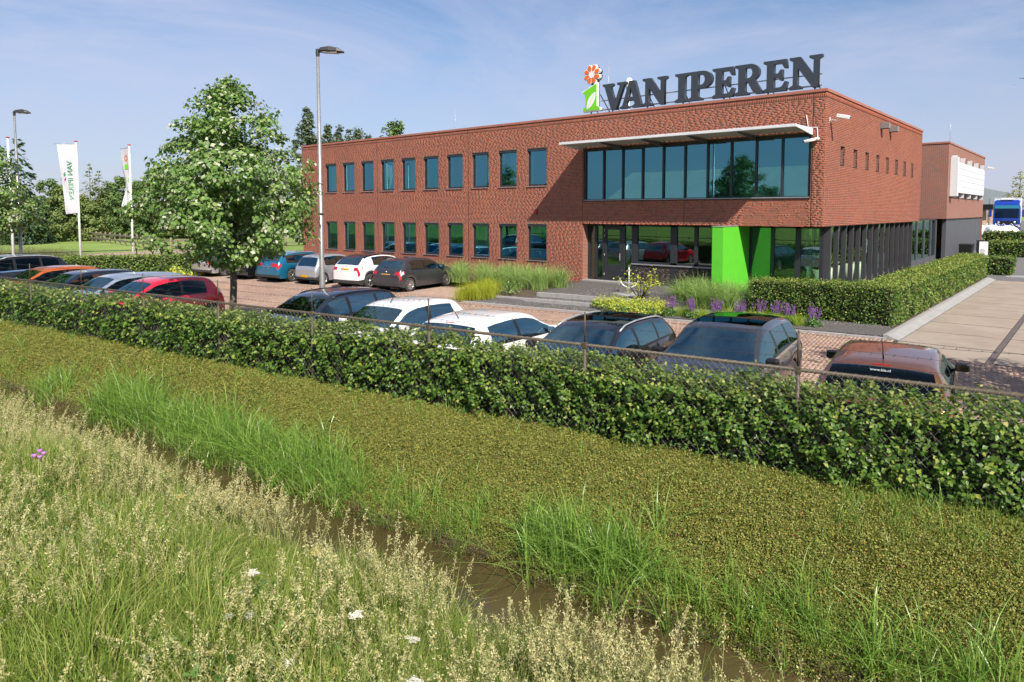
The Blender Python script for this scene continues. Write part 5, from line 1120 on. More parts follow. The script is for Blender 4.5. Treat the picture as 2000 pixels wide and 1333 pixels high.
def hedge(name, p, q, W, z0, z1, label, dens, size, group=None, tips=0.5, dz=0.0, seed=1, tmpl=None, mat='beech', rough=0.05, low=0.05, gap=0.0, sidetip=0.06):
    """clipped hedge from p to q (centre line)"""
    d = Vector((q[0] - p[0], q[1] - p[1])); L = d.length; ang = math.atan2(d.y, d.x); H = z1 - z0
    root = empty(name, (p[0], p[1], z0), ang, label, 'hedge', group)
    P, N, T = box_surface(L, W, H, dens, low)
    off = lumps(P, 3.2, rough * 1.6, seed) + RNG.normal(0, rough * 0.7, len(P)); P = P + unit(N) * off[:, None]
    if gap > 0:   # thinner towards the foot
        keep = RNG.random(len(P)) > gap * np.clip(1 - P[:, 2] / (0.45 * H), 0, 1) * (lumps(P, 5.0, 1.0, seed + 3) > -0.25); P, N, T = P[keep], N[keep], T[keep]
    S = size * RNG.uniform(0.65, 1.2, len(P)); Fm = leaf_frames(unit(N), 0.55, 0.5)
    tip = (T & (RNG.random(len(P)) < tips)) | (RNG.random(len(P)) < sidetip)
    # shoots that stand above the clipped top
    n2 = int(L * W * dens * 0.10)
    P2 = np.stack([RNG.random(n2) * L, (RNG.random(n2) - 0.5) * W, H + np.abs(RNG.normal(0, 0.05, n2))], 1); F2 = leaf_frames(np.tile([0, 0, 0.3], (n2, 1)).astype(float), 1.0, -0.6)
    P = np.concatenate([P, P2]); Fm = np.concatenate([Fm, F2]); S = np.concatenate([S, size * RNG.uniform(0.6, 1.0, n2)]); tip = np.concatenate([tip, np.ones(n2, bool)])
    t = tmpl or LEAF; V, F = stamp(t[0], t[1], P, Fm, S)
    o = np_mesh('foliage', V, F, [M[mat], M['beech_tip']], root, mi=np.repeat(tip.astype(int), len(t[1]))); tag(o, kind='stuff')
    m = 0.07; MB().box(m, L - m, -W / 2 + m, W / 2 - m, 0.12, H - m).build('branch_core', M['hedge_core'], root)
    st = MB(); rr = random.Random(seed)
    for i in range(int(L / 0.35)):
        x = i * 0.35 + rr.uniform(0, 0.3)
        if x < L - 0.1: st.tube((x, rr.uniform(-.1, .1), -0.05), (x + rr.uniform(-.1, .1), rr.uniform(-.15, .15), 0.3), 0.018, 0.012, 5)
    st.build('stems', M['twig'], root)
    return root

def clump_tree(name, label, base, h0, r0, top, crown, nclump, per, size, mats, under=0.0, lean=(0, 0), cl_r=0.5, group=None, cat='tree', seed=1, tmpl=None, limbs=True, bark='bark', spread=0.55, trunk_to=0.9, gapf=0.0):
    """trunk with limbs; leaf clumps spread through a profile: crown = [(z, radius)...] absolute above base"""
    r = np.random.default_rng(seed); root = empty(name, base, 0, label, cat, group)
    zs = np.array([c[0] for c in crown]); rs = np.array([c[1] for c in crown])
    C = []
    while len(C) < nclump:
        z = r.uniform(zs[0], zs[-1]); R_ = np.interp(z, zs, rs)
        if r.random() > (R_ / rs.max()) ** 1.2 + 0.08: continue
        a = r.uniform(0, 2 * math.pi); R_ *= 1 + 0.16 * math.sin(3 * a + seed) + 0.10 * math.sin(5 * a + 2 * z)
        rad = R_ * r.random() ** spread; C.append((rad * math.cos(a) + lean[0] * z, rad * math.sin(a) + lean[1] * z, z))
    C = np.array(C)
    n = nclump * per; k = np.repeat(np.arange(nclump), per); cs = cl_r * r.uniform(0.6, 1.25, nclump)
    off = r.normal(0, 1, (n, 3)); off = unit(off) * (r.random((n, 1)) ** 0.45); off[:, 2] *= 0.62
    P = C[k] + off * cs[k][:, None]
    axis = np.stack([np.array(lean)[0] * P[:, 2], np.array(lean)[1] * P[:, 2], np.full(n, (zs[0] + zs[-1]) / 2)], 1)
    N = unit(off * 0.9 + 0.5 * unit(P - axis) + np.array([0, 0, 0.55]))
    Fm = leaf_frames(N, 0.45, 0.7); S = size * r.uniform(0.6, 1.25, n); t = tmpl or LEAF2
    V, F = stamp(t[0], t[1], P, Fm, S)
    mi = (r.random(n) < under * (0.35 + 1.3 * r.random(nclump)[k])).astype(int) if under else np.zeros(n, int)
    o = np_mesh('crown', V, F, [M[m] for m in mats], root, mi=np.repeat(mi, len(t[1]))); tag(o, kind='stuff')
    b = MB(); zt = top * trunk_to; pts = []; rad = []
    for i in range(9):
        z = zt * i / 8; pts.append((lean[0] * z + 0.05 * math.sin(z * 1.3 + seed), lean[1] * z + 0.05 * math.cos(z * 1.7 + seed), z - (0.15 if i == 0 else 0))); rad.append(r0 * (1 - 0.86 * (i / 8)) + 0.006)
    rad[0] *= 1.25; b.path(pts, rad, 10)
    if limbs:
        sel = r.choice(nclump, min(nclump, 46), replace=False)
        for i in sel:
            c = C[i]; zb = max(h0 * 0.9, c[2] - 0.35 * math.hypot(c[0], c[1]) - 0.3); zb = min(zb, zt * 0.96)
            p0 = Vector((lean[0] * zb, lean[1] * zb, zb)); p2 = Vector(c); mid = p0.lerp(p2, 0.5) + Vector((0, 0, 0.18))
            rr = max(0.012, r0 * 0.34 * (1 - zb / (zt + 0.5))); b.path([p0, mid, p2], [rr, rr * 0.65, rr * 0.25], 6)
    b.build('trunk', M[bark], root)
    return root
def conifer(name, label, base, H, Rb, mat, seed=1, n=26, per=150, size=0.3, z0=0.3, group=None, power=0.8):
    r = np.random.default_rng(seed); root = empty(name, base, 0, label, 'tree', group); P = []; D = []
    for lv in range(n):
        t = lv / (n - 1); z = z0 + (H - z0) * t; R_ = Rb * (1 - t) ** power + 0.05; nb = max(3, int(9 * (1 - t) + 3))
        for k in range(nb):
            a = r.uniform(0, 6.28); L = R_ * r.uniform(0.75, 1.1); m = max(6, int(per * (L / Rb) / 6)); u = r.random(m) ** 0.7
            x = u * L; zz = z - 0.35 * L * u ** 1.6 + r.normal(0, 0.06 * (0.4 + L), m); w = r.normal(0, 0.10 * (0.5 + L), m) 
            P.append(np.stack([x * math.cos(a) - w * math.sin(a), x * math.sin(a) + w * math.cos(a), zz], 1)); D.append(np.tile([math.cos(a), math.sin(a), -0.55], (m, 1)))
    P = np.concatenate(P); D = np.concatenate(D); m = len(P); y = unit(D + r.normal(0, 0.35, (m, 3))); z = unit(np.array([0, 0, 1.0]) + r.normal(0, 0.4, (m, 3))); x = unit(np.cross(y, z)); z = np.cross(x, y)
    V, F = stamp(LEAF2[0] * np.array([0.7, 1, 1]), LEAF2[1], P, np.stack([x, y, z], 2), size * r.uniform(0.6, 1.3, m))
    o = np_mesh('crown', V, F, M[mat], root); tag(o, kind='stuff')
    MB().path([(0, 0, -0.2), (0, 0, H * 0.5), (0, 0, H * 0.97)], [0.13, 0.08, 0.01], 7).build('trunk', M['bark'], root)
    return root

# hedge along the fence (in lengths), hedges by the building
H1 = [(-30.5, -23.2), (-23.3, -15.9), (-16.0, -8.6), (-8.7, -1.0), (-1.1, 6.5)]
def main_hedges():
    r0 = fab(-36, 0.50)
    segs = ((-36.0, -14.0, 480, 0.095), (-14.0, -5.0, 950, 0.078), (-5.0, 6.5, 1600, 0.062))
    root = empty('beech_hedge', fab(0, 0.33, -0.15), FAL, 'long clipped green beech hedge growing through the chain link fence', 'hedge')
    for k, (a0, a1, dens, size) in enumerate(segs):
        L = a1 - a0; W = 0.80; H = 0.98
        P, N, T = box_surface(L, W, H, dens, 0.03, 1.0)
        P = P[(P[:, 0] > 0.02) & (P[:, 0] < L - 0.02)] if False else P
        sel = ~((N[:, 1] > 0.5) & (RNG.random(len(N)) < 0.55)); P, N, T = P[sel], N[sel], T[sel]
        P[:, 0] += a0
        off = lumps(P, 3.0, 0.09, 5) + lumps(P, 8.0, 0.10, 8) + RNG.normal(0, 0.03, len(P)); P = P + unit(N) * off[:, None]
        P[:, 2] += np.where(T, lumps(P, 0.9, 0.06, 9), 0)
        hole = (lumps(P, 6.0, 1.0, 21) < -0.30) & (N[:, 1] < -0.5) & (RNG.random(len(P)) < 0.7); low = (P[:, 2] < 0.25) & (RNG.random(len(P)) < 0.5) & (N[:, 1] < -0.5)
        keep = ~(hole | low); P, N, T = P[keep], N[keep], T[keep]
        S = size * RNG.uniform(0.6, 1.25, len(P)); Fm = leaf_frames(unit(N + np.array([0, 0, 0.8])), 0.42, 0.5)
        tip = (T & (RNG.random(len(P)) < 0.42)) | (RNG.random(len(P)) < 0.045)
        n2 = int(L * W * dens * 0.14); P2 = np.stack([a0 + RNG.random(n2) * L, (RNG.random(n2) - 0.5) * W, H + np.abs(RNG.normal(0, 0.06, n2))], 1); F2 = leaf_frames(np.tile([0, 0, 0.3], (n2, 1)).astype(float), 1.0, -0.5)
        P = np.concatenate([P, P2]); Fm = np.concatenate([Fm, F2]); S = np.concatenate([S, size * RNG.uniform(0.5, 1.0, n2)]); tip = np.concatenate([tip, np.ones(n2, bool)])
        V, F = stamp(LEAF[0], LEAF[1], P, Fm, S); o = np_mesh('foliage', V, F, [M['beech'], M['beech_tip']], root, mi=np.repeat(tip.astype(int), 2)); tag(o, kind='stuff')
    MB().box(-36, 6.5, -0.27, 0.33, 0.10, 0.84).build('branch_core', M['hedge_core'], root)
    st = MB(); rr = random.Random(4)
    for i in range(150):
        x = -36 + i * 0.283 + rr.uniform(-.1, .1); st.path([(x, rr.uniform(-.2, .2), -0.1), (x + rr.uniform(-.1, .1), rr.uniform(-.3, .1), 0.3), (x + rr.uniform(-.25, .25), rr.uniform(-.42, 0), 0.75)], [0.016, 0.012, 0.006], 5)
    st.build('stems', M['twig'], root)
    hedge('beech_hedge', (-1.35, -2.45), (2.85, -2.45), 1.1, -0.34, 0.82, 'clipped green hedge across the front of the building corner', 750, 0.062, 'clipped hedges by the building', 0.75, seed=2, sidetip=0.14)
    hedge('beech_hedge', (2.28, -1.85), (2.28, 17.8), 1.15, -0.34, 0.80, 'long clipped yellow green hedge along the concrete drive', 420, 0.075, 'clipped hedges by the building', 0.95, seed=3, sidetip=0.40)
    hedge('beech_hedge', (2.55, 20.6), (3.75, 20.6), 1.2, -0.42, 0.55, 'short clipped hedge block behind the end of the drive', 300, 0.10, 'clipped hedges by the building', 0.4, seed=4, tmpl=LEAF2)
    hedge('beech_hedge', (1.2, 33.8), (12.0, 33.8), 1.4, -0.1, 0.95, 'clipped hedge across the yard behind the short hedge block', 140, 0.14, 'clipped hedges by the building', 0.5, seed=5, tmpl=LEAF2)
    hedge('beech_hedge', (-1.0, 52.0), (9.0, 52.0), 1.4, 0.2, 1.15, 'far clipped hedge in front of the blue truck', 90, 0.18, 'clipped hedges by the building', 0.3, seed=6, tmpl=LEAF2)
    pts = [(-37.5, -20.5), (-35.2, -13.2), (-33.6, -8.8), (-31.5, -4.6), (-29.5, -2.2)]
    root = None
    for i, (p, q) in enumerate(zip(pts[:-1], pts[1:])):
        hedge('beech_hedge', p, q, 1.0, -0.5, 0.62, ('clipped hedge at the car park edge below the flag poles', 'clipped hedge at the car park edge between the flag poles and the tree', 'clipped hedge behind the pale silver car', 'end of the hedge beside the left corner of the facade')[i], 260, 0.11, 'hedge lengths at the car park edge', 0.5, seed=10 + i, tmpl=LEAF2)
main_hedges()

LIME = [(2.2, 0.7), (2.6, 1.6), (3.2, 2.2), (3.9, 2.15), (4.6, 1.85), (5.3, 1.5), (6.0, 0.95), (6.5, 0.5), (6.85, 0.15)]
def trees():
    clump_tree('lime_tree', 'silver lime tree with white leaf undersides standing between the parked cars', (-9.77, -16.34, ZP), 1.9, 0.105, 6.8, LIME, 290, 95, 0.12, ('linden', 'linden_under'), 0.17, (-0.01, 0.0), 0.40, 'lime trees of the car park', seed=3, spread=0.5)
    clump_tree('lime_tree', 'silver lime tree cut by the edge next to the tall lamp post and flag pole', (-29.8, -17.45, ZP), 1.9, 0.11, 7.1, [(z * 1.03, r * 1.0) for z, r in LIME], 220, 70, 0.14, ('linden', 'linden_under'), 0.16, (0.0, 0.0), 0.48, 'lime trees of the car park', seed=8, spread=0.5)
    clump_tree('lime_tree', 'lime tree beside the drive that shades the paving, only leaf tips in view', (9.6, -10.5, ZP), 1.9, 0.11, 7.4, [(z * 1.05, r * 1.22) for z, r in LIME], 240, 60, 0.13, ('linden', 'linden_under'), 0.12, (0.0, 0.0), 0.46, 'lime trees of the car park', seed=5, spread=0.5)
    rt = [o for o in bpy.data.objects if o.name.startswith('lime_tree') and abs(o.location.x - 9.6) < 0.1][0]; r = np.random.default_rng(77); tip = np.array([6.30 - 9.6, -11.5 + 10.5, 5.17 - ZP]); st = np.array([7.8 - 9.6, -11.3 + 10.5, 4.9 - ZP]); n = 60; P = st + (tip - st) * (r.random((n, 1)) ** 0.7) + r.normal(0, 0.06, (n, 3))
    V, F = stamp(LEAF2[0], LEAF2[1], P, leaf_frames(np.tile([0, 0, 1.0], (n, 1)), 0.6, 0.5), r.uniform(0.08, 0.13, n)); tag(np_mesh('leafy_branch', V, F, M['linden'], rt), kind='stuff'); MB().path([tuple(st + (st - tip) * 0.6), tuple(st), tuple(tip)], [0.02, 0.012, 0.004], 5).build('branch', M['bark'], rt)
    # poplars and other trees far behind
    for i, (x, y, w, zt) in enumerate(((-101.5, 45.6, 4.4, 21.3), (-103.6, 51.4, 3.1, 19.3), (-104.1, 54.2, 2.6, 19.4), (-103.2, 55.8, 2.1, 18.7), (-104.4, 58.9, 3.1, 19.4), (-104.9, 61.6, 1.8, 18.4))):
        h = zt + 0.5; c = [(2, w * 0.3), (h * 0.3, w * 0.46), (h * 0.6, w * 0.5), (h * 0.85, w * 0.34), (h, 0.1)]
        clump_tree('poplar_tree', ('tall broad poplar behind the left end of the building', 'narrow poplar second in the row behind the roof', 'narrow poplar third in the row behind the roof', 'slender poplar in the middle of the row behind the roof', 'narrow poplar fifth in the row behind the roof', 'small poplar top last in the row behind the roof')[i], (x, y, -0.5), 2, 0.3, h, c, int(90 + 40 * w), 46, 0.42, ('poplar',), 0, (0.03, 0.0), 0.75, 'poplars behind the building', seed=20 + i, limbs=False)
    clump_tree('ash_tree', 'round green tree rising behind the brick roof line', (-69.1, 39.1, -0.5), 4, 0.3, 16.2, [(5, 2.5), (9, 4.0), (12, 3.6), (14.5, 2.4), (16.2, 0.3)], 150, 60, 0.40, ('far_leaf',), 0, (0, 0), 0.85, seed=31, spread=0.45)
    conifer('dark_conifer', 'dark green conifer towering behind the left lamp post', (-84.5, -2.0, -0.5), 11.6, 3.2, 'conifer_dark', 41, 24, 170, 0.55)
    conifer('dark_conifer', 'lower dark conifer beside the towering one behind the lamp post', (-88.5, -5.5, -0.5), 9.0, 3.4, 'conifer_dark', 42, 22, 170, 0.55)
    for i, (x, y, h, w) in enumerate(((-99.9, 10.2, 10.2, 3.0), (-102.4, 12.2, 9.4, 2.7), (-101.8, 7.9, 9.1, 2.7), (-101.9, 14.3, 8.5, 2.3))):
        conifer('olive_conifer', ('tallest olive green conifer behind the paddock fence', 'olive conifer right beside the tallest one', 'olive conifer behind the white flag', 'small olive conifer next to the grey roof')[i], (x, y, -0.5), h, w, 'conifer', 50 + i, 22, 130, 0.34, group='olive conifers behind the paddock')
    for i, (x, y, w, h, m) in enumerate(((-93.1, 12.0, 5.2, 8.6, 'far_leaf'), (-89.3, 14.6, 7.0, 9.2, 'far_leaf'), (-87.3, 18.1, 6.0, 8.0, 'far_leaf2'), (-90, 22, 7.0, 9.6, 'far_leaf'), (-87, 28, 7.5, 8.6, 'far_leaf2'), (-84, 34, 8.0, 8.2, 'far_leaf'), (-100.3, 5.4, 6.0, 8.0, 'far_leaf'), (-88.5, 3.4, 3.0, 6.8, 'far_leaf2'), (-98, -1.5, 6.0, 7.0, 'far_leaf'), (-89.0, 6.0, 4.0, 5.6, 'far_leaf2'), (-104, 14, 7, 8, 'far_leaf'), (-110, -14, 9, 9, 'far_leaf'), (-108, -28, 9, 9, 'far_leaf2'))):
        c = [(0.2, w * 0.42), (h * 0.3, w * 0.55), (h * 0.65, w * 0.48), (h * 0.9, w * 0.25), (h, 0.1)]
        clump_tree('bushy_tree', ('dense green tree right of the second flag pole', 'broad green tree between the flag pole and the lime tree', 'pale green tree behind the lime tree crown', 'green tree deep behind the lime tree', 'pale bushy tree behind the trunk of the lime tree', 'bushy tree beyond the left corner of the building', 'round tree right of the towering conifer', 'slim pale tree on the grassy bank', 'tree hidden behind the towering conifer', 'low pale tree left of the white flag', 'far green tree behind the olive conifers', 'wide far tree at the end of the field', 'wide pale tree at the far end of the field')[i], (x, y, -0.55), 0.6, 0.14, h, c, int(30 * w), 60, 0.30, (m,), 0, (0, 0), 0.6, 'trees beyond the paddock', seed=60 + i, limbs=False)
    clump_tree('bare_tree', 'sparse grey brown tree far behind the truck', (-2.2, 99.3, 0.8), 2, 0.16, 7.9, [(1.2, 0.9), (3.5, 1.9), (6, 1.4), (7.9, 0.2)], 60, 16, 0.26, ('stalk',), 0, (0, 0), 0.6, seed=80)
    clump_tree('bushy_tree', 'dark green tree at the far end of the yard', (4.5, 110, 0.8), 2, 0.2, 6, [(0.5, 2.0), (3, 2.6), (6, 0.4)], 60, 40, 0.4, ('far_leaf',), 0, (0, 0), 0.7, 'trees beyond the paddock', seed=81, limbs=False)
trees()
# ------------------------------------------------------------------ scattered low growth
def scatter_group(coll):
    ng = bpy.data.node_groups.new('scatter_' + coll.name, 'GeometryNodeTree')
    ng.interface.new_socket('Geometry', in_out='INPUT', socket_type='NodeSocketGeometry'); ng.interface.new_socket('Geometry', in_out='OUTPUT', socket_type='NodeSocketGeometry')
    N = ng.nodes.new; L = ng.links.new; gi = N('NodeGroupInput'); go = N('NodeGroupOutput'); ip = N('GeometryNodeInstanceOnPoints'); ci = N('GeometryNodeCollectionInfo')
    ci.inputs['Collection'].default_value = coll; ci.inputs['Separate Children'].default_value = True; ci.inputs['Reset Children'].default_value = True
    def attr(nm, ty): a = N('GeometryNodeInputNamedAttribute'); a.data_type = ty; a.inputs['Name'].default_value = nm; return a.outputs['Attribute']
    L(gi.outputs[0], ip.inputs['Points']); L(ci.outputs[0], ip.inputs['Instance']); ip.inputs['Pick Instance'].default_value = True
    L(attr('pid', 'INT'), ip.inputs['Instance Index']); er = N('FunctionNodeEulerToRotation'); L(attr('rot', 'FLOAT_VECTOR'), er.inputs[0]); L(er.outputs[0], ip.inputs['Rotation']); L(attr('scl', 'FLOAT'), ip.inputs['Scale'])
    L(ip.outputs[0], go.inputs[0]); return ng
def scatter(name, P, rot, scl, pid, protos, label, cat, parent=None):
    c = bpy.data.collections.new(name + '_kinds')
    for i, me in enumerate(protos):
        c.objects.link(bpy.data.objects.new('%s_%02d' % (name, i), me))
    me = bpy.data.meshes.new(name); n = len(P); me.vertices.add(n); me.vertices.foreach_set('co', np.ascontiguousarray(P, np.float32).ravel())
    a = me.attributes.new('rot', 'FLOAT_VECTOR', 'POINT'); a.data.foreach_set('vector', np.ascontiguousarray(rot, np.float32).ravel())
    a = me.attributes.new('scl', 'FLOAT', 'POINT'); a.data.foreach_set('value', np.ascontiguousarray(scl, np.float32)); a = me.attributes.new('pid', 'INT', 'POINT'); a.data.foreach_set('value', np.ascontiguousarray(pid, np.int32))
    o = link(bpy.data.objects.new(name, me), parent); md = o.modifiers.new('scatter', 'NODES'); md.node_group = scatter_group(c)
    return tag(o, label, cat, kind='stuff')
def blades(r, n, h0, h1, w, spread, lean, seg=4, curl=0.6, mat='grass', foot=0.05):
    """tuft of n curved tapering blades"""
    V = []; F = []
    for _ in range(n):
        a = r.uniform(0, 6.28); x0, y0 = r.normal(0, foot, 2); h = r.uniform(h0, h1); dx, dy = math.cos(a), math.sin(a); l = abs(r.normal(lean, spread)); ww = w * r.uniform(0.6, 1.2); b = r.uniform(0, 6.28); sx, sy = math.cos(b), math.sin(b)
        k = len(V)
        for i in range(seg + 1):
            t = i / seg; out = l * h * (t ** 1.5) + curl * h * 0.5 * l * t ** 4; z = h * (t - 0.42 * min(1, l * curl * 1.3) * t ** 3.2); wd = ww * (1 - t) ** 0.7 * (0.55 + 0.45 * min(1, t * 4)) + 0.0006
            px, py = x0 + dx * out, y0 + dy * out; V += [(px - sx * wd, py - sy * wd, z), (px + sx * wd, py + sy * wd, z)]
        F += [(k + 2 * i, k + 2 * i + 1, k + 2 * i + 3, k + 2 * i + 2) for i in range(seg)]
    return V, F
def mesh_of(name, parts):
    """parts: list of (V, F, material)"""
    b = MB()
    mats = []
    for V, F, m in parts:
        if m not in mats: mats.append(m)
        b.add(V, F, mats.index(m))
    me = b.mesh(name)
    for m in mats: me.materials.append(M[m])
    return me
def panicle(r, h, droop, n, spread, size, mat='seed', stem='stalk'):
    a = r.uniform(0, 6.28); pts = []
    for i in range(7):
        t = i / 6; pts.append(np.array([math.cos(a) * droop * h * t ** 2.4, math.sin(a) * droop * h * t ** 2.4, h * (t - 0.10 * droop * t ** 3)]))
    b = MB(); b.path([tuple(p) for p in pts], [0.0028, 0.0026, 0.0024, 0.002, 0.0017, 0.0013, 0.0008], 3, smooth=False, caps=False)
    V, F = list(b.v), list(b.f); S = []; SF = []
    for _ in range(n):
        t = 0.70 + 0.30 * r.random() ** 0.8; i = min(5, int(t * 6)); p = pts[i] + (pts[i + 1] - pts[i]) * (t * 6 - i); w = spread * (1.03 - t) / 0.30
        q = p + np.array([r.normal(0, w), r.normal(0, w), r.normal(0, w * 0.5) + w * 0.3]); d = unit((r.normal(0, 1, (1, 3)) + np.array([[0, 0, 0.8]])))[0]; e = unit(np.cross(d, r.normal(0, 1, 3))[None])[0]; s = size * r.uniform(0.6, 1.3); k = len(S)
        S += [tuple(q), tuple(q + d * s * 0.5 + e * s * 0.22), tuple(q + d * s), tuple(q + d * s * 0.5 - e * s * 0.22)]; SF.append((k, k + 1, k + 2, k + 3))
    return [(V, F, stem), (S, SF, mat)]
def umbel(r, h, mat, n=26):
    b = MB(); b.path([(0, 0, 0), (0.02, 0.01, h * 0.6), (0.03, 0.0, h)], [0.005, 0.004, 0.003], 4, caps=False); S = []; SF = []
    for _ in range(n):
        a = r.uniform(0, 6.28); q = r.random() ** 0.5 * 0.04; p = (0.03 + q * math.cos(a), q * math.sin(a), h + 0.05 - q * 0.25); b.path([(0.03, 0, h), p], [0.0016, 0.001], 3, caps=False)
        for _k in range(5):
            u, v = r.normal(0, 0.009, 2); s = r.uniform(0.0028, 0.0055); k = len(S); x, y, z = p[0] + u, p[1] + v, p[2] + r.normal(0, 0.004); S += [(x - s, y - s, z), (x + s, y - s, z + 0.002), (x + s, y + s, z), (x - s, y + s, z + 0.002)]; SF.append((k, k + 1, k + 2, k + 3))
    return [(b.v, b.f, 'stalk'), (S, SF, mat)]
def herb(r, h, n, size):
    P = np.stack([r.normal(0, 0.09, n), r.normal(0, 0.09, n), r.uniform(0.05, h, n)], 1); V, F = stamp(LEAF[0], LEAF[1], P, leaf_frames(np.tile([0, 0, 1.0], (n, 1)), 0.5, 0.3), size * r.uniform(0.6, 1.3, n)); return [([tuple(v) for v in V], [tuple(f) for f in F], 'herb')]

def ground_cover():
    r = np.random.default_rng(5); protos = []
    for k in range(5):
        n = 84; P = np.stack([r.normal(0, 0.055, n), r.normal(0, 0.055, n), r.uniform(0.0, 0.06, n)], 1); N = unit(P * np.array([3, 3, 1]) + np.array([0, 0, 0.10])); V, F = stamp(LEAF2[0], LEAF2[1], P, leaf_frames(N, 0.55, 0.0), r.uniform(0.011, 0.022, n))
        me = mesh_of('cover_sprig', [([tuple(v) for v in V], [tuple(f) for f in F], 'cover')]); protos.append(me)
    n = 34000; a = np.concatenate([r.uniform(-27, 4.5, 15000), r.uniform(-9, 4.5, n - 15000)]); u = r.random(n); w = np.array([bw(x) for x in a]); b = -0.0 + (w - 0.02) * u
    x, y = fab_np(a, b); z = np.array([bank_z(p, q) for p, q in zip(a, b)]) + 0.01
    thin = (np.sin(a * 2.1) * np.sin(b * 5 + a) > 0.86) & (r.random(n) < 0.6)
    rot = np.stack([r.normal(0, 0.15, n) - 0.35 * 0, r.normal(0, 0.15, n), r.uniform(0, 6.28, n)], 1); s = np.where(a < -9, 1.25, 1.0) * r.uniform(0.75, 1.35, n); k = ~thin
    scatter('ground_cover', np.stack([x, y, z], 1)[k], rot[k], s[k], r.integers(0, 5, n)[k], protos, 'olive green cotoneaster ground cover carpeting the ditch bank', 'ground cover')
    # sparse grass growing through it
    protos = [mesh_of('bank_grass', [(*blades(r, 7, 0.12, 0.34, 0.003, 0.3, 0.3), 'reed')]) for _ in range(4)]
    n = 420; a = np.where(r.random(n) < 0.65, r.uniform(0.5, 4.5, n), r.uniform(-22, 2, n)); b = -np.abs(r.normal(0, 0.5, n)) - 0.05; b = np.maximum(b, -2.0); x, y = fab_np(a, b); z = np.array([bank_z(p, q) for p, q in zip(a, b)])
    scatter('bank_grass', np.stack([x, y, z], 1), np.stack([np.zeros(n), np.zeros(n), r.uniform(0, 6.28, n)], 1), r.uniform(0.7, 1.3, n), r.integers(0, 4, n), protos, 'thin grass sprouting from the ground cover below the hedge', 'grass')
def reeds():
    r = np.random.default_rng(6); protos = [mesh_of('reed_tuft', [(*blades(r, 16, 0.45, 1.0, 0.0085, 0.34, 0.48, 7, 1.0, foot=0.08), 'reed')]) for _ in range(7)]
    A = []; B = []; S = []
    for a0, a1, n, h in ((-15.6, -14.6, 30, 0.85), (-13.0, -11.4, 84, 1.0), (-11.4, -9.2, 110, 0.88), (-9.2, -7.2, 130, 0.9), (-7.2, -5.6, 90, 0.8), (-5.6, -3.2, 80, 0.6), (-2.7, -1.1, 80, 0.92), (-1.1, 0.9, 52, 0.72), (0.9, 2.2, 40, 0.8), (2.2, 4.2, 34, 0.7), (-27, -16, 46, 0.6)):
        for _ in range(n):
            a = r.uniform(a0, a1); edge = bw(a); A.append(a); B.append(edge + r.normal(0.14, 0.16) if r.random() < 0.93 else edge + r.uniform(0.2, 0.8)); S.append(h * r.uniform(0.65, 1.15))
    A, B, S = map(np.array, (A, B, S)); x, y = fab_np(A, B); z = np.maximum(np.array([bank_z(p, q) for p, q in zip(A, B)]), -1.16); n = len(A)
    scatter('reed_grass', np.stack([x, y, z], 1), np.stack([np.zeros(n), np.zeros(n), r.uniform(0, 6.28, n)], 1), S, r.integers(0, 7, n), protos, 'long arching green reed grass along the water edge', 'reeds')
    # dry roots and litter at the waterline
    protos = [mesh_of('dry_litter', [(*blades(r, 16, 0.05, 0.22, 0.003, 0.6, 0.9, 3, 0.8, foot=0.06), 'dry')]) for _ in range(4)]
    n = 900; a = r.uniform(-20, 4.2, n); b = np.array([bw(q) for q in a]) + r.normal(0.03, 0.07, n); x, y = fab_np(a, b)
    scatter('dry_litter', np.stack([x, y, np.full(n, -1.10) + r.uniform(-0.02, 0.08, n)], 1), np.stack([np.zeros(n), np.zeros(n), r.uniform(0, 6.28, n)], 1), r.uniform(0.6, 1.3, n), r.integers(0, 4, n), protos, 'brown dry stalks and roots hanging over the muddy water edge', 'plant litter')
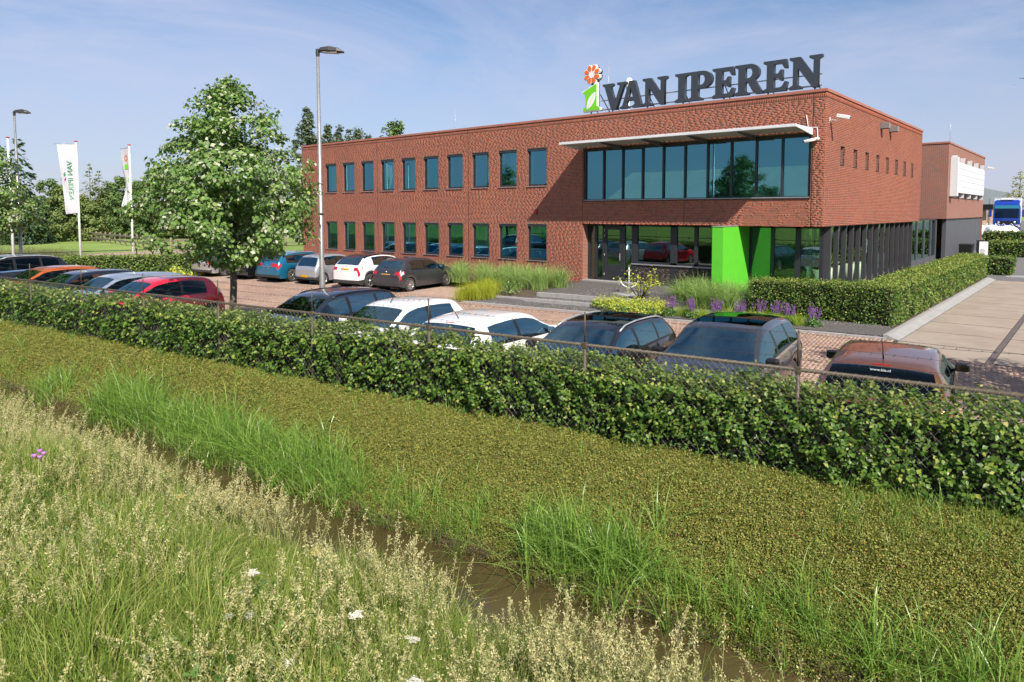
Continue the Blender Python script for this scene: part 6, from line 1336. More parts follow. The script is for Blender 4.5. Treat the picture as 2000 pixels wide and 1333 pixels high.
def meadow():
    r = np.random.default_rng(8)
    tufts = [mesh_of('meadow_tuft', [(*blades(r, 22, 0.25, 0.62, 0.0042, 0.28, 0.30, 4, 0.7, foot=0.05), 'grass')]) for _ in range(8)]
    def place(n, b0, b1, a0=-22, a1=2.6, near=0.0):
        a = r.uniform(a0, a1, n); w = np.array([bw(q) for q in a]); b = w + r.uniform(b1, b0, n); x, y = fab_np(a, b); z = np.array([bank_z(p, q) for p, q in zip(a, b)]); return a, b, np.stack([x, y, z], 1)
    a1_, b1_, p1 = place(9000, -1.5, -6.6, -22, 2.6); a2_, b2_, p2 = place(11000, -1.5, -5.6, -9, 2.6); a = np.concatenate([a1_, a2_]); b = np.concatenate([b1_, b2_]); P = np.concatenate([p1, p2])
    # keep clear of the camera
    d = np.hypot(P[:, 0] - 7.446, P[:, 1] + 25.304); k = d > 2.6; P, a, b = P[k], a[k], b[k]; n = len(P)
    scatter('meadow_grass', P, np.stack([r.normal(0, 0.12, n), r.normal(0, 0.12, n), r.uniform(0, 6.28, n)], 1), r.uniform(0.62, 1.2, n) * (1 + lumps(P, 1.6, 0.45, 91)), r.integers(0, 8, n), tufts, 'tall green meadow grass on the near ditch bank', 'grass')
    heads = []
    for k in range(6): heads.append(mesh_of('grass_seed_head', panicle(r, r.uniform(0.75, 1.0), r.uniform(0.10, 0.32), 80, 0.024, 0.019)))
    for k in range(4): heads.append(mesh_of('grass_seed_head', panicle(r, r.uniform(0.65, 0.95), r.uniform(0.08, 0.25), 60, 0.011, 0.017, 'seed2')))
    for k in range(3): heads.append(mesh_of('grass_seed_head', panicle(r, r.uniform(0.6, 0.8), 0.15, 50, 0.016, 0.026, 'seed2')))
    _, _, q1 = place(1900, -1.5, -2.6, -21, 3.4); _, _, q2 = place(11000, -1.9, -6.6, -20, 2.6); _, _, q3 = place(900, -1.5, -2.3, -6, 3.4); P = np.concatenate([q1, q2, q3]); d = np.hypot(P[:, 0] - 7.446, P[:, 1] + 25.304); P = P[(d > 3.2) & (r.random(len(P)) < 0.66 + lumps(P, 1.1, 0.8, 92))]; n = len(P)
    ofs = r.random(n)
    scatter('seed_heads', P, np.stack([r.normal(0, 0.14, n), r.normal(0, 0.14, n), r.uniform(0, 6.28, n)], 1), r.uniform(0.7, 1.15, n), r.integers(0, 13, n), heads, 'straw coloured flowering grass heads standing above the meadow', 'grass')
    fl = [mesh_of('umbel_plant', umbel(r, r.uniform(0.5, 0.7), m)) for m in ('umbel_white', 'umbel_white', 'umbel_yellow', 'umbel_yellow')] + [mesh_of('herb_plant', herb(r, 0.45, 40, 0.075)) for _ in range(3)]
    _, _, q1 = place(26, -2.9, -4.6, -3.5, 1.0); _, _, q2 = place(60, -1.6, -5.0, -18, 2); _, _, q3 = place(420, -2.6, -6.0, -16, 2.0); P = np.concatenate([q1, q2, q3]); n = len(P); pid = np.concatenate([r.integers(0, 4, 26), r.integers(2, 4, 60), r.integers(4, 7, 420)])
    d = np.hypot(P[:, 0] - 7.446, P[:, 1] + 25.304); k = d > 3.2
    scatter('meadow_flowers', P[k], np.stack([r.normal(0, 0.12, n), r.normal(0, 0.12, n), r.uniform(0, 6.28, n)], 1)[k], r.uniform(0.75, 1.2, n)[k], pid[k], fl, 'white and ochre umbel flowers and leafy herbs mixed in the meadow', 'wild flowers')
    for (a_, b_, lb) in ((-11.5, -4.6, 'purple thistle at the left edge of the meadow near the water'), (-6.9, -5.3, 'small purple thistle low in the meadow grass')):
        x, y, _ = fab(a_, b_); t = empty('thistle', (x, y, bank_z(a_, b_)), 0, lb, 'thistle'); MB().path([(0, 0, 0), (0.03, 0, 0.5), (0.05, 0.02, 1.0)], [0.006, 0.005, 0.004], 5).build('stem', M['stalk'], t)
        fb = MB()
        for q in range(5): fb.lathe([(0.001, 0.0), (0.016, 0.012), (0.02, 0.03), (0.028, 0.05), (0.001, 0.045)], (0.05 + 0.05 * math.cos(q * 1.3), 0.02 + 0.05 * math.sin(q * 1.3), 0.98 + 0.02 * (q % 3)), 'Z', 8)
        fb.build('flower_heads', M['thistle'], t)
    # field grass roughness far off and along the bank to the left
    lg = [mesh_of('long_grass', [(*blades(r, 16, 0.3, 0.7, 0.012, 0.3, 0.3, 3, 0.5, foot=0.16), 'farstraw')]) for _ in range(4)]
    n = 3000; x = r.uniform(-118, -100, n); y = r.uniform(-22, 12, n); n2 = 900; x2 = r.uniform(-52, -43, n2); y2 = r.uniform(-16, -9, n2)
    P = np.stack([np.concatenate([x, x2]), np.concatenate([y, y2]), np.full(n + n2, -0.52)], 1); n = len(P)
    scatter('long_grass', P, np.stack([np.zeros(n), np.zeros(n), r.uniform(0, 6.28, n)], 1), r.uniform(1.2, 2.2, n), r.integers(0, 4, n), lg, 'rough long grass at the far side of the paddock', 'grass')
M['seed2'] = leafmat('green_seed_head', [(0.0, (0.34, 0.34, 0.13)), (1.0, (0.52, 0.50, 0.25))], 0.7, 0.3, tint=(1, 1, 0.8))
M['dry'] = leafmat('dry_stalk', [(0.0, (0.06, 0.04, 0.025)), (0.6, (0.13, 0.09, 0.055)), (1.0, (0.24, 0.17, 0.11))], 0.8, 0.1, tint=(1, 1, 1))
M['farstraw'] = leafmat('rough_grass', [(0.0, (0.12, 0.15, 0.045)), (1.0, (0.24, 0.25, 0.10))], 0.7, 0.2)
ground_cover(); reeds(); meadow()

# ------------------------------------------------------------------ planting before the facade
def tuft_plant(name, loc, n, h0, h1, w, lean, mat, label, cat, group, foot=0.12, curl=0.8, seg=5, seed=1, sp=0.25):
    r = np.random.default_rng(seed); V, F = blades(r, n, h0, h1, w, sp, lean, seg, curl, foot=foot); root = empty(name, loc, 0, label, cat, group)
    o = MB().add(V, F).build('blades', M[mat], root); tag(o, kind='stuff')
    MB().lathe([(foot * 1.1, -0.05), (foot * 0.8, 0.06), (0.001, 0.08)], (0, 0, 0), 'Z', 10).build('crown', M['dry'], root); return root
def planting():
    rr = random.Random(9)
    # tall ornamental grass along the wall
    k = 0
    for (x, y, z, h) in ((-16.9, -2.3, -.2, .95), (-16.0, -1.6, -.12, 1.0), (-15.2, -2.5, -.2, .95), (-14.5, -1.7, -.12, 1.0), (-13.6, -2.6, -.2, 1.0), (-13.0, -1.6, -.1, 1.0), (-12.3, -3.1, -.2, 1.05), (-11.7, -2.0, -.12, 1.05), (-11.2, -3.1, -.2, 1.05), (-10.7, -2.1, -.12, 1.05), (-10.2, -3.0, -.18, 1.05), (-9.75, -2.2, -.12, 1.0)):
        tuft_plant('ornamental_grass', (x, y, z), 520, 0.65 * h, 1.15 * h, 0.008, 0.42, 'miscanthus', 'feathery green ornamental grass in the bed below the ground floor windows', 'grass', 'ornamental grasses below the windows', 0.16, 1.0, 5, 100 + k); k += 1
    for (x, y, z, h) in ((-3.9, -2.6, -.22, .95), (-3.3, -2.0, -.15, 1.0), (-3.0, -2.9, -.24, .95), (-2.5, -2.2, -.18, 1.0), (-2.1, -2.9, -.24, .9), (-1.7, -1.6, -.12, .95), (-3.9, -1.6, -.12, 1.0)):
        tuft_plant('ornamental_grass', (x, y, z), 560, 0.7 * h, 1.2 * h, 0.007, 0.55, 'miscanthus', 'arching fine leaved ornamental grass before the green portal wall', 'grass', 'ornamental grasses by the portal', 0.18, 1.3, 6, 130 + k); k += 1
    # lime yellow grass sweep
    for i, (x, y, z) in enumerate(((-11.55, -6.1, -.4), (-11.2, -5.75, -.38), (-11.75, -5.6, -.38), (-12.0, -5.1, -.36), (-11.4, -5.2, -.36), (-12.1, -4.5, -.33), (-11.6, -4.6, -.33), (-12.2, -3.9, -.3), (-11.75, -4.0, -.3), (-10.95, -5.35, -.36), (-11.1, -4.9, -.35))):
        tuft_plant('lime_grass', (x, y, z), 260, 0.40, 0.78, 0.0055, 0.35, 'yellowgrass', 'bright lime yellow grass at the corner of the gravel bed', 'grass', 'lime yellow grasses', 0.17, 0.8, 4, 160 + i)
    # lady's mantle cushions
    r = np.random.default_rng(17)
    for i, (x, y) in enumerate([(-6.2, -4.45), (-5.7, -4.75), (-5.2, -5.0), (-4.7, -5.1), (-4.2, -5.1), (-3.75, -4.85), (-5.9, -4.0), (-5.35, -4.3), (-4.8, -4.45), (-4.3, -4.5), (-3.8, -4.2), (-5.0, -3.8), (-4.4, -3.8)]):
        root = empty('lady_mantle', (x, y, -0.34 + 0.03 * (y + 5)), 0, 'cushion of yellow flowering lady mantle on the gravel by the anchor', 'flowers', 'lady mantle cushions'); n = 420
        d = unit(r.normal(0, 1, (n, 3))); d[:, 2] = np.abs(d[:, 2]); P = d * np.array([0.36, 0.36, 0.38]) * (r.random((n, 1)) ** 0.3) + np.array([0, 0, 0.03]); V, F = stamp(LEAF2[0], LEAF2[1], P, leaf_frames(d, 0.6, 0), np.where(P[:, 2] > 0.18, 0.045, 0.085) * r.uniform(0.6, 1.3, n))
        o = np_mesh('foliage', V, F, [M['mantle'], M['herb']], root, mi=((P[:, 2] < 0.20) & (r.random(n) < 0.6)).astype(int)); tag(o, kind='stuff')
    # salvia and bright tufts
    for i, (x, y) in enumerate(((-3.35, -4.7), (-2.6, -4.65), (-1.9, -4.3), (-1.2, -4.15), (-0.75, -3.75), (-0.25, -3.65), (0.2, -3.75), (0.95, -3.85))):
        root = empty('salvia', (x, y, -0.34), 0, 'purple flowering salvia clump in front of the clipped hedge', 'flowers', 'salvia clumps'); V = []; F = []; S = MB()
        for q in range(26):
            a = r.uniform(0, 6.28); l = r.uniform(0.02, 0.24); h = r.uniform(0.42, 0.66); bx, by = l * math.cos(a), l * math.sin(a); S.path([(bx * 0.4, by * 0.4, 0), (bx, by, h)], [0.004, 0.002], 4, caps=False)
            n = 26; t = r.uniform(0.42, 1.0, n); P = np.stack([bx * (0.4 + 0.6 * t), by * (0.4 + 0.6 * t), h * t], 1) + r.normal(0, 0.010, (n, 3)); v, f = stamp(LEAF2[0], LEAF2[1], P, leaf_frames(unit(r.normal(0, 1, (n, 3))), 0.5, -0.5), r.uniform(0.018, 0.032, n)); F.append(f + sum(len(z) for z in V)); V.append(v)
        o = np_mesh('flower_spikes', np.concatenate(V), np.concatenate(F), M['salvia'], root); tag(o, kind='stuff'); S.build('stems', M['herb'], root)
        n = 260; d = unit(r.normal(0, 1, (n, 3))); d[:, 2] = np.abs(d[:, 2]); P = d * np.array([0.27, 0.27, 0.26]) * (r.random((n, 1)) ** 0.4); v, f = stamp(LEAF2[0], LEAF2[1], P, leaf_frames(d, 0.5, 0), r.uniform(0.05, 0.09, n)); o = np_mesh('foliage', v, f, M['herb'], root); tag(o, kind='stuff')
    for i, (x, y) in enumerate(((-3.0, -4.5), (-2.25, -4.55), (-1.55, -4.3), (-0.95, -4.05), (-0.5, -4.1), (-0.02, -4.05), (0.55, -3.95))):
        tuft_plant('bright_tuft', (x, y, -0.36), 260, 0.25, 0.48, 0.004, 0.55, 'limetuft', 'bright green grass tuft between the purple salvias', 'grass', 'bright grass tufts', 0.10, 1.0, 4, 200 + i)
    # lime clumps by the far hedge, weed in the bed
    for i, (x, y) in enumerate(((-30.6, -7.4), (-30.1, -6.4), (-29.6, -5.6), (-31.2, -8.4), (-29.2, -4.6))):
        root = empty('lady_mantle', (x, y, ZP), 0, 'yellow green cushion plant at the foot of the hedge by the pale silver car', 'flowers', 'cushion plants by the far hedge'); n = 300
        d = unit(r.normal(0, 1, (n, 3))); d[:, 2] = np.abs(d[:, 2]); P = d * np.array([0.6, 0.6, 0.55]) * (r.random((n, 1)) ** 0.3); V, F = stamp(LEAF2[0], LEAF2[1], P, leaf_frames(d, 0.6, 0), 0.13 * r.uniform(0.6, 1.3, n)); o = np_mesh('foliage', V, F, [M['mantle'], M['herb']], root, mi=(r.random(n) < 0.4).astype(int)); tag(o, kind='stuff')
    root = empty('weed_clump', (-10.6, -4.3, -0.2), 0, 'loose green weed clump at the edge of the ornamental grass bed', 'plant'); n = 260; d = unit(r.normal(0, 1, (n, 3))); d[:, 2] = np.abs(d[:, 2]); P = d * np.array([0.5, 0.45, 0.55]) * (r.random((n, 1)) ** 0.4)
    V, F = stamp(LEAF2[0], LEAF2[1], P, leaf_frames(d, 0.6, 0), r.uniform(0.05, 0.10, n)); tag(np_mesh('foliage', V, F, M['linden'], root), kind='stuff')
    # shrub with loose yellow green leaves
    root = empty('young_shrub', (-5.35, -3.1, -0.22), 0, 'young shrub with sparse yellow green leaves beside the anchor', 'shrub'); b = MB(); P = []
    for q in range(15):
        a = r.uniform(0, 6.28); l = r.uniform(0.35, 1.05); h = r.uniform(0.7, 1.35); e = np.array([l * math.cos(a), l * math.sin(a), h]); m = e * np.array([0.45, 0.45, 0.6]); b.path([(0, 0, 0), tuple(m), tuple(e)], [0.014, 0.009, 0.004], 5)
        for s in range(34): t = r.uniform(0.35, 1.0); c = m + (e - m) * max(0, (t - 0.5) * 2) if t > 0.5 else m * t * 2; P.append(c + r.normal(0, 0.09, 3))
    b.build('branches', M['twig'], root); P = np.array(P); n = len(P); V, F = stamp(LEAF2[0], LEAF2[1], P, leaf_frames(np.tile([0, 0, 1.0], (n, 1)), 0.8, 0.3), r.uniform(0.05, 0.09, n)); tag(np_mesh('foliage', V, F, M['mantle'], root), kind='stuff')
    # planters seen behind the fins
    for i in range(5):
        y = 2.0 + 1.35 * i; t = empty('planter', (-0.72, y, 0.02), 0, ('tall pale green planter with a shrub next to the corner post', 'tall pale green planter with a shrub, second from the corner post', 'tall pale green planter with a shrub, third from the corner post', 'tall pale green planter with a shrub, fourth from the corner post', 'tall pale green planter with a shrub, farthest from the corner post')[i], 'planter', 'planters behind the fins'); MB().lathe([(0.001, 0), (0.17, 0), (0.25, 0.85), (0.22, 0.85), (0.2, 0.75), (0.001, 0.75)], (0, 0, 0), 'Z', 18).build('pot', plain('planter_glaze', (0.30, 0.42, 0.28), 0.5), t)
        n = 260; d = unit(r.normal(0, 1, (n, 3))); P = d * np.array([0.26, 0.3, 0.36]) * (r.random((n, 1)) ** 0.35) + np.array([0, 0, 1.15]); V, F = stamp(LEAF2[0], LEAF2[1], P, leaf_frames(d, 0.5, 0), r.uniform(0.06, 0.1, n)); tag(np_mesh('foliage', V, F, M['beech'], t), kind='stuff')
planting()
# ------------------------------------------------------------------ boundary fence
def fence():
    zb, zr, zt = -0.15, 1.17, 1.64
    root = empty('chain_link_fence', fab(0, 0, zb), FAL, 'brown chain link fence with barbed wire along the ditch bank', 'fence')
    A0, A1 = -37.0, 6.2
    def P(a, b, z): return (a, b, z - zb)
    pm = MB(); pm.tube((0, 0, -0.3), (0, 0, zr - zb + 0.03), 0.026, n=10); pm.tube((0, 0, zr - zb + 0.03), (0, 0, zt - zb), 0.013, n=8); pm.bbox(-0.035, 0.035, -0.03, 0.03, zr - zb - 0.05, zr - zb + 0.04, 0.01)
    me = pm.mesh('post'); me.materials.append(M['fence_paint']); a = 0.02
    posts = []
    while a > A0: posts.append(a); a -= 2.85
    posts = [2.87, 5.72] + posts
    for q in posts:
        o = bpy.data.objects.new('post', me); link(o, root); o.location = (q, 0.0, 0); o.rotation_euler = (random.uniform(-.01, .01), random.uniform(-.012, .012), 0)
    b = MB(); b.tube(P(A0, 0.0, zr), P(A1, 0.0, zr), 0.024, n=10); b.build('top_rail', M['fence_paint'], root)
    # mesh: two sets of diagonal wires
    p = 0.105; h = zr - zb - 0.02; V = []; F = []; n = int((A1 - A0 + h) / p)
    for k in range(n):
        x = A0 - h + k * p if False else A0 + (k * p) - h
        for sg in (1, -1):
            x0, x1 = (x, x + h) if sg > 0 else (x + h, x); t = 0.0014; yy = -0.028 + (0.003 if sg > 0 else 0)
            kk = len(V)
            for xx, zz in ((x0, 0.02), (x1, h + 0.02)):
                for dx, dy in ((t * 1.2, 0), (-t * 0.8, t), (-t * 0.8, -t)): V.append((xx + dx, yy + dy, zz))
            F += [(kk, kk + 1, kk + 4, kk + 3), (kk + 1, kk + 2, kk + 5, kk + 4), (kk + 2, kk, kk + 3, kk + 5)]
    V = np.array(V); o = np_mesh('wire_mesh', V, np.array(F), M['wire'], root)
    # ties round the rail
    b = MB(); x = -14.0
    while x < A1:
        b.path([(x, -0.032, zr - zb - 0.06), (x + 0.02, -0.035, zr - zb + 0.012), (x + 0.039, 0.0, zr - zb + 0.030), (x + 0.06, -0.032, zr - zb - 0.02)], 0.0022, 3, caps=False); x += p
    b.build('mesh_ties', M['wire'], root)
    for k, z in enumerate((zr + 0.15, zr + 0.30, zr + 0.44)):
        b = MB(); r = random.Random(k); pts = []
        for i, q in enumerate(sorted(posts)):
            pts.append(P(q, 0.0, z))
            if i < len(posts) - 1: pts.append(P(q + 1.42, 0.0 + r.uniform(-.01, .01), z - r.uniform(0.01, 0.035)))
        b.path(pts, 0.0022, 4, caps=False)
        ps = sorted(posts); x = ps[0]
        while x < ps[-1]:
            zz = z - zb - 0.02; a1, a2 = r.uniform(0, 6.28), r.uniform(0, 6.28)
            for q in (a1, a2): b.tube((x - 0.012 * math.cos(q), -0.02 * math.sin(q), zz - 0.018 * math.cos(q)), (x + 0.012 * math.cos(q), 0.02 * math.sin(q), zz + 0.018 * math.cos(q)), 0.0024, n=3, caps=False)
            x += 0.115
        b.build('barbed_wire', M['barb'], root)
fence()
# ------------------------------------------------------------------ lamp posts
def lamp(loc, h, rz, label):
    t = empty('lamp_post', loc, rz, label, 'street lamp', 'tall car park lamp posts')
    MB().path([(0, 0, -0.2), (0, 0, 1.4), (0, 0, 1.45), (0, 0, h)], [0.085, 0.085, 0.075, 0.042], 14).build('pole', M['steel'], t)
    MB().tube((0, 0, h * 0.42), (0, 0, h * 0.42 + 0.06), 0.074, n=14).build('band', M['lamp_dark'], t)
    MB().lathe([(0.055, -0.12), (0.06, 0.0), (0.05, 0.08), (0.001, 0.1)], (0, 0, h), 'Z', 12).build('spigot', M['lamp_dark'], t)
    b = MB(); pr = [(0.02, 0.03, 0.06), (0.12, 0.11, 0.13), (0.35, 0.15, 0.15), (0.60, 0.11, 0.14), (0.78, 0.01, 0.06)]; V = []; F = []
    for x, zt, w in pr: V += [(x, -w, 0.0), (x, -w * 0.8, zt * 0.8), (x, 0, zt), (x, w * 0.8, zt * 0.8), (x, w, 0.0), (x, w * 0.7, -0.035), (x, -w * 0.7, -0.035)]
    for i in range(len(pr) - 1):
        for k in range(7): F.append((i * 7 + k, i * 7 + (k + 1) % 7, (i + 1) * 7 + (k + 1) % 7, (i + 1) * 7 + k))
    F += [tuple(range(7))[::-1], tuple(range((len(pr) - 1) * 7, len(pr) * 7))]
    o = b.add(V, F).build('lamp_head', M['lamp_dark'], t, True); o.location = (0.0, 0, h + 0.03); o.rotation_euler = (0, R(3), 0)
    MB().bbox(0.16, 0.60, -0.11, 0.11, -0.05, -0.034, 0.006).build('lamp_glass', M['alu'], o)
lamp((-10.1, -13.42, ZP), 8.12, R(35), 'tall grey steel lamp post with dark flat head before the building')
lamp((-30.37, -15.77, ZP), 8.0, R(35), 'tall grey steel lamp post with dark flat head in front of the flag poles')
# ------------------------------------------------------------------ flag poles
def flag(loc, h, rz, label, w, fh, design, close):
    t = empty('flag_pole', loc, 0, label, 'flag pole', 'white flag poles with red tops')
    MB().path([(0, 0, -0.2), (0, 0, h)], [0.075, 0.045], 12).build('pole', M['sign_white'], t)
    MB().lathe([(0.001, 0.07), (0.09, 0.05), (0.11, 0.02), (0.06, 0.0), (0.001, 0.0)], (0, 0, h), 'Z', 14).build('top_cap', plain('cap_red', (0.55, 0.05, 0.04), 0.4), t)
    if not design: return
    f = empty('banner', (0, 0, 0)); f.parent = t; f.rotation_euler = (0, 0, rz); f.location = (0, 0, h - 0.14)
    def S(u, v):   # u 0..w away from the pole, v 0..fh down: draped cloth
        k = v / fh; uu = u * (1 - close * k); wv = 0.10 * math.sin(u * 7 + v * 2.1) * k + 0.16 * k * math.sin(v * 1.9 + 0.5) * (u / w)
        return (0.06 + uu, wv, -v - 0.05 * (u / w) * (0.2 + k))
    nu, nv = 14, 34; b = MB(); b.add([S(w * i / nu, fh * j / nv) for j in range(nv + 1) for i in range(nu + 1)], [(j * (nu + 1) + i, j * (nu + 1) + i + 1, (j + 1) * (nu + 1) + i + 1, (j + 1) * (nu + 1) + i) for j in range(nv) for i in range(nu)], 0, True)
    b.build('cloth', M['flag_cloth'], f)
    MB().tube((0, 0, 0.01), (w + 0.2, 0, -0.02), 0.012, n=6).build('banner_arm', M['steel'], f)
    def onflag(me, mat, u0, v0, off, flip):
        """lay flat artwork (x right, y up) down the banner: x of the text runs down the cloth"""
        for v in me.vertices:
            x, y = v.co.x, v.co.y; p = S(max(0.0, min(w, u0 + (y if flip else -y))), max(0.0, min(fh, v0 + x))); v.co = (p[0], p[1] + off, p[2])
        me.materials.append(mat); link(bpy.data.objects.new('flag_print', me), f)
    for off in (-0.012, 0.012):
        if design == 1:
            onflag(text_mesh('VAN IPEREN', 0.40), M['flag_green'], 0.20, 0.95, off, True)
            me = curve_mesh('flag_print', [[(0, 0), (0.16, 0.10), (0.30, 0.02), (0.14, -0.04)]], 0); me.transform(Matrix.Rotation(R(-90), 4, 'X')); onflag(me, M['flag_green'], 0.62, 1.55, off, True)
            me = curve_mesh('flag_print', [[(0, 0), (0.12, 0.10), (0.26, 0.09), (0.10, -0.02)]], 0); me.transform(Matrix.Rotation(R(-90), 4, 'X')); onflag(me, M['flag_plum'], 0.60, 1.85, off, True)
        else:
            for k in range(8):
                a = R(45 * k + 20); c = (0.16 * math.cos(a), 0.16 * math.sin(a)); me = curve_mesh('flag_print', [[(c[0] + 0.06 * math.cos(q), c[1] + 0.06 * math.sin(q)) for q in np.linspace(0, 6.0, 10)]], 0); me.transform(Matrix.Rotation(R(-90), 4, 'X')); onflag(me, M['flag_orange'], 0.42, 0.62, off, True)
            for v0 in (1.0, 1.85):
                me = curve_mesh('flag_print', [[(0, -0.18), (0.3, -0.18), (0.3, 0.18), (0, 0.18)]], 0); me.transform(Matrix.Rotation(R(-90), 4, 'X')); onflag(me, M['sign_green'], 0.42, v0, off, True)
            onflag(text_mesh('VAN IPEREN', 0.30), M['flag_navy'], 0.32, 2.35, off, True)
M['flag_cloth'] = leafmat('flag_cloth', [(0, (0.74, 0.72, 0.76)), (1, (0.74, 0.72, 0.76))], 0.8, 0.35, tint=(1, 1, 1)); M['flag_green'] = plain('flag_print_green', (0.02, 0.22, 0.09), 0.8); M['flag_plum'] = plain('flag_print_plum', (0.35, 0.04, 0.2), 0.8); M['flag_orange'] = plain('flag_print_orange', (0.7, 0.2, 0.05), 0.8); M['flag_navy'] = plain('flag_print_navy', (0.03, 0.03, 0.2), 0.8)
flag((-37.36, -11.12, -0.5), 7.55, R(250), 'white flag pole with a wide white banner lettered green', 0.86, 3.9, 1, 0.36)
flag((-38.36, -7.90, -0.5), 7.65, R(184), 'white flag pole with a white banner turned edge on with orange and green emblem', 1.0, 3.9, 2, 0.25)
flag((-38.2, -14.15, -0.5), 7.6, 0, 'white flag pole without banner half hidden by the lime tree', 1, 4, 0, 0)
# ------------------------------------------------------------------ paddock fence, black fence, house, barrier
def paddock():
    root = empty('paddock_fence', (-96, 6.5, -0.5), 0, 'grey wooden post and rail fence round the green paddock', 'fence'); pts = [(-100, 7.5), (-57, 2.4), (-55.5, 18)]
    pm = MB(); pm.bbox(-0.07, 0.07, -0.07, 0.07, 0, 1.25, 0.015); me = pm.mesh('post'); me.materials.append(M['wood2']); rm = {}
    for (x0, y0), (x1, y1) in zip(pts[:-1], pts[1:]):
        d = math.hypot(x1 - x0, y1 - y0); n = int(d / 2.1); ang = math.atan2(y1 - y0, x1 - x0); st = d / n
        b = MB(); b.bbox(0, st + 0.06, -0.025, 0.025, -0.09, 0.09, 0.01); rmesh = b.mesh('rail'); rmesh.materials.append(M['wood'])
        for i in range(n):
            x, y = x0 + (x1 - x0) * i / n, y0 + (y1 - y0) * i / n
            o = bpy.data.objects.new('post', me); link(o, root); o.location = (x + 96, y - 6.5, 0); o.rotation_euler = (0, random.uniform(-.03, .03), ang)
            for z in (0.45, 1.0): o = bpy.data.objects.new('rail', rmesh); link(o, root); o.location = (x + 96 + 0.09 * math.sin(ang), y - 6.5 - 0.09 * math.cos(ang), z + random.uniform(-.03, .03)); o.rotation_euler = (0, random.uniform(-.01, .01), ang)
    p0, p1 = (-42.0, -19.0), (-37.0, 4.0); L = math.hypot(p1[0] - p0[0], p1[1] - p0[1]); t = empty('wire_fence', (*p0, -0.5), math.atan2(p1[1] - p0[1], p1[0] - p0[0]), 'dark wire fence with top rail between hedge and paddock', 'fence')
    pm = MB(); pm.tube((0, 0, -0.1), (0, 0, 1.25), 0.03, n=8); me = pm.mesh('post'); me.materials.append(M['trim'])
    for i in range(int(L / 3) + 1): o = bpy.data.objects.new('post', me); link(o, t); o.location = (i * 3.0, 0, 0)
    MB().tube((0, 0, 1.15), (L, 0, 1.15), 0.025, n=8).build('top_rail', M['trim'], t); b = MB()
    for i in range(int((L + 1.15) / 0.12)):
        for sg in (1, -1): x = i * 0.12 - 1.15; b.tube((x if sg > 0 else x + 1.15, 0, 0), (x + 1.15 if sg > 0 else x, 0, 1.15), 0.003, n=3, caps=False)
    b.build('wire_mesh', M['barb'], t)
    h = empty('house', (-106, 17.5, -0.5), R(25), 'low house with a grey tiled roof behind the olive conifers', 'house'); MB().box(-4, 4, -3, 3, 0, 2.8).build('wall', plain('house_wall', (0.5, 0.47, 0.43), 0.9), h)
    rf = MB().add([(-4.4, -3.4, 2.7), (4.4, -3.4, 2.7), (4.4, 0, 5.4), (-4.4, 0, 5.4), (4.4, 3.4, 2.7), (-4.4, 3.4, 2.7)], [(0, 1, 2, 3), (3, 2, 4, 5)]).build('roof', mottled('roof_tiles', [(0.3, (0.20, 0.17, 0.16)), (0.7, (0.27, 0.24, 0.22))], 2), h); MB().box(-2, -1.4, -0.3, 0.3, 4.6, 6).build('chimney', M['brick_far'], rf)
    MB().box(0.5, 1.6, -3.02, -2.99, 1.0, 2.1).build('window', M['trim'], h); MB().box(-1.6, -0.7, -3.02, -2.99, 0, 2.1).build('door', M['wood'], h)
    t = empty('concrete_barrier', (-108, 1.0, -0.4), R(-55), 'pale concrete barrier on the far bank', 'barrier')
    for i in range(5): MB().bbox(i * 1.5, i * 1.5 + 1.46, -0.15, 0.15, 0.0, 1.5, 0.03).build('block', M['kerb'], t)
M['wood2'] = mottled('pale_post_wood', [(0.3, (0.24, 0.19, 0.14)), (0.7, (0.33, 0.28, 0.2))], 5, 0.9)
paddock()
# ------------------------------------------------------------------ anchor, signs, bags, bin
def anchor():
    t = empty('anchor_sculpture', (-6.3, -2.35, -0.12), R(8), 'small metal anchor sculpture with bright curved arms on a round concrete disc', 'sculpture')
    MB().lathe([(0.001, 0.09), (1.0, 0.09), (1.03, 0.06), (1.03, -0.2)], (0, 0, 0), 'Z', 32).build('base_disc', M['kerb'], t)
    MB().path([(0, 0, 0.09), (0, 0, 0.5)], 0.035, 12).build('post', M['chrome'], t)
    pts = []; rad = []
    for i in range(17): a = R(-78 + 156 * i / 16); pts.append((0.62 * math.sin(a), 0, 1.05 - 0.58 * math.cos(a))); rad.append(0.055 - 0.03 * abs(i - 8) / 8)
    MB().path(pts, rad, 10).build('arms', M['white'], t)
    for s in (-1, 1): MB().add([(s * 0.60, -0.10, 0.86), (s * 0.60, 0.10, 0.86), (s * 0.64, 0, 1.08), (s * 0.55, 0, 0.92)], [(0, 1, 2), (0, 2, 3), (1, 3, 2), (0, 3, 1)]).build('fluke', M['steel'], t)
    MB().path([(0, 0, 0.48), (0, 0, 1.1), (0, 0, 1.75)], [0.05, 0.042, 0.035], 10).build('shank', M['white'], t); MB().tube((0, -0.42, 1.55), (0, 0.42, 1.55), 0.04, n=10).build('stock', M['wood'], t)
    MB().lathe([(0.06, 0.018), (0.078, 0), (0.06, -0.018), (0.042, 0), (0.06, 0.018)], (0, 0, 1.82), 'Y', 16).build('ring', M['steel'], t)
anchor(); bpy.data.objects['anchor_sculpture'].scale = (0.6, 0.6, 0.6)
t = empty('information_sign', (2.0, 23.6, -0.35), R(12), 'upright black and white information sign behind the end of the long hedge', 'sign'); MB().bbox(-0.30, 0.30, -0.05, 0.05, 0, 1.70, 0.01).build('panel', M['trim'], t); MB().box(-0.16, 0.27, -0.056, -0.051, 0.75, 1.62).build('face', M['sign_white'], t)
b = MB()
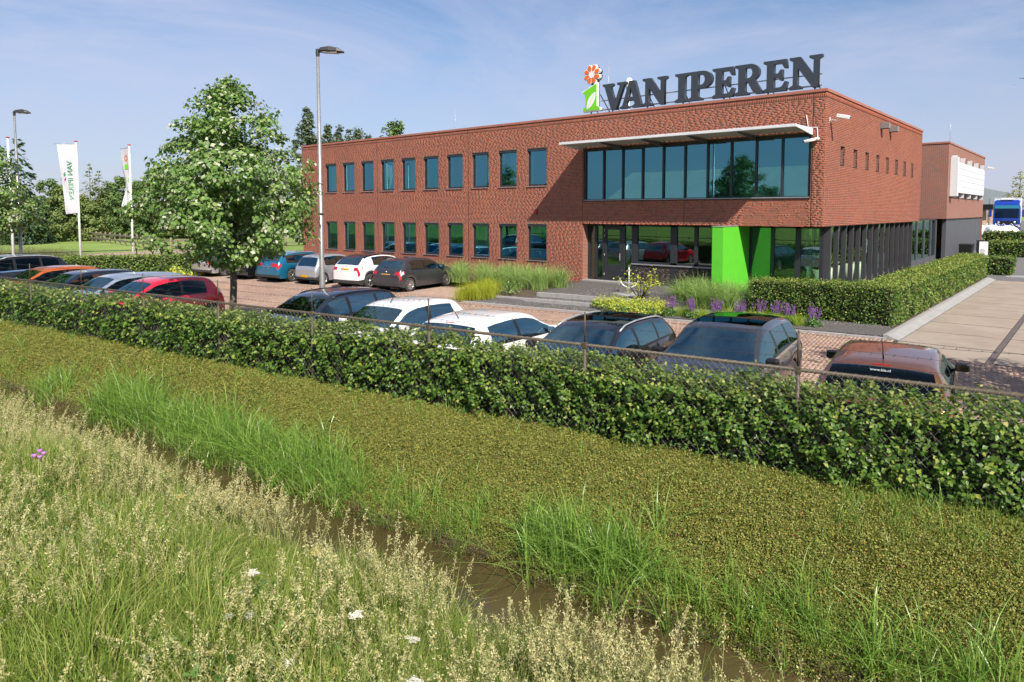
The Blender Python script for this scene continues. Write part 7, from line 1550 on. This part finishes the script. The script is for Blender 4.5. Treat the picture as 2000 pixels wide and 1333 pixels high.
for i in range(5): b.box(-0.12, 0.10 + 0.03 * (i % 3), -0.0585, -0.057, 1.15 - i * 0.06, 1.17 - i * 0.06)
b.build('text_lines', M['anthracite'], t)
t = empty('waste_bin', (0.25, 31.2, -0.2), 0, 'black wheeled waste bin in front of the grey cladding', 'bin'); MB().add([(-.3, -.55, .1), (.3, -.55, .1), (.3, .55, .1), (-.3, .55, .1), (-.38, -.62, .95), (.38, -.62, .95), (.38, .62, .95), (-.38, .62, .95)], [(3, 2, 1, 0), (0, 1, 5, 4), (1, 2, 6, 5), (2, 3, 7, 6), (3, 0, 4, 7)]).build('body', M['trim'], t); MB().bbox(-.40, .40, -.64, .64, .95, 1.03, .03).build('lid', M['plastic'], t)
def bag(loc, s, lb):
    bm = bmesh.new(); bmesh.ops.create_cube(bm, size=1); bmesh.ops.subdivide_edges(bm, edges=bm.edges[:], cuts=5, use_grid_fill=True); rr = random.Random(int(loc[0] * 10))
    for v in bm.verts:
        c = v.co; k = 1 + 0.22 * (1 - (2 * c.z) ** 2); v.co = Vector((c.x * k * s, c.y * k * s, (c.z + 0.5) * s * (1 - 0.12 * (c.x ** 2 + c.y ** 2) * 4 * (c.z > 0.3)))) + Vector((rr.uniform(-.03, .03), rr.uniform(-.03, .03), rr.uniform(-.02, .02)))
    t = empty('bulk_bag', loc, rr.uniform(0, 1), lb, 'bag', 'white bulk bags by the truck'); m = MB(); m.bm(bm, 0, True); m.build('sack', M['sign_white'], t); l = MB()
    for x in (-.3, .3): l.path([(x * s, -.3 * s, s * 0.98), (x * s, 0, s * 1.15), (x * s, .3 * s, s * 0.98)], 0.02, 5)
    l.build('lifting_loops', M['sign_white'], t)
for i, (x, y) in enumerate(((-2.3, 60.5), (-1.15, 60.0), (-0.1, 60.6), (-1.6, 62.3))): bag((x, y, 0.42), 1.2, ('white bulk bag next to the grey cladding', 'white bulk bag in front of the truck cab', 'white bulk bag nearest the truck wheels', 'white bulk bag behind the other bags')[i])
# ------------------------------------------------------------------ truck
def truck():
    t = empty('articulated_truck', (-0.9, 68.5, 0.56), R(-90 + 4), 'blue articulated truck with grey curtain trailer in the yard', 'truck'); BL = paint('truck_blue', (0.006, 0.045, 0.36), 0.1, 0.3)
    # local: x forward
    b = MB(); pr = [(0.0, 0.55, 3.45, 1.22), (-0.05, 0.35, 3.55, 1.24), (-0.35, 0.35, 3.72, 1.25), (-2.2, 0.35, 3.78, 1.25)]
    V = []; F = []
    for x, z0, z1, w in pr: V += [(x, -w, z0), (x, -w, 1.6), (x - 0.10, -w * 0.98, 2.9), (x - 0.30, -w * 0.92, z1 - 0.1), (x - 0.36, -w * 0.80, z1), (x - 0.36, w * 0.80, z1), (x - 0.30, w * 0.92, z1 - 0.1), (x - 0.10, w * 0.98, 2.9), (x, w, 1.6), (x, w, z0)]
    for i in range(3):
        for k in range(10): F.append((i * 10 + k, (i + 1) * 10 + k, (i + 1) * 10 + (k + 1) % 10, i * 10 + (k + 1) % 10))
    F += [(0, 1, 8, 9), (1, 2, 7, 8), (2, 3, 6, 7), (3, 4, 5, 6), tuple(range(39, 29, -1))]
    b.add(V, F).build('cab', BL, t, True)
    MB().add([(0.012, -1.10, 1.72), (0.012, 1.10, 1.72), (-0.085, 1.08, 2.72), (-0.085, -1.08, 2.72)], [(0, 1, 2, 3)]).build('windscreen', M['car_glass'], t)
    MB().add([(0.06, -1.15, 2.78), (0.06, 1.15, 2.78), (-0.06, 1.12, 3.12), (-0.06, -1.12, 3.12), (-0.2, -1.1, 2.9), (-0.2, 1.1, 2.9)], [(0, 1, 2, 3), (0, 4, 5, 1)]).build('sun_visor', plain('visor_teal', (0.02, 0.16, 0.24), 0.3), t)
    g = MB(); g.bbox(-0.02, 0.03, -0.95, 0.95, 1.05, 1.42, 0.02); g.bbox(-0.02, 0.04, -1.05, 1.05, 0.55, 0.90, 0.02); g.build('grille', M['trim'], t)
    MB().bbox(0.0, 0.06, -1.24, 1.24, 0.36, 0.54, 0.03).build('bumper', BL, t)
    for s in (-1, 1):
        MB().bbox(-0.05, 0.035, s * 1.02 - 0.2, s * 1.02 + 0.2, 0.72, 1.0, 0.03).build('headlamp', M['headlamp'], t); MB().lathe([(0.001, 0.07), (0.12, 0.06), (0.13, 0.0)], (0.0, s * 0.72, 1.23), 'X', 14).build('spot_lamp', M['headlamp'], t)
        MB().bbox(-0.3, -0.1, s * 1.50 - 0.13, s * 1.50 + 0.13, 1.85, 2.65, 0.03).build('mirror', BL, t)
        MB().add([(-0.35, s * 1.255, 1.75), (-1.25, s * 1.262, 1.75), (-1.25, s * 1.25, 2.6), (-0.45, s * 1.245, 2.6)], [(0, 1, 2, 3)]).build('side_window', M['car_glass_dark'], t)
    MB().bbox(-0.75, -0.38, -0.6, 0.6, 3.72, 3.92, 0.03).build('roof_light_bar', M['sign_white'], t)
    MB().box(-16.5, -2.7, -1.26, 1.26, 3.88, 4.0).build('trailer_roof', M['sign_white'], t); MB().bbox(-2.95, -2.7, -1.27, 1.27, 1.1, 3.99, 0.03).build('trailer_front', M['sign_white'], t)
    for s in (-1, 1): MB().box(-16.4, -2.96, s * 1.25 - 0.02, s * 1.25 + 0.02, 1.15, 3.88).build('trailer_curtain', mottled('curtain_grey', [(0.3, (0.33, 0.33, 0.34)), (0.7, (0.40, 0.40, 0.41))], 1.5), t); MB().box(-16.5, -2.7, s * 1.20 - 0.06, s * 1.20 + 0.06, 0.98, 1.15).build('chassis_rail', M['trim'], t)
    wm = wheel_mesh(0.5, 0.34, 10, 'thin')
    for x in (-1.35, -4.9, -11.5, -12.8, -14.1):
        for s in (1, -1):
            o = bpy.data.objects.new('wheel', wm[0]); link(o, t); o.location = (x, s * 1.05, 0.5); o.rotation_euler = (0, 0, 0 if s > 0 else math.pi)
            for me in wm[1:]: c = bpy.data.objects.new(me.name, me); link(c, o)
    u = MB(); u.box(-16, -0.3, -0.5, 0.5, 0.5, 1.0); u.bbox(-10.5, -6.5, -1.2, 1.2, 0.5, 0.95, 0.03); u.build('chassis', M['under'], t)
truck()
# ------------------------------------------------------------------ sheds in the yard, barn and dike road behind the viewer
def shed():
    t = empty('grey_shed', (-20.6, 100, 0.6), R(0), 'long grey metal clad warehouse behind the rear block', 'building')
    for i in range(14): MB().bbox(14.5, 14.6, -10 + 3 * i, -7.04 + 3 * i, 2.6, 5.75, 0.01).build('wall_panel', M['shed'], t)
    MB().box(-10, 14.4, -10, 32, 0, 5.65).build('hall', M['shed'], t); MB().box(14.4, 14.55, -10, 32, 0, 2.55).build('base_wall', plain('sand_brick', (0.42, 0.29, 0.2), 0.8), t); MB().box(14.56, 16.0, -8, -2, 2.65, 3.4).build('dock_hood', M['trim'], t)
M['shed'] = mottled('shed_cladding', [(0.3, (0.17, 0.20, 0.22)), (0.7, (0.21, 0.24, 0.26))], 0.6, 0.5)
shed()
def barn():
    t = empty('farm_barn', (-50, -118, 1.9), 0, 'wide barn with pale corrugated roof across the dike, seen reflected in the upper windows', 'barn'); MB().box(-26, 26, -14, 14, 0, 3.9).build('wall', plain('barn_wall', (0.3, 0.3, 0.28), 0.8), t)
    for s in (-1, 1):
        V = []; F = []; n = 180
        for i in range(n + 1): x = -27 + 54 * i / n; dz = 0.12 * (i % 2); V += [(x, s * 15, 3.7 + dz), (x, 0, 10.2 + dz)]
        F = [(2 * i, 2 * i + 1, 2 * i + 3, 2 * i + 2) for i in range(n)]; np_mesh('roof', np.array(V, float), np.array(F), mottled('fibre_cement', [(0.3, (0.58, 0.58, 0.55)), (0.7, (0.68, 0.68, 0.64))], 0.5), t)
    MB().add([(-26, -14, 3.9), (-26, 14, 3.9), (-26, 0, 10)], [(0, 1, 2)]).add([(26, -14, 3.9), (26, 14, 3.9), (26, 0, 10)], [(0, 1, 2)]).build('gable', plain('barn_gable', (0.35, 0.35, 0.33), 0.8), t)
barn()
